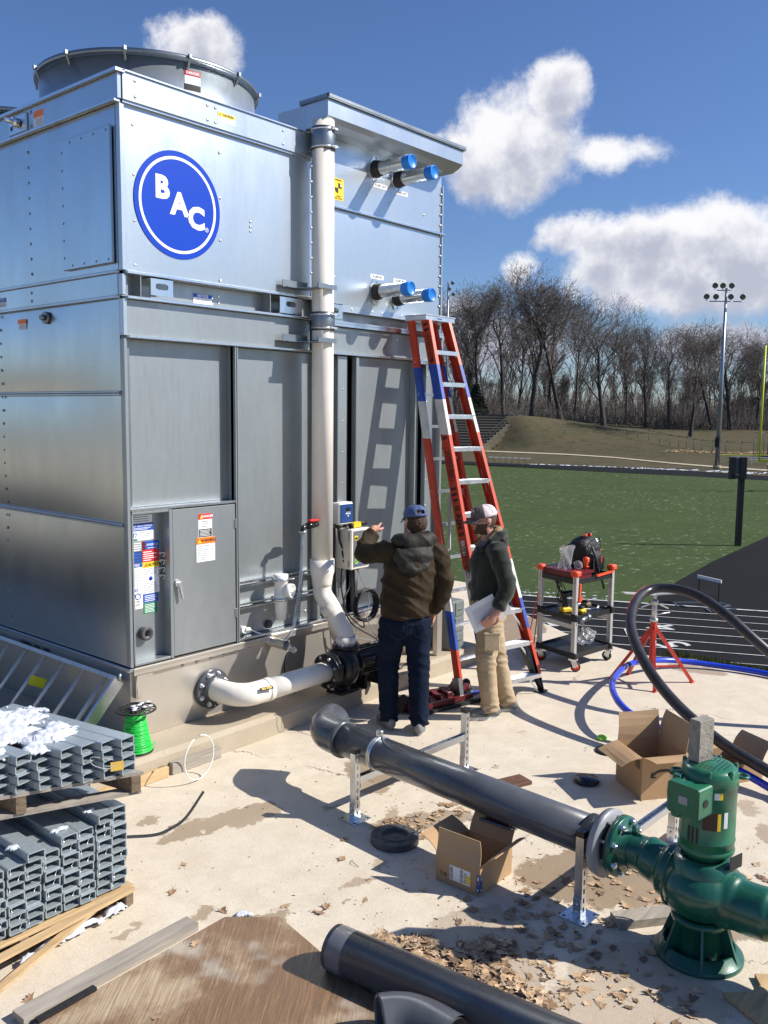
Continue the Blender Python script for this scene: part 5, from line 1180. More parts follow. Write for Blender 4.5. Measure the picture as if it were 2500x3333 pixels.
b.tube(bez([(sx+.10, sy-.04, .19), (sx+.14, sy-.02, .20), (sx+.17, sy+.02, .178)], 5), .004, 6); b.build('green_wire', 'wire_green', spl)
b = B()
for k in range(9): b.ball((sx-.05+.02*k+random.uniform(-.02, .02), sy+random.uniform(-.05, .05), .478), .016, 8, (1.4, 1, .3))
o = b.build('snow_crumbs', 'snow', spl); stuff(o)
b = B(); lp_ = [(3.62+.145*math.cos(R(a))*1.0, 4.70+.03*math.cos(R(a)), .165+.15*math.sin(R(a))) for a in range(-250, 95, 12)]
b.tube(lp_, .0045, 8); tag(b.build('wire_loop', 'white_plastic'), 'loop of stiff cream wire standing in front of the plinth beside the green spool', 'wire')

# ================================================================== grey pipe on strut frames
PP0, PP1 = Vector((4.115, 3.87, .375)), Vector((3.962, 1.87, .375)); PD = (PP1-PP0).normalized(); PR = .103
gp = thing('grey_pipe', 'long dark grey pipe with an elbow, lying on strut frames up to the green pump', 'pipe', (4.04, 2.9, .375))
b = B(); b.cyl(PP0-PD*.02, PP1, PR, n=48); b.build('pipe', 'pvc_grey', gp)
ED = Vector((.92, .38, .08)).normalized(); e_c = PP0-PD*.16
b = B(); b.tube(bez([PP0+PD*.06, PP0-PD*.03, PP0-PD*.10+ED*.01, PP0-PD*.145+ED*.05, PP0-PD*.16+ED*.115, PP0-PD*.16+ED*.20], 6), PR+.012, 40, caps=False)
b.lathe(PP0-PD*.16+ED*.20, -ED, [(0, PR+.012), (0, PR-.002), (.12, PR-.004)], 40); b.lathe(PP0+PD*.06, -PD, [(0, PR), (0, PR+.018), (.03, PR+.018), (.035, PR+.012)], 40); b.build('elbow', 'pvc_grey', gp)
b = B(); b.lathe(PP1-PD*.12, PD, [(0, PR), (0, PR+.010), (.09, PR+.012), (.10, PR)], 40); b.build('collar', 'pvc_grey_end', gp)
b = B(); b.lathe(PP1-PD*.035, PD, [(0, PR+.006), (0, .165), (.030, .170), (.033, .17), (.033, PR)], 48); go_ = b.build('flange', 'pvc_primer', gp)
st0 = PP0+PD*.36
b = B(); b.lathe(st0, PD, [(0, PR), (0, PR+.005), (.032, PR+.005), (.032, PR)], 40); b.box((st0.x-.012, st0.y-.035, .375+PR), (st0.x+.012, st0.y+.005, .375+PR+.045), .003); b.cyl((st0.x-.03, st0.y-.018, .375+PR+.028), (st0.x+.03, st0.y-.018, .375+PR+.028), .007, n=8)
tag(b.build('pipe_strap', 'zinc'), 'zinc strap clamp round the grey pipe near its elbow', 'clamp')
def strut_frame(name, A, C, label):
    f = thing(name, label, 'pipe stand', ((A[0]+C[0])/2, (A[1]+C[1])/2, 0), group='strut frames under the grey pipe')
    dv = (Vector((C[0], C[1], 0))-Vector((A[0], A[1], 0))).normalized(); pv = Vector((-dv.y, dv.x, 0)); s = .0205
    for (x, y), sd in ((A, 1), (C, -1)):
        c = Vector((x, y, 0)); b = B(); q = [c+dv*a_*.075+pv*b_*.075 for a_, b_ in ((-1, -1), (1, -1), (1, 1), (-1, 1))]
        b.prism([(p.x, p.y) for p in q], .001, .007); po_ = b.build('base_plate', 'zinc', f)
        q = B()
        for a_, b_ in ((-1, -1), (1, -1), (1, 1), (-1, 1)): p = c+dv*a_*.055+pv*b_*.055; q.lathe((p.x, p.y, .0073), (0, 0, 1), [(0, .009), (.0003, .0001)], 10)
        stuff(q.build('bolt_hole', 'black', po_))
        # strut post: C channel with slots in its back (towards the camera)
        b = B(); back = -pv if (-pv).dot(Vector((-.65, -.75, 0))) > 0 else pv; side = dv
        def plate(a0, a1, z0, z1, off, nrm, tang, th=.0028):
            o_ = c+nrm*off; p0 = o_+tang*a0; p1 = o_+tang*a1
            b.add([(p.x, p.y, z) for p in (p0-nrm*th/2, p1-nrm*th/2, p1+nrm*th/2, p0+nrm*th/2) for z in (z0, z1)], [[0, 1, 3, 2], [2, 3, 5, 4], [4, 5, 7, 6], [6, 7, 1, 0], [0, 2, 4, 6], [1, 7, 5, 3]])
        z = .008; top_ = .432
        plate(-s, -.007, z, top_, s, back, side); plate(.007, s, z, top_, s, back, side)
        zz = z
        k = 0
        while zz < top_-.01:
            z2 = min(zz+.022, top_); plate(-.007, .007, zz, z2, s, back, side); zz = z2+.026; k += 1
        plate(-s, s, z, top_, s, side, back); plate(-s, s, z, top_, -s, side, back)
        plate(-s, -.011, z, top_, -s, back, side); plate(.011, s, z, top_, -s, back, side)
        po = b.build('post', 'zinc', f)
        q = B(); cc = [c+side*a_*.024+back*b_*.024 for a_, b_ in ((-1, -1), (1, -1), (1, 1), (-1, 1))]; q.prism([(p.x, p.y) for p in cc], .422, .452); q.build('end_cap', 'black_gloss', po)
        q = B()
        for sg in (-1, 1): 
            o_ = c+side*sg*.0235; q.bar(o_+Vector((0, 0, .007)), o_+Vector((0, 0, .10)), .042, .005, up=side)
            for zb in (.035, .075): q.dome(o_+side*sg*.003+Vector((0, 0, zb)), side*sg, .009, .8)
        o_ = c-back*.0235; q.bar(o_+Vector((0, 0, .007)), o_+Vector((0, 0, .10)), .042, .005, up=back)
        q.build('foot_bracket', 'zinc', po)
        q = B(); o_ = c+dv*sd*.03; q.bar(o_+Vector((0, 0, .19))-pv*0, o_+Vector((0, 0, .275)), .04, .004, up=dv)
        for zb in (.205, .235): q.dome(o_+dv*sd*.003+Vector((0, 0, zb)), dv*sd, .008, .8)
        q.build('angle_bracket', 'zinc', po)
    a = Vector((A[0], A[1], .248))+dv*.024; c = Vector((C[0], C[1], .248))-dv*.024
    b = B()
    b.bar(a+Vector((0, 0, -.0195)), c+Vector((0, 0, -.0195)), .041, .0028); b.bar(a+pv*.0195, c+pv*.0195, .0028, .041); b.bar(a-pv*.0195, c-pv*.0195, .0028, .041)
    b.bar(a+pv*.0155+Vector((0, 0, .0195)), c+pv*.0155+Vector((0, 0, .0195)), .010, .0028); b.bar(a-pv*.0155+Vector((0, 0, .0195)), c-pv*.0155+Vector((0, 0, .0195)), .010, .0028)
    br = b.build('crossbar', 'zinc', f); q = B(); n_ = int((c-a).length/.05)
    for k in range(n_): p = a.lerp(c, (k+.5)/n_)+Vector((0, 0, -.0178)); q.bar(p-dv*.014, p+dv*.014, .013, .0006)
    stuff(q.build('slot', 'black', br)); return f
strut_frame('strut_frame', (3.90, 3.531), (4.97, 3.465), 'zinc strut frame under the grey pipe near its elbow, by the dark blind flange')
strut_frame('strut_frame', (3.852, 1.968), (4.912, 1.931), 'zinc strut frame under the grey pipe next to the green pump')

# ================================================================== green inline pump
GX, GY = 3.945, 1.40
gpump = thing('inline_pump', 'green vertical inline pump with a finned motor and a cone base', 'pump', (GX, GY, 0))
A_ = PD.copy()  # pipe axis
b = B(); b.lathe((GX, GY, 0), (0, 0, 1), [(.002, .20), (.018, .20), (.024, .195), (.026, .188), (.06, .165), (.06, .15), (.026, .17)], 48); bo_ = b.build('base_ring', 'green_paint', gpump)
b = B(); b.lathe((GX, GY, .02), (0, 0, 1), [(0, .125), (.15, .10), (.155, .13), (.18, .13), (.185, .11)], 48)
for k in range(6):
    a = R(25+60*k); d = Vector((math.cos(a), math.sin(a), 0)); n_ = Vector((-d.y, d.x, 0))*.006; c = Vector((GX, GY, 0))
    pts = [c+d*.19+Vector((0, 0, .02)), c+d*.10+Vector((0, 0, .02)), c+d*.10+Vector((0, 0, .19)), c+d*.128+Vector((0, 0, .19))]
    b.add([p+n_ for p in pts]+[p-n_ for p in pts], [[0, 1, 2, 3], [7, 6, 5, 4], [0, 4, 5, 1], [1, 5, 6, 2], [2, 6, 7, 3], [3, 7, 4, 0]])
b.build('pedestal', 'green_paint', gpump)
def volute(V=.0065):
    bm_ = B()
    c = Vector((GX, GY, .345))
    bm_.ball(c+Vector((0, 0, -.0)), .195, 28, (1.0, 1.0, .66))
    bm_.ball(c-A_*.02+Vector((.0, 0, -.03)), .15, 24, (1.15, 1.15, .9))
    f0 = c-A_*.375+Vector((0, 0, .03)); bm_.tube(bez([f0, f0+A_*.1, f0+A_*.20-Vector((0, 0, .02)), c], 6), [.085]*6+[.10]*6+[.13]*6+[.13], 28)
    f1 = c+A_*.50+Vector((0, 0, .0)); bm_.tube(bez([c, c+A_*.18-Vector((0, 0, .03)), c+A_*.34-Vector((0, 0, .02)), f1], 6), [.13]*6+[.115]*6+[.095]*6+[.09], 28)
    bm_.cyl(c+Vector((0, 0, -.14)), c+Vector((0, 0, .0)), .11, n=28)
    me = bm_.mesh('v', 'green_paint'); o = link('v', me); m = o.modifiers.new('r', 'REMESH'); m.mode = 'VOXEL'; m.voxel_size = V; m.use_smooth_shade = True; s_ = o.modifiers.new('s', 'SMOOTH'); s_.iterations = 14; s_.factor = .6
    dg_ = bpy.context.evaluated_depsgraph_get(); me2 = bpy.data.meshes.new_from_object(o.evaluated_get(dg_)); bpy.data.objects.remove(o)
    me2.transform(Matrix.Translation(-world_org(gpump))); me2.polygons.foreach_set('use_smooth', [True]*len(me2.polygons))
    if not me2.materials: me2.materials.append(MATS['green_paint'])
    return link('volute', me2, gpump)
vol = volute()
F0 = Vector((GX, GY, .375))-A_*.40
b = B(); b.lathe(F0, A_, [(-.035, .08), (-.035, .150), (-.005, .150), (.0, .145), (.004, .095), (.05, .088)], 40); fo = b.build('inlet_flange', 'green_paint', gpump)
b = B(); u_, q_ = frame_of(A_)
for k in range(8):
    a = R(22.5+45*k); p = F0+(u_*math.cos(a)+q_*math.sin(a))*.128; b.cyl(p-A_*.09, p+A_*.025, .009, n=8); b.cyl(p-A_*.0, p+A_*.018, .016, n=6, smooth=False)
stuff(b.build('bolt', 'zinc', fo))
F1 = Vector((GX, GY, .345))+A_*.46
b = B(); b.lathe(F1, A_, [(-.05, .09), (0, .092), (0, .150), (.035, .150), (.035, .09)], 40); fo = b.build('outlet_flange', 'green_paint', gpump)
b = B()
for k in range(8): a = R(22.5+45*k); p = F1+(u_*math.cos(a)+q_*math.sin(a))*.128; b.cyl(p-A_*.03, p+A_*.08, .009, n=8); b.cyl(p-A_*.018, p, .016, n=6, smooth=False)
stuff(b.build('bolt', 'zinc', fo))
b = B(); b.lathe(F1+A_*.037, A_, [(0, .09), (0, .150), (.035, .150), (.036, .105), (.10, .103), (1.5, .103)], 40); tag(b.build('outlet_pipe', 'pvc_grey'), 'dark grey pipe bolted to the right flange of the green pump', 'pipe')
# ribs cast on the volute, seal chamber, seal line
b = B()
for s in (-1, 1):
    for ph in (.25,): b.tube([Vector((GX, GY, .345))+A_*(-.115)+Vector((-A_.y*math.cos(R(a))*.17, A_.x*math.cos(R(a))*.17, math.sin(R(a))*.138)) for a in range(0, 360, 15)], .006, 6, closed=True)
b.lathe((GX, GY, .44), (0, 0, 1), [(-.02, .15), (.005, .145), (.03, .135), (.045, .125), (.05, .10)], 40); b.build('cover', 'green_paint', gpump)
b = B(); b.tube(bez([F0+A_*.05+Vector((0, 0, .10)), F0+A_*.08+Vector((0, 0, .09)), F0+A_*.14+Vector((0, 0, .07)), Vector((GX-.07, GY+.10, .47)), Vector((GX-.03, GY+.06, .49))], 6), .006, 8); b.cyl(F0+A_*.05+Vector((0, 0, .08)), F0+A_*.05+Vector((0, 0, .13)), .013, n=10); b.build('seal_line', 'green_paint', gpump)
MX, MY = GX+.01, GY-.005; MR = .122
b = B(); b.lathe((MX, MY, .47), (0, 0, 1), [(0, .09), (.05, .088), (.052, .125), (.065, .127), (.075, MR)], 40); b.build('motor_adapter', 'green_motor', gpump)
b = B(); b.lathe((MX, MY, .53), (0, 0, 1), [(0, MR-.004), (.006, MR), (.05, MR+.001), (.052, MR+.004), (.056, MR+.001), (.30, MR+.001), (.302, MR+.005), (.345, MR+.005), (.375, MR-.001), (.388, MR-.014), (.392, MR-.03), (.393, .0001)], 56); mo = b.build('motor', 'green_motor', gpump)
vd = Vector((-.32, -.95, 0)).normalized()
def on_m(a, z, off=0): return Vector((MX+(MR+.001+off)*math.cos(a), MY+(MR+.001+off)*math.sin(a), z))
b = B()
for a0, z0, z1, n_ in ((R(152), .685, .765, 6), (R(162), .575, .655, 3), (R(20), .68, .76, 6), (R(30), .58, .66, 4), (R(100), .66, .75, 6)):
    for k in range(n_):
        a = a0+R(6.2)*k*(1.5 if n_ == 3 else 1); p0, p1 = on_m(a, z0, .0008), on_m(a, z1, .0008); nr = Vector((math.cos(a), math.sin(a), 0)); b.bar(p0, p1, .0075 if n_ > 3 else .012, .0012, up=nr)
stuff(b.build('vent_slot', 'black', mo))
b = B()
for i in range(-4, 5):
    for j in range(-4, 5):
        x, y = i*.019, j*.019
        if .028 < math.hypot(x, y) < .088 and not (x < -.01 and y > .02): b.add([(MX+x-.005, MY+y-.005, .9236), (MX+x+.006, MY+y-.003, .9236), (MX+x, MY+y+.006, .9236)], [[0, 1, 2]])
for k in range(6): p = Vector((MX-.07+.016*k, MY+.055-.004*k, .9236)); b.bar(p-Vector((.008, .012, 0)), p+Vector((.008, .012, 0)), .007, .0004)
stuff(b.build('vent_hole', 'black', mo))
for a, z in ((R(-62), .875), (R(118), .875), (R(-20), .655)):
    b = B(); p = on_m(a, z, .018); b.tube([p+Vector((.026*math.cos(R(t)), .026*math.sin(R(t)), 0)) for t in range(0, 360, 20)], .007, 8, closed=True); b.build('lifting_eye', 'green_motor', mo)
b = B()
for a in (R(200), R(250), R(-50), R(0), R(90)): p = on_m(a, .895, -.004); b.box((p.x-.008, p.y-.008, .89), (p.x+.008, p.y+.008, .925), .003)
b.build('cap_lug', 'green_motor', mo)
# terminal box faces the camera side
tn = Vector((math.cos(R(169)), math.sin(R(169)), 0)); tt = Vector((-tn.y, tn.x, 0)); c = Vector((MX, MY, .80))+tn*(MR+.055)
b = B(); vs = []
def rbox(bld, c, tn, tt, hw, hh, d0, d1, r=.015):
    prof = []
    for sx_, sz_, a0 in ((1, 1, 0), (-1, 1, 90), (-1, -1, 180), (1, -1, 270)):
        for k in range(4): a = R(a0+30*k); prof.append((sx_*(hw-r)+r*math.cos(a), sz_*(hh-r)+r*math.sin(a)))
    n_ = len(prof); vs = [c+tt*p[0]+Vector((0, 0, p[1]))+tn*d for d in (d0, d1) for p in prof]
    bld.add(vs, [list(range(n_))[::-1], list(range(n_, 2*n_))]+[[i, (i+1) % n_, n_+(i+1) % n_, n_+i] for i in range(n_)])
rbox(b, c, tn, tt, .080, .072, -.075, .03); tb = b.build('terminal_box', 'green_motor', mo)
q = B(); rbox(q, c-Vector((0, 0, .02))-tt*.075-tn*.04, tn, tt, .02, .10, -.02, .01, .006); q.build('side_plate', 'green_motor', tb)
q = B(); rbox(q, c+tn*.0305-tt*.0, tn, tt, .022, .018, 0, .0008, .004); q.build('label', 'pvc_primer', tb)
q = B(); p = c+tt*.0835-tn*.02; q.cyl(p-tt*.002, p+tt*.0, .018, n=16); q.build('knockout', 'black', tb)
def mlabel(a0, a1, z0, z1, m, off, nm='label', par=None):
    b = B(); N = 6; vs = []
    for i in range(N+1):
        a = a0+(a1-a0)*i/N
        for z in (z0, z1): p = on_m(a, z, off); vs.append(p)
    b.add(vs, [[2*i, 2*i+2, 2*i+3, 2*i+1] for i in range(N)]); return b.build(nm, m, par or mo)
pl_ = mlabel(R(190), R(220), .655, .735, 'decal_dark', .0012, 'name_plate'); mlabel(R(220), R(227), .655, .735, 'yellow', .0013, 'name_plate', pl_)
mlabel(R(234), R(243), .665, .74, 'paper', .0012); q_ = mlabel(R(211), R(222), .80, .855, 'paper', .0012); mlabel(R(222), R(229), .80, .855, 'yellow', .0014)
b = B(); rbox(b, Vector((MX, MY, .505))+Vector((math.cos(R(262)), math.sin(R(262)), 0))*.145, Vector((math.cos(R(255)), math.sin(R(255)), 0)), Vector((-math.sin(R(255)), math.cos(R(255)), 0)), .045, .032, 0, .003, .005); np_ = b.build('spec_plate', 'black', gpump)
# block standing on the motor
bk = B(); M_ = Matrix.Translation((GX+.02, GY+.045, .9235)) @ Matrix.Rotation(R(-18), 4, 'Z'); bk.M = M_; bk.box((-.05, -.03, 0), (.05, .03, .195), .003); bk.M = None
tag(bk.build('brick', 'brick_grey'), 'grey concrete brick standing on end on top of the green motor', 'brick')
b = B(); b.bar((3.90, 1.80, .022), (4.20, 1.57, .022), .10, .04); tag(b.build('timber_block', 'wood_grey'), 'short weathered timber block behind the green pump base', 'wood')
# blind flange on the slab
bf = B(); bc = (3.84, 3.16, .001); bf.lathe(bc, (0, 0, 1), [(0, .13), (0, .142), (.036, .142), (.040, .138), (.040, .088), (.046, .084), (.044, .075), (.030, .07), (.028, .035), (.030, .0001)], 64, smooth=False); bfo = bf.build('blind_flange', 'pvc_grey_end'); tag(bfo, 'round black plastic blind flange lying on the slab beside the damp leaves', 'flange')
q = B()
for k in range(8): a = R(45*k+10); q.lathe((bc[0]+.113*math.cos(a), bc[1]+.113*math.sin(a), .0415), (0, 0, 1), [(0, .011), (.0004, .0001)], 12)
stuff(q.build('bolt_hole', 'black', bfo))
b = B(); b.M = Matrix.Translation((4.97, 3.09, .001)) @ Matrix.Rotation(R(-20), 4, 'Z'); b.box((-.14, -.07, 0), (.14, .07, .025), .004); b.box((-.10, -.04, .0252), (.10, .04, .03), .002); tag(b.build('iron_tray', 'brown_iron'), 'flat rusty brown iron cover behind the grey pipe', 'cover')

# ================================================================== cardboard boxes
def carton(name, label, pos, rz, w_, d_, h_, flaps, cat='box'):
    o = thing(name, label, cat, pos, rz); t = .004
    b = B(); b.box((-w_/2, -d_/2, 0), (w_/2, d_/2, t)); b.box((-w_/2, -d_/2, t), (w_/2, -d_/2+t, h_)); b.box((-w_/2, d_/2-t, t), (w_/2, d_/2, h_)); b.box((-w_/2, -d_/2+t, t), (-w_/2+t, d_/2-t, h_)); b.box((w_/2-t, -d_/2+t, t), (w_/2, d_/2-t, h_))
    b.build('walls', 'cardboard', o, local=True)
    for side, L, ang, in flaps:
        b = B()
        nx, ny = {'-y': (0, -1), '+y': (0, 1), '-x': (-1, 0), '+x': (1, 0)}[side]; n = Vector((nx, ny, 0)); tv = Vector((-ny, nx, 0)); half = (w_ if ny else d_)/2-.003; base = n*((d_ if ny else w_)/2-.002)+Vector((0, 0, h_))
        dr = n*math.sin(R(ang))+Vector((0, 0, math.cos(R(ang)))); nr = dr.cross(tv)
        N = 4; vs = []
        for i in range(N+1):
            for s in (-1, 1): 
                p = base+dr*L*i/N+tv*s*(half-.006*i/N)+nr*(.012*math.sin(math.pi*i/N)*(1 if s > 0 else .4)); vs += [p-nr*t/2, p+nr*t/2]
        fs = []
        for i in range(N): a = 4*i; fs += [[a, a+2, a+6, a+4], [a+1, a+5, a+7, a+3], [a, a+4, a+5, a+1], [a+2, a+3, a+7, a+6]]
        fs += [[0, 1, 3, 2], [4*N, 4*N+2, 4*N+3, 4*N+1]]; b.add(vs, fs); b.build('flap', 'cardboard_in' if ang < 60 else 'cardboard', o, local=True)
    return o
c1_ = carton('carton', 'open cardboard carton with a white shipping label, in front of the grey pipe', (3.822, 2.586, .001), R(1.5), .32, .28, .158, [('-x', .138, -3), ('+y', .13, 62), ('-y', .115, 48), ('+x', .14, 30)])
XB = 3.822-.1605
def cface(y0, y1, z0, z1, m, name, par=c1_, th=.0008, xo=0):
    b = B(); b.box((-.1605-th-xo, y0-2.586, z0), (-.1605-xo, y1-2.586, z1)); return b.build(name, m, par, local=True)
lb = cface(2.505, 2.635, .035, .115, 'paper_white', 'shipping_label')
b = B()
for k in range(16):
    z = .042+.0042*k; b.box((-.1622, .028, z), (-.1613, .046, z+random.choice((.0012, .0024)))); b.box((-.1622, -.035, z), (-.1613, -.018, z+random.choice((.0012, .0024))))
for k in range(5): b.box((-.1622, -.06-.0*k, .045+.012*k), (-.1613, -.04, .049+.012*k))
stuff(b.build('barcode', 'black', lb, local=True))
q = B(); q.box((-.1625, -.078, .045), (-.1613, -.055, .09)); q.build('yellow_label', 'yellow', lb, local=True)
b = B(); b.box((-.1613, -.1405, .02), (-.1604, -.118, .115)); b.box((-.1604, -.1413, .02), (-.138, -.1404, .115)); tp_ = b.build('corner_label', 'navy_face', c1_, local=True)
b = B()
for k in range(2): b.lathe((-.1614, -.129, .033+.06*k), (-1, 0, 0), [(0, .006), (.0005, .0001)], 12); b.lathe((-.150, -.1414, .033+.06*k), (0, -1, 0), [(0, .006), (.0005, .0001)], 12)
for k in range(3): b.box((-.1618, -.135+.004*k, .085), (-.1613, -.133+.004*k, .108))
stuff(b.build('corner_print', 'paper', tp_, local=True))
text('718', (-.1609, .09, .05), .03, 'black', None, rot=(R(90), 0, R(-90)), name='scribble').parent = c1_
pc = thing('parts_pouch', 'clear plastic pouch with a dark red tool lying on the flap of the open carton', 'pouch', (3.99, 2.55, .2))
b = B(); b.M = Matrix.Translation((4.005, 2.56, .232)) @ Matrix.Rotation(R(22), 4, 'Y') @ Matrix.Rotation(R(8), 4, 'Z'); b.box((-.055, -.10, 0), (.055, .10, .016), .006); b.M = None; b.build('pouch', 'bubble', pc)
b = B(); b.M = Matrix.Translation((4.005, 2.56, .235)) @ Matrix.Rotation(R(22), 4, 'Y') @ Matrix.Rotation(R(8), 4, 'Z'); b.cyl((-.03, -.08, .018), (.02, .08, .018), .006, n=8); b.cyl((-.02, -.08, .018), (-.005, .05, .018), .004, n=8); b.M = None; b.build('tool', 'maroon', pc)
c2_ = carton('carton', 'large open cardboard carton with a printed arrow curve, behind the green pump', (5.33+.16*.81+.17*.59, 2.315-.16*.59+.17*.81, .001), R(-36), .32, .34, .285, [('+y', .19, 4), ('+x', .20, 12), ('-x', .155, 108), ('-y', .155, 82)])
b = B(); cv = bez([(-.09, -.1715, .155), (-.05, -.1715, .185), (.01, -.1715, .19), (.07, -.1715, .175), (.12, -.1715, .14)], 6)
for i in range(len(cv)-1): b.bar(cv[i], cv[i+1], .0008, .014+.004*math.sin(i*.13), up=(0, 0, 1))
b.bar((-.095, -.1715, .15), (-.06, -.1715, .148), .0008, .010, up=(0, 0, 1)); b.bar((-.095, -.1715, .15), (-.085, -.1715, .185), .0008, .010, up=(1, 0, 0)); b.build('printed_arrow', 'black', c2_, local=True)
b = B(); b.box((.03, -.1712, .03), (.10, -.1704, .075)); b.build('print_block', 'decal_dark', c2_, local=True)
b = B()
for k in range(5): b.box((-.1612, -.14+.012*k, .20), (-.1604, -.133+.012*k, .26))
stuff(b.build('side_print', 'decal_dark', c2_, local=True))
c3_ = carton('carton', 'low open cardboard carton half hidden behind the brick and the green motor', (6.12, 2.06, .001), R(-28), .40, .30, .13, [('+y', .14, 70), ('+x', .14, 35), ('-x', .13, 80)])
# small discs, rag, litter by the big carton
dsc = thing('black_disc', 'black spoked plastic disc on the slab behind the large open carton', 'disc', (5.98, 2.85, 0))
b = B(); c = (5.98, 2.86, .002); b.lathe(c, (0, 0, 1), [(0, .07), (0, .10), (.010, .10), (.010, .07), (0, .07)], 32)
for k in range(8): a = R(45*k); b.bar((c[0], c[1], .008), (c[0]+.08*math.cos(a), c[1]+.08*math.sin(a), .008), .012, .006)
b.cyl(c, (c[0], c[1], .012), .03, n=16); b.build('disc', 'black', dsc)
b = B(); b.lathe((5.36, 2.72, .002), (0, 0, 1), [(0, .0001), (.004, .085), (.02, .09), (.03, .08), (.034, .0001)], 32); tag(b.build('black_puck', 'black_gloss'), 'glossy black round disc beside the left corner of the large open carton', 'disc')
b = B(); b.M = Matrix.Translation((6.18, 3.02, .012)) @ Matrix.Rotation(.4, 4, 'Z'); b.ball((0, 0, 0), .05, 12, (1.2, .8, .28)); b.M = None; tag(b.build('glove', 'lime'), 'bright lime cloth lying behind the large open carton', 'cloth')

# ================================================================== hoses and pipe stand
HB = [(5.2, .55, .07), (5.75, 1.12, .07), (5.96, 1.45, .09), (6.04, 1.78, .15), (6.13, 2.13, .24), (6.30, 2.51, .38), (6.51, 2.83, .55), (6.80, 3.10, .74), (7.17, 3.25, .865), (7.50, 3.28, .935), (7.60, 3.13, .965), (7.54, 2.87, .955), (7.42, 2.57, .86), (7.38, 2.32, .70), (7.44, 2.06, .49), (7.58, 1.76, .21), (7.72, 1.45, .075), (7.9, .9, .065), (8.0, .2, .065)]
b = B(); b.tube(bez(HB, 10), .042, 22); ho_ = tag(b.build('black_hose', 'hose_black'), 'thick black pipe looping up over the red stand and back to the slab', 'hose')
b = B(); hs = bez([(p[0]+.0, p[1]+.035, p[2]+.031) for p in HB], 10); b.tube(hs[40:120], .0025, 4); b.build('pinstripe', 'red_paint', ho_)
HL = [(5.6, 1.0, .04), (5.84, 1.49, .045), (5.98, 1.72, .055), (6.05, 1.95, .09), (6.10, 2.29, .14), (6.28, 2.66, .18), (6.33, 2.88, .21), (6.62, 3.14, .22), (7.08, 3.37, .20), (7.78, 3.53, .16), (8.37, 3.42, .09), (8.66, 3.08, .045), (8.75, 2.55, .035), (8.6, 1.9, .035), (8.3, 1.2, .035)]
b = B(); b.tube(bez(HL, 10), .027, 18); hb_ = tag(b.build('blue_hose', 'hose_blue'), 'bright blue hose curving round the red stand and out to the grass edge', 'hose')
b = B(); hh_ = bez(HL, 10); 
for k in (86, 88): b.tube(hh_[k:k+2], .0275, 18)
b.build('printed_band', 'black', hb_)
ps = thing('pipe_stand', 'red four-legged pipe stand with a grey screw head under the black pipe', 'stand', (7.89, 3.31, 0))
PX, PY = 7.78, 3.33
b = B(); b.bar((PX, PY, .12), (PX, PY, .60), .045, .045, up=(1, 0, 0)); b.build('column', 'red_paint', ps)
for fx, fy in ((7.584, 3.211), (8.10, 3.07), (7.93, 3.63), (7.72, 3.70)):
    b = B(); b.bar((PX, PY, .57), (fx, fy, .01), .028, .028, up=(0, 0, 1)); b.box((fx-.03, fy-.02, .001), (fx+.03, fy+.02, .008), .002); b.build('leg', 'red_paint', ps)
b = B()
for fx, fy in ((7.584, 3.211), (8.10, 3.07), (7.93, 3.63)): b.bar((PX, PY, .17), (PX+(fx-PX)*.72, PY+(fy-PY)*.72, .165), .02, .016)
b.build('brace', 'red_paint', ps)
b = B(); b.box((PX-.024, PY-.026, .25), (PX+.01, PY-.0235, .42)); b.build('label', 'paper_white', ps)
b = B(); b.cyl((PX, PY, .6), (PX, PY, .80), .024, n=16); b.cyl((PX, PY, .60), (PX, PY, .63), .036, n=16); b.build('screw', 'alu_matt', ps)
b = B(); b.bar((PX, PY, .78), (PX+.10, PY-.09, .72), .02, .012); b.bar((PX, PY, .78), (PX-.09, PY+.09, .735), .02, .012); b.cyl((PX, PY, .76), (PX, PY, .80), .034, n=16); b.build('wing_nut', 'alu_matt', ps)
b = B(); b.cyl((PX, PY, .80), (PX, PY, .86), .018, n=10); b.bar((PX, PY, .855), (7.93, 3.02, .90), .07, .010); b.bar((PX, PY, .855), (7.52, 3.52, .88), .07, .010); b.build('pipe_head', 'alu_matt', ps)
b = B(); b.cyl((PX+.02, PY, .66), (PX+.14, PY-.09, .675), .006, n=8); b.build('tommy_bar', 'alu_matt', ps)

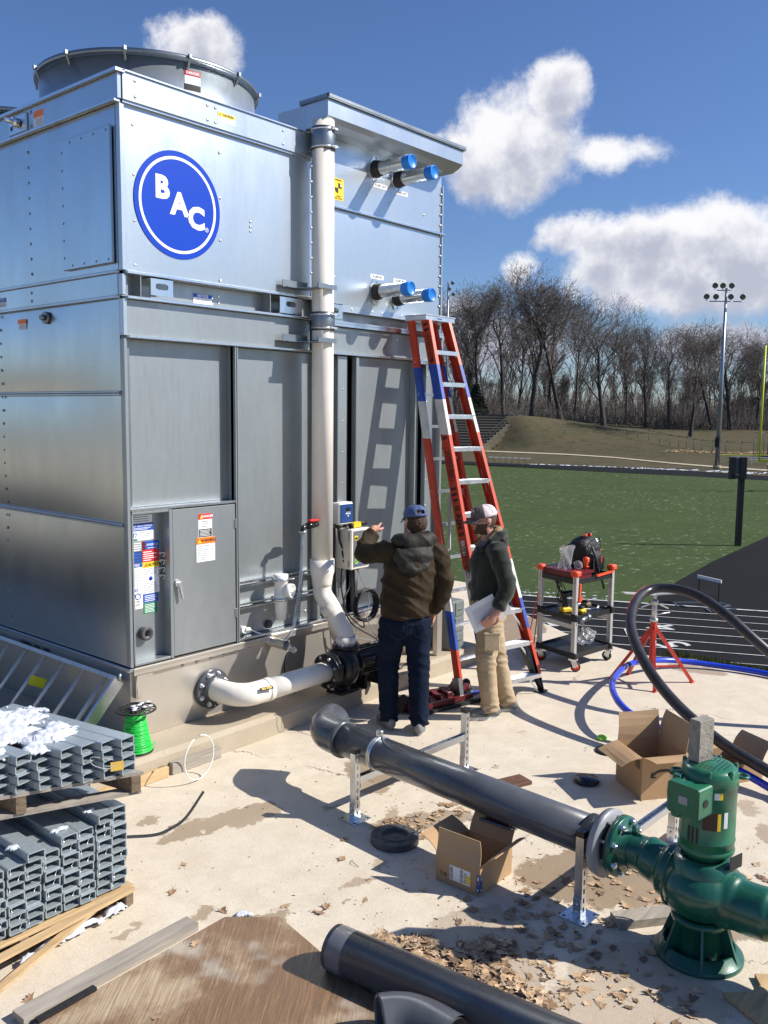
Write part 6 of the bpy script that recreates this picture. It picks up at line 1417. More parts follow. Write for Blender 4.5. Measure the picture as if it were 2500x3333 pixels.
# ================================================================== tool cart
ct = thing('tool_cart', 'three-shelf rolling cart with aluminium posts, orange corners and red wheels', 'cart', (7.95, 4.28, 0))
CXV, CYV = Vector((.605, -.075, 0)), Vector((.135, .46, 0)); C0 = Vector((7.655, 4.075, 0))
def cp_(u, v, z): return C0+CXV*u+CYV*v+Vector((0, 0, z))
ux, uy = CXV.normalized(), CYV.normalized()
for u, v in ((0, 0), (1, 0), (0, 1), (1, 1)):
    b = B(); p = cp_(u, v, 0)
    for s in (-1, 1): b.bar(p+uy*s*.014+Vector((0, 0, .135)), p+uy*s*.014+Vector((0, 0, .94)), .030, .020, up=uy)
    b.bar(p+Vector((0, 0, .135)), p+Vector((0, 0, .94)), .020, .012, up=uy); b.build('post', 'alu_matt', ct)
    b = B(); b.M = Matrix.Translation(p+Vector((0, 0, .965))) @ Matrix.Rotation(math.atan2(ux.y, ux.x), 4, 'Z'); b.box((-.045, -.04, -.028), (.045, .04, .028), .014); b.M = None; b.build('corner_cap', 'orange_plastic', ct)
    b = B()
    for z in (.15, .53): b.M = Matrix.Translation(p+Vector((0, 0, z))) @ Matrix.Rotation(math.atan2(ux.y, ux.x), 4, 'Z'); b.box((-.026, -.036, -.035), (.026, .036, .04), .012)
    b.M = None; b.build('corner_bracket', 'black_rubber', ct)
    wr = .048; side = ux if v == 0 or True else uy; of = Vector((.012, -.02, 0)) if (u, v) != (1, 0) else Vector((.0, .02, 0)); wc_ = p+of+Vector((0, 0, wr+.001)); axd = Vector((-.85, -.52, 0)).normalized() if (u, v) != (1, 0) else (ux*.95+uy*.2).normalized()
    b = B(); b.lathe(wc_-axd*.013, axd, [(0, .03), (.0, wr-.004), (.004, wr), (.022, wr), (.026, wr-.004), (.026, .03)], 28); w_ = b.build('wheel', 'black_rubber', ct)
    q = B(); q.lathe(wc_-axd*.014, axd, [(0, .0001), (0, .034), (.028, .034), (.028, .0001)], 24); q.build('hub', 'red_paint' if (u, v) != (1, 0) else 'galv_dark', w_)
    q = B()
    for s in (-1, 1): q.bar(wc_+axd*s*.018, p+axd*s*.018+Vector((0, 0, .115)), .05, .003, up=axd, w1=.05); 
    q.bar(p+Vector((0, 0, .112)), p+Vector((0, 0, .13)), .065, .065, up=ux); q.cyl(wc_-axd*.022, wc_+axd*.022, .007, n=8); q.build('caster', 'zinc', w_)
for z, m in ((.155, 'black_rubber'), (.52, 'black_rubber'), (.885, 'black_rubber')):
    b = B(); c = [cp_(-.01, -.02, z), cp_(1.01, -.02, z), cp_(1.01, 1.02, z), cp_(-.01, 1.02, z)]
    b.prism([(p.x, p.y) for p in c], z-.012, z+.006); b.bar(c[0], c[1], .01, .05); b.bar(c[1], c[2], .01, .05); b.bar(c[2], c[3], .01, .05); b.bar(c[3], c[0], .01, .05); b.build('shelf', m, ct)
b = B(); b.bar(cp_(0, 0, .44), cp_(0, 1, .44), .015, .045); b.bar(cp_(1, 0, .44), cp_(1, 1, .44), .015, .045); b.build('side_rail', 'alu_matt', ct)
b = B(); c = [cp_(-.02, -.03, 0), cp_(.46, -.03, 0), cp_(.46, 1.0, 0), cp_(-.02, 1.0, 0)]; b.prism([(p.x, p.y) for p in c], .955, .975); b.prism([(p.x, p.y) for p in [cp_(.0, .0, 0), cp_(.42, .0, 0), cp_(.42, .97, 0), cp_(.0, .97, 0)]], .90, .955); b.build('top_tray', 'maroon', ct)
b = B(); p = cp_(.02, 1.0, .90); 
for s in (-1, 0, 1): b.cyl(p+Vector((0, 0, .0)), p+Vector((s*.08, .10*abs(s)+.03, -.88)), .006, n=6)
tag(b.build('tripod', 'orange_plastic'), 'thin orange surveying tripod standing behind the rolling cart', 'tripod')
b = B(); p = cp_(1.0, .02, .86); b.bar(cp_(.52, -.05, .915), cp_(.98, -.05, .93), .02, .02); b.bar(cp_(.06, -.06, .87), cp_(.05, -.06, .72), .018, .02, up=ux); b.bar(cp_(.03, -.06, .70), cp_(.10, -.06, .73), .03, .03, up=(0, 0, 1)); tag(b.build('bar_clamp', 'orange_plastic'), 'small orange bar clamp hooked on the front edge of the cart', 'clamp')
# backpack
bp = thing('tool_backpack', 'bulky black tool backpack with orange tips standing on the cart', 'backpack', tuple(cp_(.72, .5, .9)))
def remeshed(build, voxel, name, m, parent, smooth=8, disp=None, decimate=None):
    me = build.mesh('v', m); o = link('v', me); r = o.modifiers.new('r', 'REMESH'); r.mode = 'VOXEL'; r.voxel_size = voxel; r.use_smooth_shade = True
    if smooth: s_ = o.modifiers.new('s', 'SMOOTH'); s_.iterations = smooth; s_.factor = .6
    dg_ = bpy.context.evaluated_depsgraph_get(); me2 = bpy.data.meshes.new_from_object(o.evaluated_get(dg_)); bpy.data.objects.remove(o)
    if disp:
        n = len(me2.vertices); co = np.empty(n*3, np.float32); me2.vertices.foreach_get('co', co); no = np.empty(n*3, np.float32); me2.vertices.foreach_get('normal', no)
        co = co.reshape(-1, 3); no = no.reshape(-1, 3)
        dv = np.fromiter((disp(Vector(c), Vector(k)) for c, k in zip(co.tolist(), no.tolist())), np.float32, n)
        co += no*dv[:, None]; me2.vertices.foreach_set('co', co.ravel())
    if parent is not None: me2.transform(Matrix.Translation(-world_org(parent)))
    me2.polygons.foreach_set('use_smooth', [True]*len(me2.polygons)); me2.update()
    if not me2.materials: me2.materials.append(MATS[m])
    me2.name = name
    return link(name, me2, parent)
b = B(); rz_ = math.atan2(ux.y, ux.x); b.M = Matrix.Translation(cp_(.66, .5, .893)) @ Matrix.Rotation(rz_+R(12), 4, 'Z')
b.box((-.17, -.13, 0), (.17, .13, .30), .03); b.ball((0, 0, .29), .17, 20, (.98, .72, .55)); b.box((-.15, -.165, .02), (.10, -.10, .22), .02); b.box((.15, -.10, .0), (.21, .10, .24), .02); b.M = None
def dcl(p, n): return .006*mnoise.fractal(p*14, 1, 2, 4)
remeshed(b, .009, 'bag_body', 'leather_black', bp, 5, dcl)
b = B(); T_ = Matrix.Translation(cp_(.66, .5, .893)) @ Matrix.Rotation(rz_+R(12), 4, 'Z'); b.M = T_
b.tube(bez([(-.07, -.05, .375), (-.05, -.05, .41), (.03, -.04, .415), (.06, -.04, .38)], 6), .013, 8); b.tube(bez([(-.10, -.13, .30), (-.12, -.18, .2), (-.05, -.20, .02), (.06, -.20, -.10), (.11, -.19, -.16)], 8), [.012]*32+[.006]*1, 8)
for k in range(6): b.box((.10-.05*k, -.18, .04), (.13-.05*k, -.165, .17), .004)
for k in range(5): b.cyl((.18+.006*k, -.08+.035*k, .20), (.19, -.08+.035*k, .30), .010, n=8)
b.tube([(.15, -.12+.0*k, .1+.01*k) for k in range(10)], .006, 6); b.tube(bez([(-.16, -.13, .05), (-.15, -.14, .25), (-.06, -.135, .36), (.08, -.13, .37), (.16, -.12, .25)], 6), .005, 6); b.M = None; b.build('straps', 'black_rubber', bp)
b = B(); b.M = T_; b.box((-.09, -.065, .385), (-.05, -.03, .41), .008); b.box((.04, -.06, .375), (.08, -.02, .405), .008); b.box((.04, -.185, .12), (.055, -.165, .18), .003); b.box((.16, -.115, .17), (.175, -.10, .25), .003); b.M = None; b.build('orange_trim', 'orange_plastic', bp)
b = B(); b.M = T_; b.cyl((.19, -.03, .25), (.20, -.05, .34), .016, n=10); b.cyl((.17, -.06, .27), (.16, -.07, .33), .012, n=10); b.tube([(.18+.03*math.cos(R(a)), -.08, .29+.03*math.sin(R(a))) for a in range(0, 360, 30)], .006, 6, closed=True); b.M = None; b.build('hand_tools', 'bolt', bp)
# bags, cup, drill, batteries
def crumple(c, sc, seed, name, label, cat, m, vox=.007, amp=.018, fr=22):
    b = B(); b.ball(c, 1, 18, sc)
    def d(p, n): return amp*(abs(mnoise.noise(p*fr+Vector((seed, 0, 0))))*2-.6)+amp*.4*mnoise.noise(p*fr*2.5)
    b2 = remeshed(b, vox, name, m, None, 0, d); return tag(b2, label, cat)
p = cp_(.12, .45, .0)
b = B(); b.M = Matrix.Translation((p.x, p.y, .978)) @ Matrix.Rotation(rz_-R(20), 4, 'Z'); N = 12; vs = []
for j in range(N+1):
    t = j/N
    for i in range(20):
        a = 2*math.pi*i/20; wx = .07+.03*t-.02*math.sin(t*3); wy = .05*(1-t)**.6+.006
        vs.append((wx*math.cos(a)*(1+.12*math.sin(3*a+5*t))+.03*t*t, wy*math.sin(a)*(1+.3*math.sin(5*a+9*t)), .22*t+.015*math.sin(2*a+4*t)*t))
b.add(vs, [[j*20+i, j*20+(i+1) % 20, (j+1)*20+(i+1) % 20, (j+1)*20+i] for j in range(N) for i in range(20)], True); b.M = None
tag(b.build('zip_bag', 'clear_plastic'), 'clear zip bag standing open on the dark red tray of the cart', 'plastic bag')
p = cp_(.30, .25, .978); crumple((p.x, p.y, p.z+.04), (.045, .045, .045), 4, 'plastic_wrap', 'ball of clear wrapped fittings beside the orange tool on the cart', 'plastic', 'clear_plastic', .006, .01)
p = cp_(.42, .18, .975); b = B(); b.lathe(p, (.15, 0, 1), [(0, .0001), (0, .018), (.05, .022), (.07, .032), (.10, .034), (.115, .026), (.12, .0001)], 16); b.cyl(p+Vector((.03, -.02, .02)), p+Vector((-.04, -.03, .03)), .008, n=8); tag(b.build('orange_tool', 'orange_plastic'), 'bright orange hand tool standing on the cart tray by the backpack', 'tool')
p = cp_(.75, .45, .165); crumple((p.x-.04, p.y-.02, .245), (.13, .10, .09), 2, 'plastic_bag', 'clear bag full of pale pipe fittings on the bottom shelf of the cart', 'plastic bag', 'clear_plastic', .009, .035, 16)
b = B()
for k in range(9):
    q0 = Vector((p.x-.04+random.uniform(-.08, .08), p.y-.02+random.uniform(-.05, .05), .20+random.uniform(0, .06))); b.cyl(q0, q0+Vector((random.uniform(-.04, .04), random.uniform(-.04, .04), random.uniform(.0, .05))), .020, n=12)
tag(b.build('pipe_fittings', 'white_plastic'), 'heap of pale plastic pipe fittings inside the clear bag on the bottom shelf', 'fittings', kind='stuff')
def drill(c, rz, label, s=1):
    o = thing('cordless_drill', label, 'drill', c, rz)
    b = B(); b.box((-.045, -.055, 0), (.045, .055, .05), .012); b.build('battery', 'yellow', o, local=True)
    b = B(); b.bar((0, 0, .05), (.0, .02, .16), .035, .045, up=(0, 1, 0)); b.build('grip', 'black_rubber', o, local=True)
    b = B(); b.cyl((-.01, -.06, .19), (.0, .07, .18), .032, n=14); b.build('body', 'black_gloss', o, local=True)
    b = B(); b.cyl((-.01, -.06, .19), (-.015, -.12, .195), .020, r1=.013, n=12); b.cyl((-.015, -.12, .195), (-.018, -.15, .197), .004, n=6); b.build('chuck', 'bolt', o, local=True); return o
p = cp_(.22, .5, .527); drill((p.x, p.y, p.z), R(60), 'yellow and black cordless drill standing on the middle cart shelf')
for k, (u, v, lab) in enumerate(((.36, .2, 'yellow and black battery on the middle shelf behind the front cart post'), (.80, .5, 'worn dark work light on a pale ring, middle shelf right side'))):
    p = cp_(u, v, .527); o = thing('battery' if k == 0 else 'work_light', lab, 'battery' if k == 0 else 'lamp', tuple(p)); b = B(); b.box((p.x-.05, p.y-.04, p.z), (p.x+.05, p.y+.04, p.z+.05), .012); b.build('case', 'yellow' if k == 0 else 'wood_pallet', o); b = B(); b.box((p.x-.052, p.y-.042, p.z+.01), (p.x+.02, p.y+.042, p.z+.03), .006); b.box((p.x-.03, p.y-.03, p.z+.05), (p.x+.04, p.y+.03, p.z+.075), .01); b.build('trim', 'black_rubber', o)
p = cp_(.80, .5, .53); b = B(); b.tube([(p.x+.14*math.cos(R(a)), p.y+.12*math.sin(R(a)), .535) for a in range(0, 360, 12)], .008, 8, closed=True); tag(b.build('white_tubing', 'white_plastic'), 'ring of white tubing on the middle shelf of the cart', 'tubing')
b = B(); p = cp_(.30, -.08, .50); b.cyl(cp_(.05, -.07, .50), cp_(.24, -.08, .52), .025, n=14); b.cyl(cp_(.24, -.08, .52), cp_(.32, -.08, .525), .032, n=14); b.tube(bez([cp_(.1, -.08, .49), cp_(.2, -.09, .44), cp_(.19, -.09, .36)], 6), .006, 6); tag(b.build('pistol_tool', 'galv_dark'), 'grey heat tool hooked on the front edge of the middle cart shelf', 'tool')
b = B()
for k in range(7): b.tube(bez([cp_(.25+random.uniform(-.1, .1), .8, .86), cp_(.3+random.uniform(-.12, .12), .75, .75), cp_(.3+random.uniform(-.15, .15), .7, .66), cp_(.28, .7, .6)], 5), .005, 5)
tag(b.build('cord_tangle', 'black_rubber'), 'tangle of black cords hanging under the top tray of the cart', 'cord', kind='stuff')

# ================================================================== tool tray by the plinth, foreground pieces
tt_ = thing('creeper_tray', 'dirty red and black folding tool rack lying on the slab between the men', 'tool rack', (5.9, 4.5, 0))
b = B(); b.M = Matrix.Translation((5.93, 4.47, .03)) @ Matrix.Rotation(R(-12), 4, 'Z'); b.box((-.32, -.12, 0), (.34, .13, .02), .004); b.bar((-.32, -.12, .03), (.34, -.12, .03), .03, .04); b.bar((-.32, .13, .03), (.34, .13, .03), .03, .04)
b.M = None; b.build('bed', 'maroon', tt_)
b = B(); b.M = Matrix.Translation((5.93, 4.47, .05)) @ Matrix.Rotation(R(-12), 4, 'Z')
for k in range(5): b.bar((-.2+.11*k, -.1, .0), (-.15+.11*k, .1, .05), .05, .02); b.box((-.25+.12*k, -.06, .02), (-.2+.12*k, .0, .06), .006)
b.bar((.2, .05, 0), (.40, .14, .10), .035, .03); b.bar((.15, -.05, .0), (.42, .02, .05), .03, .03); b.M = None; b.build('rack_arms', 'maroon', tt_)
b = B(); b.M = Matrix.Translation((5.93, 4.47, .02)) @ Matrix.Rotation(R(-12), 4, 'Z'); b.bar((-.36, -.14, 0), (.4, -.16, .0), .03, .03); b.bar((-.3, .16, 0), (.5, .14, .02), .03, .03); b.ball((.48, .1, .02), .05, 12); b.ball((.52, .15, .05), .04, 12); b.M = None; b.build('frame', 'black_rubber', tt_)
b = B(); b.cyl((6.05, 4.35, .05), (6.62, 4.28, .05), .02, n=12); tag(b.build('blue_bar', 'ladder_blue'), 'scuffed blue bar lying through the ladder feet', 'bar')
crumple((5.62, 4.62, .06), (.10, .10, .06), 11, 'rag_heap', 'dark dirty rag heap between the boots of the man in jeans', 'rag', 'hair_brown', .008, .03, 18)
# lower foreground: second grey pipe, loose elbow, plywood, timber
F0_, F1_ = Vector((2.741, 2.601, .101)), Vector((2.94, .70, .101))
p2 = thing('grey_pipe', 'short dark grey pipe lying on the slab with clear wrap round its end', 'pipe', (2.9, 2.0, .101))
d2 = (F1_-F0_).normalized()
b = B(); b.cyl(F0_, F1_, .100, n=48, caps=False); b.cyl(F1_, F0_, .092, n=48, caps=False); b.lathe(F0_, d2, [(0, .092), (0, .100)], 48); b.build('pipe', 'pvc_grey', p2)
b = B(); b.lathe(F0_+d2*.02, d2, [(0, .1012), (.01, .1026), (.03, .1016), (.05, .103), (.07, .1018), (.08, .1012)], 48); b.build('clear_wrap', 'film', p2)
el = thing('grey_elbow', 'loose dark grey pipe elbow at the bottom edge, mouth towards the plywood', 'pipe fitting', (2.62, 2.12, .1))
ec = Vector((2.60, 2.03, .101)); b = B(); m0 = Vector((-.80, .55, .18)).normalized(); m1 = Vector((.55, -.75, -.15)).normalized()
pts = bez([ec+Vector((-.10, .095, .0)), ec+Vector((-.05, .055, .0)), ec+Vector((-.015, .0, .0)), ec+Vector((.0, -.08, .0)), ec+Vector((.0, -.20, .0))], 6)
b.tube(pts, .100, 44, caps=False); b.tube(pts, .089, 44, caps=False); b.lathe(pts[0], (pts[1]-pts[0]), [(0, .089), (0, .100)], 44); b.build('elbow', 'pvc_grey', el)
pw = B(); pw.prism([(1.55, 3.232), (2.655, 3.262), (2.835, 3.06), (2.66, 2.2), (2.60, 1.5), (1.5, 1.6)], .003, .021); tag(pw.build('plywood_sheet', 'plywood'), 'wet stained plywood sheet on the slab in the foreground', 'plywood')
b = B(); b.bar((1.62, 3.31, .022), (2.515, 3.335, .022), .088, .040); tag(b.build('timber', 'wood_grey'), 'long grey weathered timber lying along the plywood edge', 'timber')
b = B(); b.bar((1.66, 3.235, .030), (1.93, 3.245, .030), .030, .015); tag(b.build('black_strip', 'black_rubber'), 'short black rubber strip on the plywood beside the long timber', 'strip')
b = B(); b.prism([(3.70, 1.20), (3.80, 1.10), (3.84, 1.115), (3.86, 1.09), (3.93, 1.14), (3.96, 1.10), (4.10, 1.0), (4.0, .7), (3.5, .8)], .004, .022); tag(b.build('board_scrap', 'wood_new'), 'pale splintered board corner at the lower right picture edge', 'board')
snowpatch([(2.735, 3.235, .004, .035, .03), (2.76, 3.20, .004, .02, .03)], 'snow', 'small melting snow patch at the far corner of the plywood', 21, .012, .008)

# ================================================================== leaves
def leafmesh(seed, m):
    rnd = random.Random(seed); n = 16; cu_ = rnd.uniform(-.5, .9); br_ = rnd.uniform(0, 6.3); vs = [(0, 0, .0)]; out = []
    for i in range(n):
        a = 2*math.pi*i/n; r_ = (1.0, .70, .88, .62)[i % 4]*(1.0 if i < 10 else .8)*rnd.uniform(.7, 1.15)*(.45 if seed % 3 == 0 and math.cos(a-br_) > .55 else 1); x, y = r_*math.cos(a), r_*math.sin(a)*.85
        out.append((x*(1-.15*abs(cu_)), y*(1-.35*abs(cu_)), cu_*.55*y*y+.22*(x*x*rnd.uniform(.3, 1)+.6*abs(y)*rnd.uniform(.2, 1))))
    inn = [(x*.5, y*.5, z*.2+rnd.uniform(0, .06)) for x, y, z in out]
    vs += inn+out; fs = [[0, 1+i, 1+(i+1) % n] for i in range(n)]+[[1+i, 1+n+i, 1+n+(i+1) % n, 1+(i+1) % n] for i in range(n)]
    st = len(vs); vs += [(-.2, -.03, .02), (-.2, .03, .02), (-1.7, .02, .15), (-1.7, -.02, .15)]; fs.append([st, st+1, st+2, st+3])
    me = bpy.data.meshes.new('leaf'); me.from_pydata(vs, [], fs); me.materials.append(MATS[m]); me.polygons.foreach_set('use_smooth', [True]*len(fs)); return me
LM = [leafmesh(i, 'leaf%d' % (i % 5)) for i in range(15)]
def leaf(x, y, z, s, label, grp=None):
    o = bpy.data.objects.new('dead_leaf', random.choice(LM)); COL.objects.link(o); o.location = (x, y, z+.002); o.scale = (s, s, s*random.uniform(.8, 1.6)); o.rotation_euler = (random.uniform(-.15, .15), random.uniform(-.15, .15), random.uniform(0, 6.3))
    return tag(o, label, 'leaf', grp)
single = [(3.653, 3.39, 'flat tan leaf on the slab left of the blind flange'), (3.483, 3.244, 'curled dark leaf on the slab, down left of the blind flange'), (3.248, 2.866, 'crisp brown leaf with a long stem below the carton shadow'),
 (3.012, 2.961, 'curled tan leaf on the slab, left of the pipe end'), (3.073, 2.977, 'dark shrivelled leaf touching the curled tan one'), (2.94, 3.135, 'small black leaf scrap on the slab near the plywood'), (3.0, 2.75, 'folded brown leaf just beyond the wrapped pipe end'),
 (2.695, 3.328, 'tiny leaf at the far edge of the plywood'), (2.641, 3.671, 'dark bark strip on the slab in front of the tube stacks'), (2.417, 3.177, 'small leaf on the wet plywood'), (1.724, 3.42, 'dry leaf alone at the lower left by the long timber'),
 (5.161, 3.331, 'small leaf beyond the grey pipe in the middle of the slab'), (2.60, 2.42, 'curled dark leaf between the pipe and the loose elbow'), (2.70, 2.68, 'dark leaf tucked under the wrapped pipe end'), (5.66, 2.28, 'leaf near the large carton'), (2.0, 2.9, 'leaf on the plywood near its left part'), (3.53, 2.70, 'broken leaf beside the labelled carton'), (3.09, 4.28, 'small dark leaf on the slab between spool and pipe shadow'), (2.86, 3.86, 'small leaf by the strap end')]
for x, y, lab in single: leaf(x, y, .0 if not (1.5 < x < 2.6 and y < 3.2) else .021, random.uniform(.032, .046), lab)
# several dozen scattered leaves, then the drifts
spots = []
for (cx, cy, rx, ry, n) in ((3.25, 2.15, .45, .35, 40), (4.15, 3.15, .45, .12, 26), (4.25, 1.95, .45, .30, 34), (3.55, 1.75, .4, .35, 30), (3.7, 2.3, .35, .2, 14), (4.75, 1.3, .4, .4, 16), (3.3, 1.45, .35, .3, 16)):
    for _ in range(n):
        a = random.uniform(0, 6.28); q = math.sqrt(random.random()); spots.append((cx+rx*q*math.cos(a), cy+ry*q*math.sin(a)))
wh = [(3.2, 2.25, 'in the leaf drift by the bottom pipe'), (4.15, 3.15, 'on the damp patch by the blind flange'), (4.25, 1.95, 'on the damp patch under the green pump inlet'), (3.55, 1.75, 'in the shade left of the pump base'), (3.7, 2.3, 'between carton and strut post'), (4.75, 1.3, 'right of the green pump'), (3.3, 1.45, 'at the bottom right of the slab')]
for x, y in spots:
    w_ = min(wh, key=lambda q: (q[0]-x)**2+(q[1]-y)**2)[2]
    if math.hypot(x-GX, y-GY) < .21: continue
    s_ = random.choice((.018, .026, .034, .044))*random.uniform(.8, 1.2); o = leaf(x, y, 0, s_, '', 'dead leaves '+w_)
    ci = int(o.data.materials[0].name[-1]); o['label'] = '%s %s leaf lying %s' % ('tiny' if s_ < .019 else 'small' if s_ < .028 else 'medium sized' if s_ < .038 else 'large', ('brown', 'tan', 'dark brown', 'pale tan', 'light brown')[ci], w_)
b = B(); random.seed(11)
for m_i in range(3): pass
def drift(name, label, cells, n, zmax, m):
    vs = []; fs = []
    for _ in range(n):
        cx, cy, rx, ry = random.choice(cells); a = random.uniform(0, 6.28); q = random.random()**.6; x, y = cx+rx*q*math.cos(a), cy+ry*q*math.sin(a)
        if math.hypot(x-GX, y-GY) < .2: continue
        me = random.choice(LM); s = random.uniform(.026, .046); M_ = Matrix.Translation((x, y, .003+zmax*(1-q)*random.random())) @ Matrix.Rotation(random.uniform(0, 6.3), 4, 'Z') @ Matrix.Rotation(random.uniform(-.45, .45)*(1 if zmax > .01 else .25), 4, 'X') @ Matrix.Scale(s, 4)
        o = len(vs); vs += [tuple(M_ @ v.co) for v in me.vertices]; fs += [[i+o for i in p.vertices] for p in me.polygons]
    me = bpy.data.meshes.new(name); me.from_pydata(vs, [], fs)
    for k in range(5): me.materials.append(MATS['leaf%d' % k])
    per = len(LM[0].polygons); me.polygons.foreach_set('material_index', [(0, 1, 3, 4, 3, 1, 2)[((i//per)*7919//3) % 7] for i in range(len(me.polygons))]); me.polygons.foreach_set('use_smooth', [True]*len(me.polygons))
    tag(link(name, me), label, 'leaves', kind='stuff')
drift('leaf_drift', 'thick drift of dead leaves between the bottom pipe and the carton', [(2.99, 2.56, .11, .07), (3.05, 2.42, .17, .12), (3.07, 2.42, .12, .10), (3.12, 2.20, .17, .14), (3.11, 2.0, .15, .14), (3.10, 1.82, .11, .12), (3.3, 2.12, .15, .10)], 760, .05, 'leaf0')
drift('leaf_litter', 'thin wet leaf litter on the damp patches round the pump and flange', [(4.15, 3.18, .42, .09), (4.0, 3.3, .14, .06), (4.3, 2.0, .35, .22), (4.35, 1.6, .3, .2), (3.6, 1.9, .35, .25), (3.8, 2.2, .18, .12), (3.5, 1.5, .4, .25), (4.9, 1.2, .35, .3)], 230, .006, 'leaf2')
# small crumbs of dirt and twigs
vs = []; fs = []
for _ in range(700):
    x, y = random.choice([(random.uniform(2.6, 5.6), random.uniform(1.2, 4.6)), (random.gauss(3.6, .5), random.gauss(2.2, .5)), (random.gauss(4.2, .4), random.gauss(3.1, .25))]); s = random.uniform(.0012, .005); o = len(vs); a = random.uniform(0, 6.3); e = random.uniform(1, 3.5)
    for dx, dy, dz in ((e, 0, 0), (-e, .3, 0), (.2, 1, 0), (0, -.8, 0), (0, 0, .8)): vs.append((x+s*(dx*math.cos(a)-dy*math.sin(a)), y+s*(dx*math.sin(a)+dy*math.cos(a)), .0015+s*dz))
    fs += [[o, o+2, o+4], [o+2, o+1, o+4], [o+1, o+3, o+4], [o+3, o, o+4]]
me = bpy.data.meshes.new('grit'); me.from_pydata(vs, [], fs); me.materials.append(MATS['leaf2']); tag(link('grit', me), 'dark grit and leaf crumbs scattered over the slab', 'grit', kind='stuff')
b = B()
for _ in range(9):
    x, y = random.uniform(3, 4.4), random.uniform(1.7, 3.3); a = random.uniform(0, 6.3); L_ = random.uniform(.04, .11); b.tube(bez([(x, y, .004), (x+L_*.5*math.cos(a), y+L_*.5*math.sin(a), .012), (x+L_*math.cos(a+.4), y+L_*math.sin(a+.4), .004)], 3), .0016, 5)
tag(b.build('twigs', 'bark'), 'thin twigs lying among the leaves on the slab', 'twigs', kind='stuff')
# grass at the slab edge
vs = []; fs = []
for _ in range(5200):
    t = random.random(); x = random.uniform(8.80, 9.5); y = random.uniform(1.6, 3.75)
    if x < 8.84+.25*max(0, y-3.4)*0: continue
    z = -.06 if x < 9.15 else -.06-(x-9.15)*.3; a = random.uniform(0, 6.3); h = random.uniform(.025, .075); o = len(vs); lx, ly = random.uniform(-.03, .03), random.uniform(-.03, .03)
    vs += [(x-.003*math.cos(a), y-.003*math.sin(a), z), (x+.003*math.cos(a), y+.003*math.sin(a), z), (x+lx, y+ly, z+h)]; fs.append([o, o+1, o+2])
me = bpy.data.meshes.new('grass_tufts'); me.from_pydata(vs, [], fs); me.materials.append(MATS['near_grass']); tag(link('grass_tufts', me), 'green grass growing along the right edge of the slab', 'grass', kind='stuff')

# ================================================================== the far side: bleachers, fences, lights, goal
def gz(x, y):
    d = x*FH.x+y*FH.y; l = x*RH.x+y*RH.y; return float(hgt(np.array([d]), np.array([l]))[0])
blc = thing('bleachers', 'tan concrete bleachers with dark benches set into the grassy bank', 'bleachers', tuple(DL(172, 12, FZ)))
NR = 13
for i in range(NR):
    d0 = 170+i*1.15; z0 = FZ+.3+i*.52; l1 = 18.0+(27.6-18.0)*(i+1)/NR; l0 = -22
    b = B(); p = [DL(d0, l0), DL(d0, l1), DL(186, l1), DL(186, l0)]; b.prism([(q.x, q.y) for q in p], z0-.5-(1.5 if i else 3), z0); t_ = b.build('tread', 'stand_concrete', blc)
    b = B(); p = [DL(d0+.1, l0), DL(d0+.1, l1-.7), DL(d0+.55, l1-.7), DL(d0+.55, l0)]; b.prism([(q.x, q.y) for q in p], z0+.02, z0+.44); b.build('bench', 'bench_dark', blc)
    b = B(); p = [DL(d0-.05, l1-.55), DL(d0-.05, l1+.5), DL(d0+1.2, l1+.5), DL(d0+1.2, l1-.55)]; b.prism([(q.x, q.y) for q in p], z0-1.2, z0+.62); b.build('side_step', 'stand_concrete', blc)
b = B()
for s in (0, .9): b.cyl(DL(170, 17.2+s, FZ+1.4), DL(185, 27.2+s, FZ+NR*.52+1.4), .05, n=6)
for i in range(8): t = i/7; b.cyl(DL(170+15*t, 17.6+10*t, FZ+.3+6.5*t), DL(170+15*t, 17.6+10*t, FZ+1.4+6.6*t), .04, n=6)
for z in (.5, 1.1): b.cyl(DL(186.2, -20, FZ+NR*.52+z), DL(186.2, 27.5, FZ+NR*.52+z), .045, n=6)
for i in range(16): b.cyl(DL(186.2, -20+i*3.15, FZ+NR*.52), DL(186.2, -20+i*3.15, FZ+NR*.52+1.15), .045, n=6)
b.build('railing', 'bench_dark', blc)
# chain link fence at the top and foot of the bank
def fence(name, pts, h, label, posts, arm=False):
    f = thing(name, label, 'fence', tuple(pts[0]))
    P = bez(pts, posts)
    b = B()
    for a, c in zip(P, P[1:]): b.cyl(a+Vector((0, 0, h)), c+Vector((0, 0, h)), .045, n=5)
    b.build('top_rail', 'fence_metal', f)
    for i in range(0, len(P)):
        b = B(); b.cyl(P[i], P[i]+Vector((0, 0, h)), .055, n=6)
        if arm: b.cyl(P[i]+Vector((0, 0, h)), P[i]+Vector((0, 0, h+.4))+RH*.4, .04, n=5)
        b.build('post', 'fence_metal', f)
    b = B()
    for a, c in zip(P, P[1:]):
        for k in range(8): q = a.lerp(c, k/8); b.cyl(q, q.lerp(c, .25)+Vector((0, 0, h)), .004, n=3, caps=False); b.cyl(q+Vector((0, 0, h)), q.lerp(c, .25), .004, n=3, caps=False)
    stuff(b.build('mesh_wire', 'fence_metal', f)); return f
def on_ground(lst): return [Vector((DL(d, l).x, DL(d, l).y, float(hgt(np.array([float(d)]), np.array([float(l)]))[0])-.05)) for d, l in lst]
fence('chain_link_fence', on_ground([(192, 30), (186, 38), (178, 46), (166, 53), (158, 58), (154, 70)]), 2.0, 'chain link fence with angled tops running down behind the grassy bank', 5, True)
fence('chain_link_fence', on_ground([(150, 62), (151, 70), (150, 86)]), 4.2, 'tall chain link fence at the right edge behind the metal benches', 4)
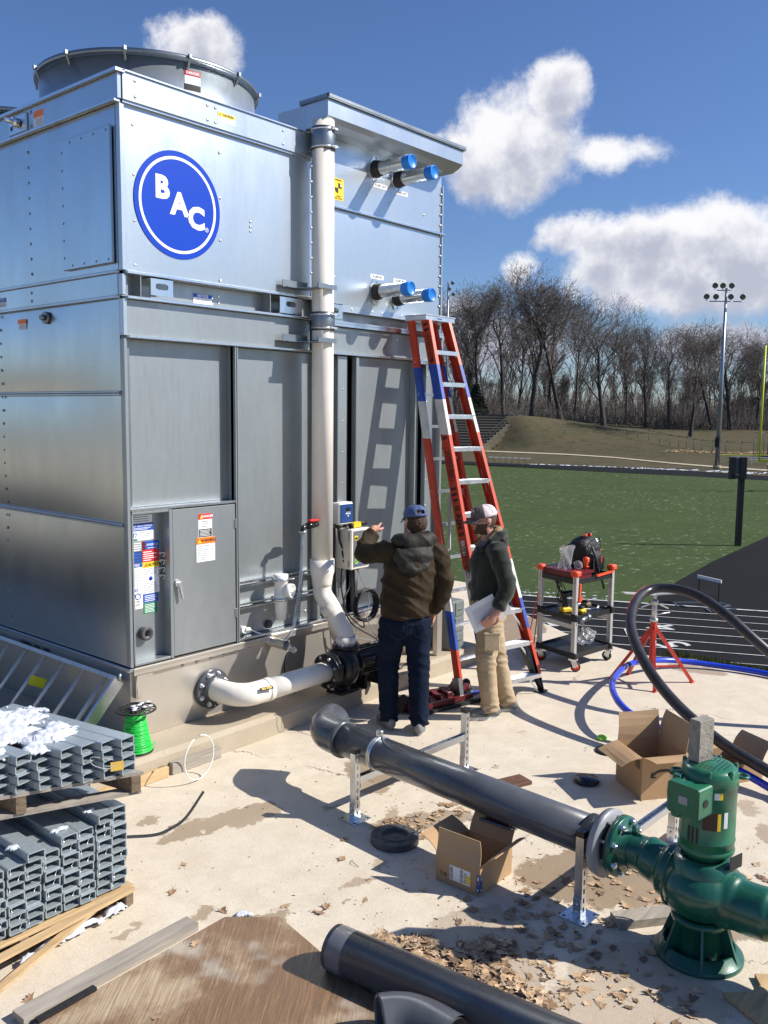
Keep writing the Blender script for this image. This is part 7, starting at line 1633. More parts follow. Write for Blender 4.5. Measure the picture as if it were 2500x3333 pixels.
pole = thing('light_pole', 'tall metal stadium light pole with seven round lamps beside the far track', 'light pole', tuple(DL(121.6, 45.4, FZ)))
px_, py_ = DL(121.6, 45.4).x, DL(121.6, 45.4).y; ph = 24.2
b = B(); b.cyl((px_, py_, FZ), (px_, py_, FZ+ph), .36, r1=.14, n=14); b.build('mast', 'pole_metal', pole)
b = B(); b.cyl((px_, py_, FZ), (px_, py_, FZ+.5), .55, n=12); b.build('footing', 'stand_concrete', pole)
b = B(); b.box((px_-.5, py_-.3, FZ+3.0), (px_-.1, py_+.3, FZ+4.3)); b.build('control_box', 'black', pole)
c = Vector((px_, py_, 0))
for z, offs in ((FZ+ph-.1, (-1.75, -.55, .85)), (FZ+ph-1.55, (-3.0, -1.55, .8, 2.65))):
    b = B(); b.cyl(c+RH*(offs[0]*.72)+Vector((0, 0, z-.2)), c+RH*(offs[-1]*.9)+Vector((0, 0, z-.2)),   .07, n=8); ao = b.build('cross_arm', 'pole_metal', pole)
    for o_ in offs:
        p = c+RH*o_*.86+Vector((0, 0, z+.45)); d = (-FH*.8+RH*(-.25 if o_ < 0 else -.5)-Vector((0, 0, .35))).normalized()
        b = B(); b.lathe(p-d*.3, d, [(0, .08), (.08, .24), (.3, .36), (.45, .39), (.46, .36), (.35, .3)], 18); b.cyl(p-d*.6, p-d*.25, .15, n=10); b.cyl(p-Vector((0, 0, .6)), p, .05, n=6); lo = b.build('lamp', 'pole_metal', ao); b = B(); b.lathe(p-d*.3, d, [(.42, .35), (.42, .0001)], 18); b.build('lamp_glass', 'galv_dark', lo)
p2_ = thing('light_pole', 'second light pole mostly hidden behind the right edge of the tower', 'light pole', tuple(DL(175, 11.6, 0)))
c = DL(175, 11.9); b = B(); b.cyl((c.x, c.y, 0), (c.x, c.y, 27.5), .36, r1=.16, n=10); b.build('mast', 'pole_metal', p2_)
for z, o_ in ((27.3, .8), (25.2, 1.0), (26.2, .2)): p = c+RH*o_+Vector((0, 0, z)); b = B(); b.lathe(p, -FH-Vector((0, 0, .4)), [(-.3, .1), (0, .33), (.25, .38), (.2, .0001)], 14); b.build('lamp', 'pole_metal', p2_)
# play clock on a black post
bpst = thing('black_post', 'tall black post on the turf with a two-sided black timer box on top', 'post', (50.4, 16.9, FZ))
b = B(); b.bar((50.4, 16.9, FZ), (50.4, 16.9, -.9), .28, .28, up=FH); b.build('post', 'black', bpst)
for s, w_ in ((-.56, .32), (.03, .36)): c = Vector((50.4, 16.9, 0))+RH*s-FH*.05; b = B(); b.bar(c+Vector((0, 0, -1.0)), c+Vector((0, 0, .22)), w_, .22, up=FH); b.build('timer_panel', 'black', bpst)
c = Vector((50.4, 16.9, 0))+RH*(-.27); b = B(); b.bar(c+Vector((0, 0, -.95)), c+Vector((0, 0, .20)), .30, .06, up=FH); b.build('panel_back', 'slate_face', bpst)
b = B(); b.bar(Vector((50.4, 16.9, -.8)), Vector((50.4, 16.9, -.72))-RH*.5-FH*.3, .08, .08); b.build('bracket', 'black', bpst)
# yellow goalpost
gpst = thing('goalpost', 'yellow football goalpost at the right edge of the picture', 'goalpost', (89.5, 22.0, FZ))
g0 = Vector((87.5, 27.8, -1.75)); gd = (RH*1.0+FH*.12).normalized()
b = B(); b.cyl(g0, g0+gd*7.1, .13, n=10); b.build('crossbar', 'yellow_paint', gpst)
for s in (0, 7.1): b = B(); b.cyl(g0+gd*s, g0+gd*s+Vector((0, 0, 10.8)), .10, n=10); b.build('upright', 'yellow_paint', gpst)
b = B(); b.tube(bez([g0+gd*3.55, g0+gd*3.55+FH*1.4-Vector((0, 0, .4)), g0+gd*3.55+FH*1.9-Vector((0, 0, 3.05))], 6), .16, 10); b.build('gooseneck', 'yellow_paint', gpst)
# hurdles
def hurdle_mesh():
    o = thing('hurdle', 'near white-topped black hurdle standing on the asphalt beyond the red stand', 'hurdle', (0, 0, 0))
    for s in (-.5, .5):
        b = B(); b.box((s-.025, -.02, .02), (s+.025, .02, .95)); b.build('upright', 'black', o, local=True)
        b = B(); b.box((s-.02, -.02, .0), (s+.02, .62, .04)); b.build('foot', 'pole_metal', o, local=True)
    b = B(); b.box((-.60, -.03, .95), (.60, .01, 1.07)); b.build('top_board', 'white', o, local=True)
    b = B(); b.box((-.5, .58, .0), (.5, .62, .04)); b.build('base_bar', 'pole_metal', o, local=True); return o
hu = hurdle_mesh(); hu.location = (33.6, 12.25, FZ+.085); hu.rotation_euler.z = math.atan2((FH*-.9+RH*.43).y, (FH*-.9+RH*.43).x)
lb_ = ['leftmost', 'second', 'third', 'middle', 'fifth', 'sixth', 'rightmost']
for i in range(7):
    c = copy_tree(hu); p = DL(129.3-.47*i, 15.4+.83*i); c.location = (p.x, p.y, FZ+.09); c.rotation_euler.z = math.atan2(RH.y, RH.x)+R(4); c.scale = (.62, .8, .85)
    c['label'] = 'small white hurdle by the far track, %s of the row of seven' % lb_[i]; c['group'] = 'hurdles lined up by the far track'
c = copy_tree(hu); p = DL(112, 48.6); c.location = (p.x, p.y, FZ+.05); c.rotation_euler.z = math.atan2(RH.y, RH.x); c.scale = (.9, .9, 1.2); c['label'] = 'single hurdle near the far track to the right of the black post'
# folded hurdles lying on the asphalt
b = B()
for s, t in ((0, 0), (1.4, -.9)):
    p = Vector((33.0+t*.3, 13.4-s, FZ+.1)); b.bar(p, p+RH*1.15+FH*.05, .04, .04); b.bar(p, p-FH*.5, .04, .04)
tag(b.build('fallen_hurdle', 'pole_metal'), 'pale hurdle frame lying flat on the asphalt behind the black pipe', 'hurdle')
# aluminium benches at far right
for k, (d, l, m) in enumerate(((137, 54, 'yellow_paint'), (134, 54.5, 'aluminium'), (131, 56, 'aluminium'), (127, 58, 'aluminium'))):
    o = thing('bench', ['yellow-topped long bench, farthest of the row at the right', 'long metal bench behind the second one at the right', 'long metal bench, second from the front at the right', 'long metal bench nearest the path at the right'][k], 'bench', tuple(DL(d, l, FZ)))
    b = B(); b.bar(DL(d, l-2.6, FZ+1.3-.2*k), DL(d, l+7, FZ+1.3-.2*k), .45, .09); b.build('seat', m, o)
    b = B()
    for j in range(4): b.bar(DL(d, l-2+j*2.6, FZ), DL(d, l-2+j*2.6, FZ+1.25-.2*k), .08, .08, up=FH)
    b.build('leg', 'aluminium', o)
b = B(); c = DL(152, 66); b.bar(c+Vector((0, 0, -3.2)), c+RH*9+Vector((0, 0, -3.2)), 4, 2.2); tag(b.build('storage_shed', 'slate_face'), 'low grey shed behind the fence at the right edge', 'shed')
# snow lines and rubble strip
def band(name, pts, label, cat, m, n, w_, z, s0, s1):
    vs = []; fs = []; P = bez(pts, 20)
    for _ in range(n):
        q = random.choice(P)+Vector((random.gauss(0, w_), random.gauss(0, w_), 0)); s = random.uniform(s0, s1); o = len(vs); zz = gz(q.x, q.y)+z; a = random.uniform(0, 6.3)
        for k in range(5): r_ = s*random.uniform(.5, 1); vs.append((q.x+r_*math.cos(a+k*1.257)*.6+RH.x*r_*math.cos(k*1.257), q.y+r_*math.sin(a+k*1.257)*.6+RH.y*r_*math.cos(k*1.257), zz))
        vs.append((q.x, q.y, zz+s*.25)); fs += [[o+k, o+(k+1) % 5, o+5] for k in range(5)]
    me = bpy.data.meshes.new(name); me.from_pydata(vs, [], fs); me.materials.append(MATS[m]); tag(link(name, me), label, cat, kind='stuff')
band('snow_line', [DL(128, 20.5), DL(125, 27), DL(122, 33), DL(119, 38), DL(116, 44), DL(112, 50)], 'broken line of old snow along the far edge of the far track', 'snow', 'snow', 260, .8, .03, .08, .42)
band('frost', [Vector((*bl(-22, -.6)[:2], 0)), Vector((*bl(-8, -.9)[:2], 0)), Vector((*bl(0, -.5)[:2], 0))], 'dusting of snow on the turf along the near track border', 'snow', 'snow', 260, .45, .07, .03, .13)
band('stone_strip', [DL(160, 51), DL(158, 57), DL(156, 62), DL(158, 68), DL(160, 76)], 'strip of reddish rubble at the foot of the far fence', 'rubble', 'cardboard', 420, .8, .1, .1, .4)

# ================================================================== bare trees
def grow(seed, H, spread=.5, n0=6, depth=6, stem=.22, rise=.6):
    rnd = random.Random(seed); segs = []
    def branch(p, d, L, r, lv):
        n = 3 if lv < 2 else 2; q = p
        for i in range(n):
            d2 = (d+Vector((rnd.gauss(0, 1), rnd.gauss(0, 1), rnd.gauss(0, .6)))*.10*(1+.25*lv)+Vector((0, 0, .05 if lv else 0))).normalized()
            q2 = q+d2*L/n; r2 = r*(.90 if lv else .93); segs.append((q, q2, r, r2, lv)); 
            if 0 < lv < depth and i < n-1 and rnd.random() < .75: side(q2, d2, L*rnd.uniform(.55, .8), r2*.5, lv+1)
            q, d, r = q2, d2, r2
        if lv < depth:
            k = 3 if lv < 1 else (3 if rnd.random() < .45 else 2)
            for _ in range(k): side(q, d, L*rnd.uniform(.62, .84), r*rnd.uniform(.62, .78), lv+1)
    def side(p, d, L, r, lv):
        a = rnd.uniform(0, 6.283); u, q = frame_of(d); sp = spread*rnd.uniform(.5, 1.35)*(1.15 if lv > 2 else 1)
        d2 = (d*math.cos(sp)+(u*math.cos(a)+q*math.sin(a))*math.sin(sp)+Vector((0, 0, .13 if lv < 4 else .05))).normalized(); branch(p, d2, L, max(r, H*.0006), lv)
    p = Vector((0, 0, 0)); d = Vector((rnd.gauss(0, .03), rnd.gauss(0, .03), 1)).normalized(); r = H*.022
    # main stem with limbs
    steps = 9
    for i in range(steps):
        d = (d+Vector((rnd.gauss(0, .05), rnd.gauss(0, .05), .03))).normalized(); q = p+d*H*rise/steps; r2 = r*(.90 if i > 1 else .82); segs.append((p, q, r, r2, 0))
        if i >= int(steps*stem)+1:
            for _ in range(rnd.choice((1, 2, 2))): side(q, d, H*.19*rnd.uniform(.7, 1.15)*(1.25-.5*i/steps), r2*.5, 2)
        p, r = q, r2
    for _ in range(3): side(p, d, H*.15, r*.7, 2)
    return segs
def seg_mesh(name, segs, m, sides=3):
    A = np.array([s[0] for s in segs]); C = np.array([s[1] for s in segs]); ra = np.array([s[2] for s in segs]); rb = np.array([s[3] for s in segs]); n = len(segs)
    d = C-A; d /= np.linalg.norm(d, axis=1)[:, None]+1e-9; up = np.where(np.abs(d[:, 2:3]) < .9, np.array([[0, 0, 1.]]), np.array([[1., 0, 0]])); u = np.cross(d, up); u /= np.linalg.norm(u, axis=1)[:, None]; w_ = np.cross(d, u)
    V = np.empty((n, 2*sides, 3))
    for k in range(sides):
        a = 2*math.pi*k/sides; o = u*math.cos(a)+w_*math.sin(a); V[:, k] = A+o*ra[:, None]; V[:, sides+k] = C+o*rb[:, None]
    base = (np.arange(n)*2*sides)[:, None, None]; f = np.array([[k, (k+1) % sides, sides+(k+1) % sides, sides+k] for k in range(sides)])[None]; F = (base+f).reshape(-1, 4)
    me = bpy.data.meshes.new(name); nv = n*2*sides; me.vertices.add(nv); me.vertices.foreach_set('co', V.reshape(-1).astype(np.float32)); nf = len(F); me.loops.add(nf*4); me.loops.foreach_set('vertex_index', F.reshape(-1)); me.polygons.add(nf); me.polygons.foreach_set('loop_start', np.arange(0, nf*4, 4)); me.polygons.foreach_set('use_smooth', np.ones(nf, bool)); me.update(calc_edges=True); me.validate(); me.materials.append(MATS[m]); return me
VAR = []
for i, (sd, sp, dp, st, rs) in enumerate(((1, .55, 7, .25, .55), (5, .42, 7, .35, .72), (9, .60, 7, .2, .55), (14, .45, 7, .3, .65), (23, .50, 7, .28, .6))):
    s = grow(sd, 1.0, sp, depth=dp, stem=st, rise=rs); random.Random(3).shuffle(s)
    tops = max(q[1].z for q in s); s = [(a/tops, c/tops, r0/tops, r1/tops, lv) for a, c, r0, r1, lv in s]
    keep = [q for q in s if q[4] < 6] + [q for q in s if q[4] >= 6][:4600]
    VAR.append((seg_mesh('trunk', [q for q in keep if q[4] == 0], 'bark', 8), seg_mesh('crown', [(a, c, max(r0, .0009), max(r1, .0006), lv) for a, c, r0, r1, lv in keep if q is not None and lv > 0], 'twigs', 3), len(keep)))
def pixtree(px, ybase, ytop, d, var, rz, wide, label):
    l = (px-1250)/FPX*d; p = DL(d, l); z0 = float(hgt(np.array([float(d)]), np.array([l]))[0])-.3
    hz = 1341+.0105*(px-1250); H = 2.5-(ytop-hz)/FPX*d*1.0-z0
    o = thing('bare_tree', label, 'tree', (p.x, p.y, z0), rz, 'bare trees beyond the bank')
    for me, nm in ((VAR[var][0], 'trunk'), (VAR[var][1], 'crown')):
        c = bpy.data.objects.new(nm, me); COL.objects.link(c); c.parent = o; c.scale = (H*wide*1.15, H*wide*1.15, H)
    return o
TR = [(1540, 1335, 905, 205, 3, 0.3, 1.0, 'bare tree with a forked crown just right of the tower above the bleachers'), (1475, 1335, 930, 215, 1, 1.3, 1.1, 'bare tree partly hidden by the tower edge and the ladder top'), (1632, 1335, 900, 210, 4, 2.2, 1.0, 'bare tree behind the bleachers, left of the widest tree'),
 (1727, 1370, 900, 196, 0, .5, 1.15, 'widest dark bare tree at the top corner of the bleachers'), (1818, 1372, 862, 200, 1, 4.0, 1.0, 'tallest slender bare tree on the bank crest'), (1958, 1382, 938, 190, 2, 1.1, 1.05, 'broad round-crowned bare tree alone at the middle of the bank'), (2095, 1385, 1040, 205, 3, 5.0, .95, 'bare tree right of the round-crowned one'),
 (2172, 1388, 1045, 205, 4, 2.9, .95, 'bare tree with a thick dark trunk left of the light pole'), (2240, 1408, 1035, 182, 3, .9, 1.05, 'leaning double-stemmed bare tree just left of the light pole'), (2307, 1395, 1060, 208, 1, 3.3, .9, 'straight bare tree close behind the light pole'), (2368, 1396, 1030, 205, 2, 2.0, 1.15, 'wide-spreading bare tree right of the light pole'),
 (2455, 1398, 1070, 210, 0, 1.7, .9, 'bare tree behind the yellow goalpost upright'), (1862, 1375, 960, 215, 4, .2, .7, 'thin bare tree between the tallest and the round-crowned one'), (2545, 1400, 1050, 205, 4, 4.4, 1.0, 'bare tree beyond the right picture edge'), (1410, 1335, 940, 210, 0, 2.6, 1.0, 'bare tree hidden behind the tower'), (1680, 1350, 960, 225, 2, 3.9, .8, 'pale-trunked bare tree behind the widest tree'), (2030, 1385, 1010, 230, 0, 3.1, .8, 'bare tree set back left of the thick dark trunk'), (1775, 1370, 905, 228, 3, 1.9, .9, 'bare tree set back between the widest and the tallest tree')]
for t in TR: pixtree(*t)
# wood behind, one mass of many stems
rnd = random.Random(5); base = []
for k in range(3):
    s = grow(40+k, 1.0, .42, depth=5, stem=.2, rise=.6); tops = max(q[1].z for q in s); random.Random(1).shuffle(s)
    base.append(np.array([[*(a/tops), *(c/tops), r0/tops*.8, r1/tops*.8] for a, c, r0, r1, lv in s if lv < 5 or True][:1500]))
allA = []
for k in range(120):
    d = rnd.uniform(222, 330); l = rnd.uniform(-.02, .62)*d; p = DL(d, l); z0 = gz(p.x, p.y)-.3; hpx = rnd.uniform(1170, 1300) if rnd.random() < .75 else rnd.uniform(1080, 1170)
    if l/d < .16: hpx -= 60
    H = 2.5-(hpx-1345)/FPX*d-z0; a = rnd.uniform(0, 6.3); s = base[k % 3].copy(); w_ = H*rnd.uniform(.7, 1.1); R_ = np.array([[math.cos(a), -math.sin(a)], [math.sin(a), math.cos(a)]])
    for j in (0, 3): s[:, j:j+2] = s[:, j:j+2] @ R_.T*w_+np.array([p.x, p.y]); s[:, j+2] = s[:, j+2]*H+z0
    s[:, 6:8] = np.maximum(s[:, 6:8]*H, .03); allA.append(s)
# brush at the woods' edge: thin upright whips
for k in range(20000):
    d = rnd.uniform(203, 320); l = rnd.uniform(-.02, .60)*d; p = DL(d, l); z0 = float(np.interp(l, *FAR)); h = rnd.uniform(1.5, 11)*rnd.uniform(.4, 1.1)*(.5+.5*min(1, (d-200)/60)); a = Vector((p.x, p.y, z0)); c = a+Vector((rnd.gauss(0, .9), rnd.gauss(0, .9), h)); allA.append(np.array([[*a, *c, .075, .03]]))
AA = np.concatenate(allA); sg = seg_mesh('distant_wood', [(AA[i, :3], AA[i, 3:6], AA[i, 6], AA[i, 7]) for i in range(0)] or [(AA[0, :3], AA[0, 3:6], AA[0, 6], AA[0, 7])], 'twigs_far')
class _L(list): pass
def seg_mesh_np(name, A8, m, sides=3):
    return seg_mesh(name, [(r[:3], r[3:6], r[6], r[7]) for r in A8], m, sides)
tag(link('distant_wood', seg_mesh_np('distant_wood', AA, 'twigs_far')), 'brown leafless wood filling the background behind the nearer trees', 'wood', kind='stuff')
# small dark evergreen by the bleachers
ev = thing('evergreen_shrub', 'small dark evergreen behind the top of the bleachers', 'tree', tuple(DL(190, 19, 2.1)))
c = DL(190, 19.2, 2.1); b = B(); rnd = random.Random(2)
for _ in range(1500):
    t = rnd.random()**.8; z = 6.2*(1-t)*1.0; r_ = .4+2.6*t; a = rnd.uniform(0, 6.3); q = r_*rnd.random()**.5; p = c+Vector((q*math.cos(a), q*math.sin(a), z+.2)); u = Vector((rnd.gauss(0, 1), rnd.gauss(0, 1), rnd.gauss(0, .5))).normalized()*.5; w_ = Vector((rnd.gauss(0, 1), rnd.gauss(0, 1), rnd.gauss(0, 1))).normalized()*.25
    b.v += [p-u, p+w_, p+u]; n_ = len(b.v); b.f.append([n_-3, n_-2, n_-1]); b.mi.append(0); b.sm.append(False)
b.build('foliage', 'evergreen', ev, flip=False); b = B(); b.cyl(c-Vector((0, 0, .3)), c+Vector((0, 0, 5)), .15, r1=.03, n=8); b.build('trunk', 'bark', ev)
# ================================================================== people
def hand(b, wr, d, pn, curl, thumb_side, point=False, s=1.0):
    """wr wrist, d direction of the hand, pn palm normal, thumb_side +-1"""
    d = Vector(d).normalized(); pn = Vector(pn); pn = (pn-d*pn.dot(d)).normalized(); sd = d.cross(pn)*thumb_side; wr = Vector(wr)
    pc_ = wr+d*.048*s
    for k in range(5): t = k/4; b.ball(wr+d*(.01+.075*t)*s+sd*.0, .5, 10, tuple(abs(x)*(.036+.008*t)*2*s*.9+.011*2 for x in (sd.x, sd.y, sd.z)))
    b.tube([wr-d*.03*s, wr+d*.02*s, wr+d*.06*s, wr+d*.085*s], [.027*s, .030*s, .030*s, .024*s], 10)
    for i, (off, ln) in enumerate(((.032, .072), (.011, .082), (-.010, .076), (-.030, .058))):
        base = wr+d*.085*s+sd*off*s; c = curl if not (point and i == 0) else .05; a = 0; p = base; pts = [p-d*.02]; pts.append(p)
        for j, f in enumerate((.45, .32, .23)):
            a += c*(.9 if j == 0 else 1.0); q = p+(d*math.cos(a)+pn*math.sin(a)+sd*(off*.6 if j == 0 else 0))*ln*f*s*1.1; pts.append(q); p = q
        b.tube(pts, [.0105*s, .0105*s, .0098*s, .009*s, .0078*s], 8)
        b.ball(p, .0078*s, 8)
    t0 = wr+d*.022*s+sd*.026*s; t1 = t0+(sd*.8+d*.6+pn*.25).normalized()*.036*s; t2 = t1+(sd*.30+d*.9+pn*.35).normalized()*.032*s; t3 = t2+(d*.9+pn*.3-sd*.05).normalized()*.024*s
    b.tube([t0, t1, t2, t3], [.016*s, .013*s, .011*s, .009*s], 8); b.ball(t3, .009*s, 8)
def person(J, label, pos, rz, colors, beard):
    """J: joints in local axes (x right, y forward); returns the body object and a frame matrix"""
    M_ = Matrix.Translation(pos) @ Matrix.Rotation(rz, 4, 'Z'); V = {k: Vector(v) for k, v in J.items() if k != 'hands'}
    hM = Matrix.Translation(V['head']) @ Matrix.Rotation(J_rot.get(label, (0, 0))[0], 4, 'Z') @ Matrix.Rotation(J_rot.get(label, (0, 0))[1], 4, 'X')
    b = B()
    b.M = M_ @ hM
    b.ball((0, -.008, .01), 1, 20, (.077, .097, .100)); b.ball((0, .028, -.045), 1, 16, (.060, .066, .066)); b.ball((0, .066, -.088), 1, 12, (.030, .028, .026)); b.ball((0, .072, .022), 1, 12, (.056, .022, .020))
    b.tube([(0, .088, .012), (0, .104, -.016), (0, .112, -.030)], [.009, .013, .014], 8); b.ball((-.012, .100, -.034), .010, 8); b.ball((.012, .100, -.034), .010, 8); b.ball((0, .086, -.060), 1, 10, (.026, .014, .012)); b.ball((.04, .058, -.03), .028, 10); b.ball((-.04, .058, -.03), .028, 10)
    for s in (-1, 1): b.ball((s*.080, -.008, -.012), 1, 12, (.013, .022, .033)); b.ball((s*.082, -.016, .0), 1, 10, (.010, .018, .020))
    b.M = M_
    b.tube([V['neck']-Vector((0, .01, .06)), V['neck'], V['head']+Vector((0, -.015, -.06))], [.068, .060, .056], 14)
    b.tube([V['pelvis'], V['chest'], V['neck']-Vector((0, 0, .05))], [.115, .12, .075], 14)
    for s in 'LR':
        b.tube([V['sh'+s], V['el'+s], V['wr'+s]], [.045, .036, .028], 12); b.tube([V['neck']-Vector((0, 0, .06)), V['sh'+s]], [.05, .045], 10)
        b.tube([V['hip'+s], V['kn'+s], V['an'+s]], [.075, .052, .038], 12); b.tube([V['pelvis'], V['hip'+s]], [.09, .08], 10); b.tube([V['an'+s], V['an'+s]+Vector(J['toe'+s])*.08-Vector((0, 0, .03))], [.038, .03], 8)
    for s, (wr, d, pn, cu, ts, pt, sc_) in J['hands'].items(): hand(b, wr, d, pn, cu, ts, pt, sc_)
    b.M = None
    o = remeshed(b, .0058, 'person', 'skin', None, 4)
    me = o.data; me.materials.clear(); me.materials.append(MATS['skin']); me.materials.append(MATS[colors['hair']])
    org = Vector(pos); inv = (M_ @ hM).inverted(); idx = []
    for p in me.polygons:
        c = inv @ p.center; h = 0
        if beard and c.z < -.048-.35*max(0, abs(c.x)-.035)*0+.010*mnoise.noise(c*60)+(.022 if abs(c.x) > .045 else 0) and c.z > -.118 and c.y > .0 and not (abs(c.x) < .022 and -.068 < c.z < -.052 and c.y > .08) and not (abs(c.x) < .02 and c.z > -.045): h = 1
        if -.075 < c.z and c.y < -.012+.25*max(0, -c.z-.03)*-1 and abs(c.x) > -1 and c.z < .08 and not (abs(c.x) > .079 and c.z < .02): h = 1
        if (inv @ p.center).length > .135: h = 0
        idx.append(h)
    me.polygons.foreach_set('material_index', idx)
    me.transform(Matrix.Translation(-org)); o.location = org
    tag(o, label, 'person'); return o, M_, hM
J_rot = {}
def garment(par, M_, name, m, fn, vox=.0105, smooth=5, disp=None):
    b = B(); b.M = M_; fn(b); b.M = None; return remeshed(b, vox, name, m, par, smooth, disp)
def folds(org, rz, amp, seed, zf=0):
    Ri = Matrix.Rotation(-rz, 3, 'Z')
    def d(p, n):
        q = Ri @ (p-org); w_ = Vector((q.x*2.2+q.z*1.5, q.y*2.5, q.z*6.0+q.x*4.5)); r = 1-abs(mnoise.noise(w_*1.25+Vector((seed, 0, 0))))*2.6
        fine_ = mnoise.fractal(q*26+Vector((0, seed, 0)), 1, 2, 3)
        return amp*(max(0, r)**1.3)-.3*amp+amp*.12*fine_
    return d
def shoe(par, M_, an, toe, name, m, sole):
    an = Vector(an); t = Vector(toe).normalized(); L_ = .19; g0 = None; sd = Vector((-t.y, t.x, 0)); g = Vector((an.x, an.y, 0))
    b = B(); b.M = M_
    b.tube([g-t*.065+Vector((0, 0, .052)), g+Vector((0, 0, .062)), g+t*.08+Vector((0, 0, .05)), g+t*.15+Vector((0, 0, .038)), g+t*.195+Vector((0, 0, .032))], [.036, .046, .048, .042, .026], 14)
    b.tube([g+Vector((0, 0, .05)), g-t*.01+Vector((0, 0, .115))], [.045, .048], 14); b.ball(g-t*.06+Vector((0, 0, .06)), .036, 12, (1, 1, 1.3)); b.M = None
    so_ = remeshed(b, .006, name, m, par, 4)
    b = B(); b.M = M_; pts = []
    for k in range(28):
        a = 2*math.pi*k/28; c, s = math.cos(a), math.sin(a); f = .5*(1+c); w_ = .040+.014*f-(.010 if f < .3 else 0); pts.append(g+t*(.062+.142*c)+sd*s*w_)
    b.prism([(p.x, p.y) for p in pts], .001, .030); b.M = None; b.build('sole', sole, so_)
    b = B(); b.M = M_
    for k in range(4): c = g+t*(.05+.026*k)+Vector((0, 0, .099-.010*k)); b.tube([c-sd*.022-Vector((0, 0, .006)), c+Vector((0, 0, .004)), c+sd*.022-Vector((0, 0, .006))], .003, 6)
    for s in (-1, 1): b.tube(bez([g+sd*s*.047+t*.0+Vector((0, 0, .075)), g+sd*s*.0495+t*.05+Vector((0, 0, .045)), g+sd*s*.047+t*.10+Vector((0, 0, .06))], 4), .0035, 6)
    b.M = None; b.build('laces', 'black', so_); return so_

# ---- man in the brown hooded jacket, back to the camera, pointing with his left hand
P1, R1 = Vector((5.295, 4.285, 0)), R(-35)
lab1 = 'man in brown hooded jacket and blue cap seen from behind, pointing at the cream cabinet'
J1 = dict(pelvis=(.0, 0, .95), chest=(.04, 0, 1.28), neck=(.06, 0, 1.50), head=(.078, .012, 1.665), shL=(-.13, .02, 1.43), shR=(.25, -.02, 1.42), elL=(-.285, .25, 1.385), wrL=(-.165, .405, 1.525), elR=(.305, -.06, 1.15), wrR=(.245, .05, .93),
          hipL=(-.09, .0, .90), hipR=(.095, -.01, .90), knL=(-.11, .065, .50), knR=(.11, -.035, .50), anL=(-.10, .075, .08), anR=(.105, -.085, .08), toeL=(-.15, .98, 0), toeR=(.35, .93, 0),
          hands={'L': ((-.165, .405, 1.525), (.45, .80, .35), (.5, .3, -.6), .55, -1, True, 1.0), 'R': ((.245, .05, .93), (-.08, .15, -.98), (-1, 0, 0), .35, 1, False, 1.0)})
J_rot[lab1] = (R(10), R(-4))
m1, M1, h1 = person(J1, lab1, P1, R1, dict(hair='hair_brown'), False)
def jk1(b):
    b.tube([(.0, 0, .925), (.0, 0, .98), (.015, 0, 1.10), (.035, 0, 1.25), (.055, -.005, 1.38), (.06, -.005, 1.46)], [.168, .172, .176, .182, .172, .12], 22)
    for x in (-.055, .065): b.tube([(x, .01, .925), (x, .01, 1.0), (x*1.1+.02, .0, 1.2), (x*1.2+.045, -.01, 1.36)], [.140, .142, .145, .130], 18)
    b.tube([(-.09, .0, 1.42), (.06, -.01, 1.475), (.21, -.01, 1.415)], [.085, .085, .085], 14)
    for s in 'LR':
        sh, el, wr = Vector(J1['sh'+s]), Vector(J1['el'+s]), Vector(J1['wr'+s]); b.tube(bez([sh+Vector((.05 if s == 'L' else -.05, 0, -.02)), sh, sh.lerp(el, .5), el, el.lerp(wr, .55), wr], 3), [.085]*3+[.082]*3+[.072]*3+[.068]*3+[.062]*3+[.050], 16)
jk = garment(m1, M1, 'jacket', 'jacket_olive', jk1, .0105, 5, folds(P1, R1, .019, 3))
def hd1(b):
    b.tube(bez([(-.075, .06, 1.51), (-.065, -.04, 1.53), (.0, -.10, 1.525), (.10, -.10, 1.525), (.185, -.04, 1.53), (.195, .06, 1.51)], 4), [.028]*4+[.045]*4+[.055]*4+[.055]*4+[.045]*4+[.028], 14)
    b.ball((.03, -.125, 1.40), 1, 18, (.155, .050, .085)); b.ball((.02, -.142, 1.335), 1, 16, (.12, .036, .055)); b.tube(bez([(-.12, -.10, 1.40), (-.05, -.16, 1.335), (.04, -.175, 1.31), (.13, -.155, 1.345), (.17, -.11, 1.41)], 5), .016, 8); b.tube(bez([(-.10, -.12, 1.46), (.0, -.17, 1.42), (.12, -.15, 1.44), (.18, -.08, 1.49)], 5), .014, 8); b.ball((.07, -.08, 1.49), 1, 16, (.12, .06, .045))
garment(jk, M1, 'hood', 'jacket_hood', hd1, .0095, 2, folds(P1, R1, .022, 8))
def tr(J, wk=1.0, crease=0):
    def f(b):
        b.tube([(.0, 0, .80), (.0, 0, .90), (.0, 0, 1.0)], [.13, .145, .14], 20); b.tube([(-.055, .0, .84), (-.05, .0, 1.0)], [.125, .125], 16); b.tube([(.055, -.0, .84), (.05, -.0, 1.0)], [.125, .125], 16); b.ball((-.07, -.055, .87), .085, 14); b.ball((.075, -.06, .87), .085, 14)
        for s in 'LR':
            h, k, a = Vector(J['hip'+s]), Vector(J['kn'+s]), Vector(J['an'+s]); b.tube(bez([h, h.lerp(k, .5), k, k.lerp(a, .5), a+Vector((0, -.005, .0))-Vector((0, 0, .012))], 4), [.112*wk]*2+[.108*wk]*2+[.098*wk]*2+[.090*wk]*2+[.084*wk]*2+[.082*wk]*2+[.078*wk]*2+[.076*wk]*2+[.074*wk], 18)
    return f
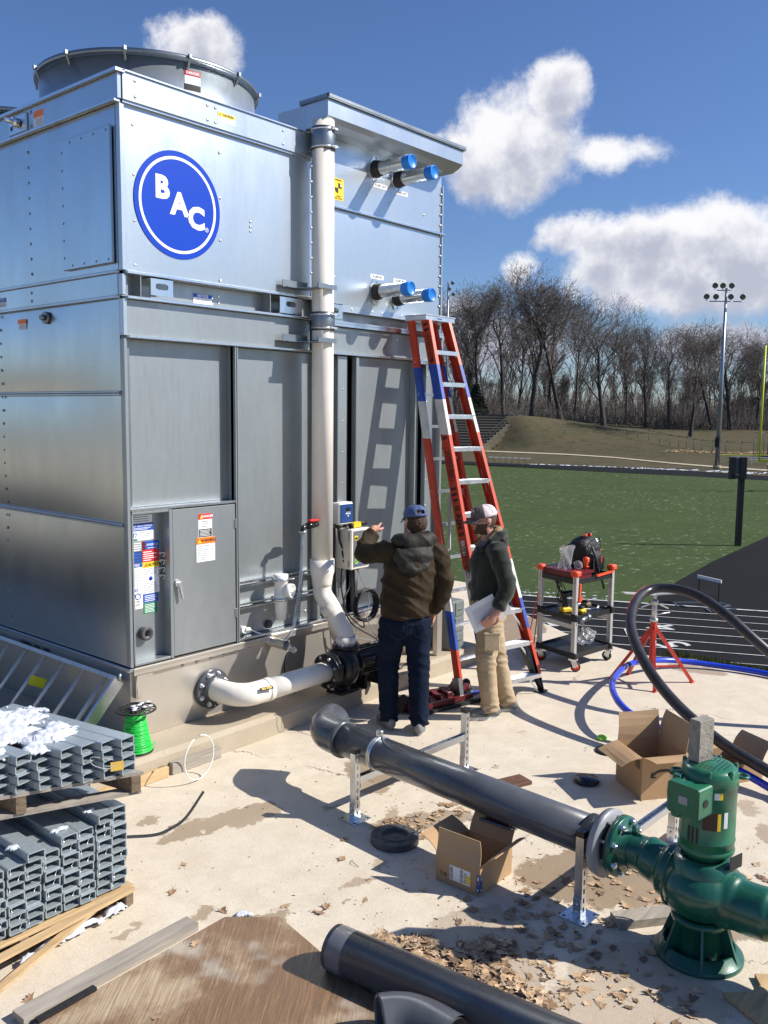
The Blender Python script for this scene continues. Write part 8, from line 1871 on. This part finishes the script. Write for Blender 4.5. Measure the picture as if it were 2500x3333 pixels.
def legfold(org, rz, seed, amp=.008):
    Ri = Matrix.Rotation(-rz, 3, 'Z')
    def d(p, n):
        q = Ri @ (p-org); k = math.exp(-((q.z-.5)/.10)**2)+math.exp(-((q.z-.10)/.07)**2)*1.6+math.exp(-((q.z-.80)/.07)**2)*.8+.25
        r = mnoise.noise(Vector((q.x*5+seed, q.y*5, q.z*17+q.x*9))); return amp*k*(max(0, 1-abs(r)*2.6)-.3)+.0012*mnoise.noise(q*60)
    return d
tj = garment(m1, M1, 'jeans', 'jeans', tr(J1), .0105, 4, legfold(P1, R1, 2, .010))
# pockets stitched on the seat of the jeans
for x in (-.085, .095):
    b = B(); b.M = M1; pts = [(x-.062, -.152 if x < 0 else -.155, .905), (x+.062, -.152, .905), (x+.062, -.158, .80), (x, -.160, .775), (x-.062, -.158, .80)]; b.tube(pts, .0025, 5, closed=True); b.M = None; b.build('pocket_seam', 'jeans', tj)
shoe(m1, M1, J1['anL'], J1['toeL'], 'shoe', 'shoe_grey', 'shoe_grey'); shoe(m1, M1, J1['anR'], J1['toeR'], 'shoe', 'shoe_grey', 'shoe_grey')
def cap(par, M_, hM, crown_m, back_m, brim_m, strap=False, btn=True):
    T_ = M_ @ hM; b = B(); b.M = T_ @ Matrix.Rotation(R(-6), 4, 'X'); N, K = 9, 32; vs = []
    for j in range(N+1):
        th = math.pi/2*j/N
        for i in range(K):
            a = 2*math.pi*i/K; sq = 1+.012*math.cos(6*a); x, y, z = .090*math.cos(a)*math.cos(th)**.72*sq, .110*math.sin(a)*math.cos(th)**.72*sq-.006, .028+.094*math.sin(th)**.9
            if strap and j < 4 and abs(a-1.5*math.pi) < .48 and j < 4*(1-((a-1.5*math.pi)/.5)**2): pass
            vs.append((x, y, z))
    fs = []; mi = []
    for j in range(N):
        for i in range(K):
            a = 2*math.pi*(i+.5)/K
            if strap and 0 < j < 3 and abs(a-1.5*math.pi) < .42*(1-.25*(j-1)): continue
            fs.append([j*K+i, j*K+(i+1) % K, (j+1)*K+(i+1) % K, (j+1)*K+i]); mi.append(1 if math.sin(a) < .12 else 0)
    b.add(vs, fs, True); b.mi = mi; b.M = None; o = b.build('cap', [crown_m, back_m], par)
    sm = o.modifiers.new('t', 'SOLIDIFY'); sm.thickness = .003
    b = B(); b.M = T_ @ Matrix.Rotation(R(-6), 4, 'X'); vs = []
    for j in range(7):
        t = j/6
        for i in range(13):
            a = math.pi/2+(i/12-.5)*2.1; r0 = Vector((.090*math.cos(a), .110*math.sin(a)-.006, .030)); out = Vector((.088*math.cos(a)*1.0, .110*math.sin(a)+.078*max(0, math.sin(a))**1.2, .030-.012-.10*abs(math.cos(a))**2.0*.35)); vs.append(r0.lerp(out, t))
    b.add(vs, [[j*13+i, j*13+i+1, (j+1)*13+i+1, (j+1)*13+i] for j in range(6) for i in range(12)], True); b.M = None; br = b.build('brim', brim_m, o); sm = br.modifiers.new('t', 'SOLIDIFY'); sm.thickness = .004
    b = B(); b.M = T_ @ Matrix.Rotation(R(-6), 4, 'X'); b.ball((0, -.006, .124), .007, 8)
    for k in range(6): a = R(30+60*k); b.tube([(.091*math.cos(a)*math.cos(t)**.72, .111*math.sin(a)*math.cos(t)**.72-.006, .029+.0945*math.sin(t)**.9) for t in [math.pi/2*q/8 for q in range(1, 8)]], .0012, 4)
    b.M = None; b.build('cap_seam', crown_m, o); return o
cap(m1, M1, h1, 'cap_denim', 'cap_denim', 'cap_denim', strap=True)
b = B(); b.M = M1 @ h1; b.ball((0, -.026, -.014), 1, 18, (.083, .088, .080)); b.ball((0, -.04, -.07), 1, 14, (.06, .05, .04)); b.M = None
remeshed(b, .006, 'hair', 'hair_brown', m1, 2, lambda p, n: .006*mnoise.noise(p*70)+.004*mnoise.noise(p*180))
b = B(); b.M = M1 @ h1
for s in (-1,): b.tube([(s*.085, -.01, .018), (s*.082, .07, .015), (s*.06, .098, .01)], .002, 6)
b.M = None; b.build('glasses', 'black', m1)

# ---- man in the dark green fleece, in profile, papers in his left hand
P2, R2 = Vector((6.02, 4.0, 0)), R(48)
lab2 = 'man in dark green hooded fleece, khaki cargo trousers and brown and white cap, holding papers'
J2 = dict(pelvis=(.0, -.01, .93), chest=(.0, -.005, 1.26), neck=(.0, .0, 1.47), head=(.0, .045, 1.64), shL=(-.185, -.03, 1.405), shR=(.185, -.01, 1.405), elL=(-.245, -.10, 1.13), wrL=(-.262, -.015, .945), elR=(.235, -.03, 1.14), wrR=(.13, .10, 1.04),
          hipL=(-.085, .0, .88), hipR=(.085, -.03, .88), knL=(-.085, .02, .49), knR=(.085, -.11, .49), anL=(-.075, -.02, .08), anR=(.09, -.21, .08), toeL=(-.08, .99, 0), toeR=(.25, .97, 0),
          hands={'L': ((-.262, -.01, .94), (.02, .62, -.78), (1, .05, .0), .35, 1, False, 1.05), 'R': ((.12, .09, 1.04), (-.75, -.1, -.2), (-.5, -.5, 0), .7, -1, False, .85)})
J_rot[lab2] = (R(6), R(-6))
m2, M2, h2 = person(J2, lab2, P2, R2, dict(hair='hair_dark'), True)
def jk2(b):
    b.tube([(0, -.015, .925), (0, -.015, 1.0), (0, -.01, 1.15), (0, -.005, 1.30), (0, -.01, 1.42)], [.15, .155, .155, .158, .115], 22)
    for x in (-.06, .06): b.tube([(x, -.012, .925), (x, -.012, 1.02), (x*1.2, -.008, 1.2), (x*1.3, -.012, 1.35)], [.122, .127, .130, .115], 18)
    b.tube([(-.15, -.02, 1.395), (0, -.025, 1.435), (.15, -.01, 1.395)], [.078, .08, .078], 14)
    for s in 'LR':
        sh, el, wr = Vector(J2['sh'+s]), Vector(J2['el'+s]), Vector(J2['wr'+s]); q = Vector((.05 if s == 'L' else -.05, 0, 0)); b.tube(bez([sh+q, sh, sh.lerp(el, .5), el, el.lerp(wr, .55), wr+Vector((0, 0, .01))], 3), [.080]*3+[.078]*3+[.070]*3+[.066]*3+[.058]*3+[.046], 16)
jk = garment(m2, M2, 'fleece_jacket', 'fleece_green', jk2, .0105, 5, folds(P2, R2, .009, 13))
def hood2(b):
    b.tube(bez([(-.085, .085, 1.405), (-.105, .02, 1.47), (-.085, -.065, 1.515), (.0, -.105, 1.525), (.085, -.065, 1.515), (.105, .02, 1.47), (.085, .085, 1.405)], 4), [.020]*4+[.034]*4+[.044]*4+[.046]*4+[.044]*4+[.034]*4+[.020], 14); b.ball((0, -.10, 1.45), 1, 16, (.12, .06, .085))
garment(jk, M2, 'hood', 'fleece_green', hood2, .0095, 2, folds(P2, R2, .010, 4))
def lin2(b): b.tube(bez([(-.062, .085, 1.40), (-.078, .03, 1.475), (-.066, -.045, 1.545), (.0, -.075, 1.555), (.066, -.045, 1.545), (.078, .03, 1.475), (.062, .085, 1.40)], 4), [.014]*4+[.026]*4+[.034]*4+[.034]*4+[.034]*4+[.026]*4+[.014], 12)
garment(jk, M2, 'hood_lining', 'fleece_lining', lin2, .008, 2, folds(P2, R2, .008, 6))
b = B(); b.M = M2; b.tube([(0, .0, 1.42), (0, .012, 1.475)], [.075, .068], 18); b.M = None; b.build('shirt', 'shirt_blue', m2)
b = B(); b.M = M2; b.lathe((-.262, -.055, 1.27), (-1, -.15, .05), [(0, .021), (.006, .021), (.007, .0001)], 16); b.M = None; pt_ = b.build('sleeve_patch', 'decal_dark', jk)
b = B(); b.M = M2; b.tube([(-.270, -.055+.015*math.cos(R(a)), 1.27+.015*math.sin(R(a))) for a in range(0, 360, 24)], .0022, 5, closed=True); b.ball((-.270, -.055, 1.268), .006, 8); b.M = None; b.build('patch_emblem', 'red_paint', pt_)
b = B(); b.M = M2; b.tube([(-.03, .148, 1.22), (-.032, .152, 1.14)], .003, 5); b.M = None; b.build('zip_pull', 'zinc', jk)
tk = garment(m2, M2, 'cargo_trousers', 'khaki', tr(J2, .97), .0105, 4, legfold(P2, R2, 9, .010))
b = B(); b.M = M2; b.box((-.190, -.065, .60), (-.172, .07, .745), .016); b.box((-.192, -.07, .725), (-.175, .075, .752), .008); b.M = None; b.build('cargo_pocket', 'khaki', tk)
shoe(m2, M2, J2['anL'], J2['toeL'], 'shoe', 'shoe_grey2', 'shoe_sole'); shoe(m2, M2, J2['anR'], J2['toeR'], 'shoe', 'shoe_grey2', 'shoe_sole')
co = cap(m2, M2, h2, 'cap_brown', 'cap_mesh', 'cap_brown')
b = B(); b.M = M2 @ h2; b.tube(bez([(-.035, .098, .062), (-.02, .092, .09), (.0, .100, .072), (.02, .092, .09), (.035, .098, .062)], 4), .002, 5); b.M = None; b.build('cap_emblem', 'cap_mesh', co)
b = B(); b.M = M2 @ h2
for s in (-1, 1): b.tube([(s*.033+.024*math.cos(R(a)), .104-.012*abs(math.cos(R(a))), -.004+.017*math.sin(R(a))) for a in range(0, 360, 24)], .0018, 5, closed=True); b.tube([(s*.057, .094, .0), (s*.078, .05, .004), (s*.086, -.01, -.002)], .0024, 6)
b.tube([(-.010, .108, .002), (.010, .108, .002)], .002, 5); b.M = None; b.build('safety_glasses', 'decal_dark', m2)
b = B(); b.M = M2 @ h2
for s in (-1, 1): b.ball((s*.031, .083, -.002), .0115, 10)
b.M = None; b.build('eyes', 'paper_white', m2)
b = B(); b.M = M2 @ h2
for s in (-1, 1): b.ball((s*.031, .0925, -.003), .005, 8); b.tube([(s*.015, .096, .018), (s*.032, .097, .023), (s*.05, .086, .018)], .0035, 6)
b.M = None; b.build('eyebrows', 'hair_dark', m2)
b = B(); b.M = M2 @ h2; b.ball((-.086, -.01, -.018), .010, 8); b.tube([(-.088, -.01, -.02), (-.080, .03, -.035)], .004, 6); b.M = None; b.build('earpiece', 'black', m2)
pp_ = thing('papers', 'white sheets with a printed plan held in the left hand of the man in green', 'papers', tuple(M2 @ Vector((-.28, .08, .9))))
def sheet3(c0, c1, c2, c3, x, m, nm, par):
    b = B(); b.M = M2; N = 6; vs = []
    for j in range(N+1):
        for i in range(N+1):
            u, v = i/N, j/N; q = [Vector((x, *c)) for c in (c0, c1, c2, c3)]; p = q[0].lerp(q[1], u).lerp(q[3].lerp(q[2], u), v); p.x -= .003*u; vs.append(p)
    b.add(vs, [[j*(N+1)+i, j*(N+1)+i+1, (j+1)*(N+1)+i+1, (j+1)*(N+1)+i] for j in range(N) for i in range(N)], False); b.M = None; o = b.build(nm, m, par); s_ = o.modifiers.new('t', 'SOLIDIFY'); s_.thickness = .001; return o
s1 = sheet3((.245, .955), (.02, 1.075), (-.085, .875), (.15, .755), -.218, 'paper_white', 'sheet', pp_)
s2 = sheet3((.185, .935), (.05, 1.0), (-.01, .865), (.135, .795), -.2205, 'paper', 'printed_plan', pp_)
s3 = sheet3((-.03, 1.0), (-.09, 1.03), (-.15, .93), (-.09, .885), -.212, 'paper_white', 'sheet', pp_)
b = B(); b.M = M2
for k in range(7): t = k/7; b.tube([(-.2235, .165-.03*t-.01*(k % 3), .925-.11*t), (-.2235, .07-.03*t, .97-.11*t)], .0008, 4)
b.M = None; stuff(b.build('plan_print', 'print_grey', s2))

# lettering becomes plain mesh geometry
dg_ = bpy.context.evaluated_depsgraph_get()
for o in [q for q in bpy.data.objects if q.type == 'FONT']:
    me = bpy.data.meshes.new_from_object(o.evaluated_get(dg_)); n = bpy.data.objects.new('tmp', me); COL.objects.link(n); n.parent = o.parent; n.matrix_parent_inverse = o.matrix_parent_inverse.copy(); n.matrix_basis = o.matrix_basis.copy()
    if 'kind' in o: n['kind'] = o['kind']
    nm = o.name; bpy.data.objects.remove(o); n.name = nm
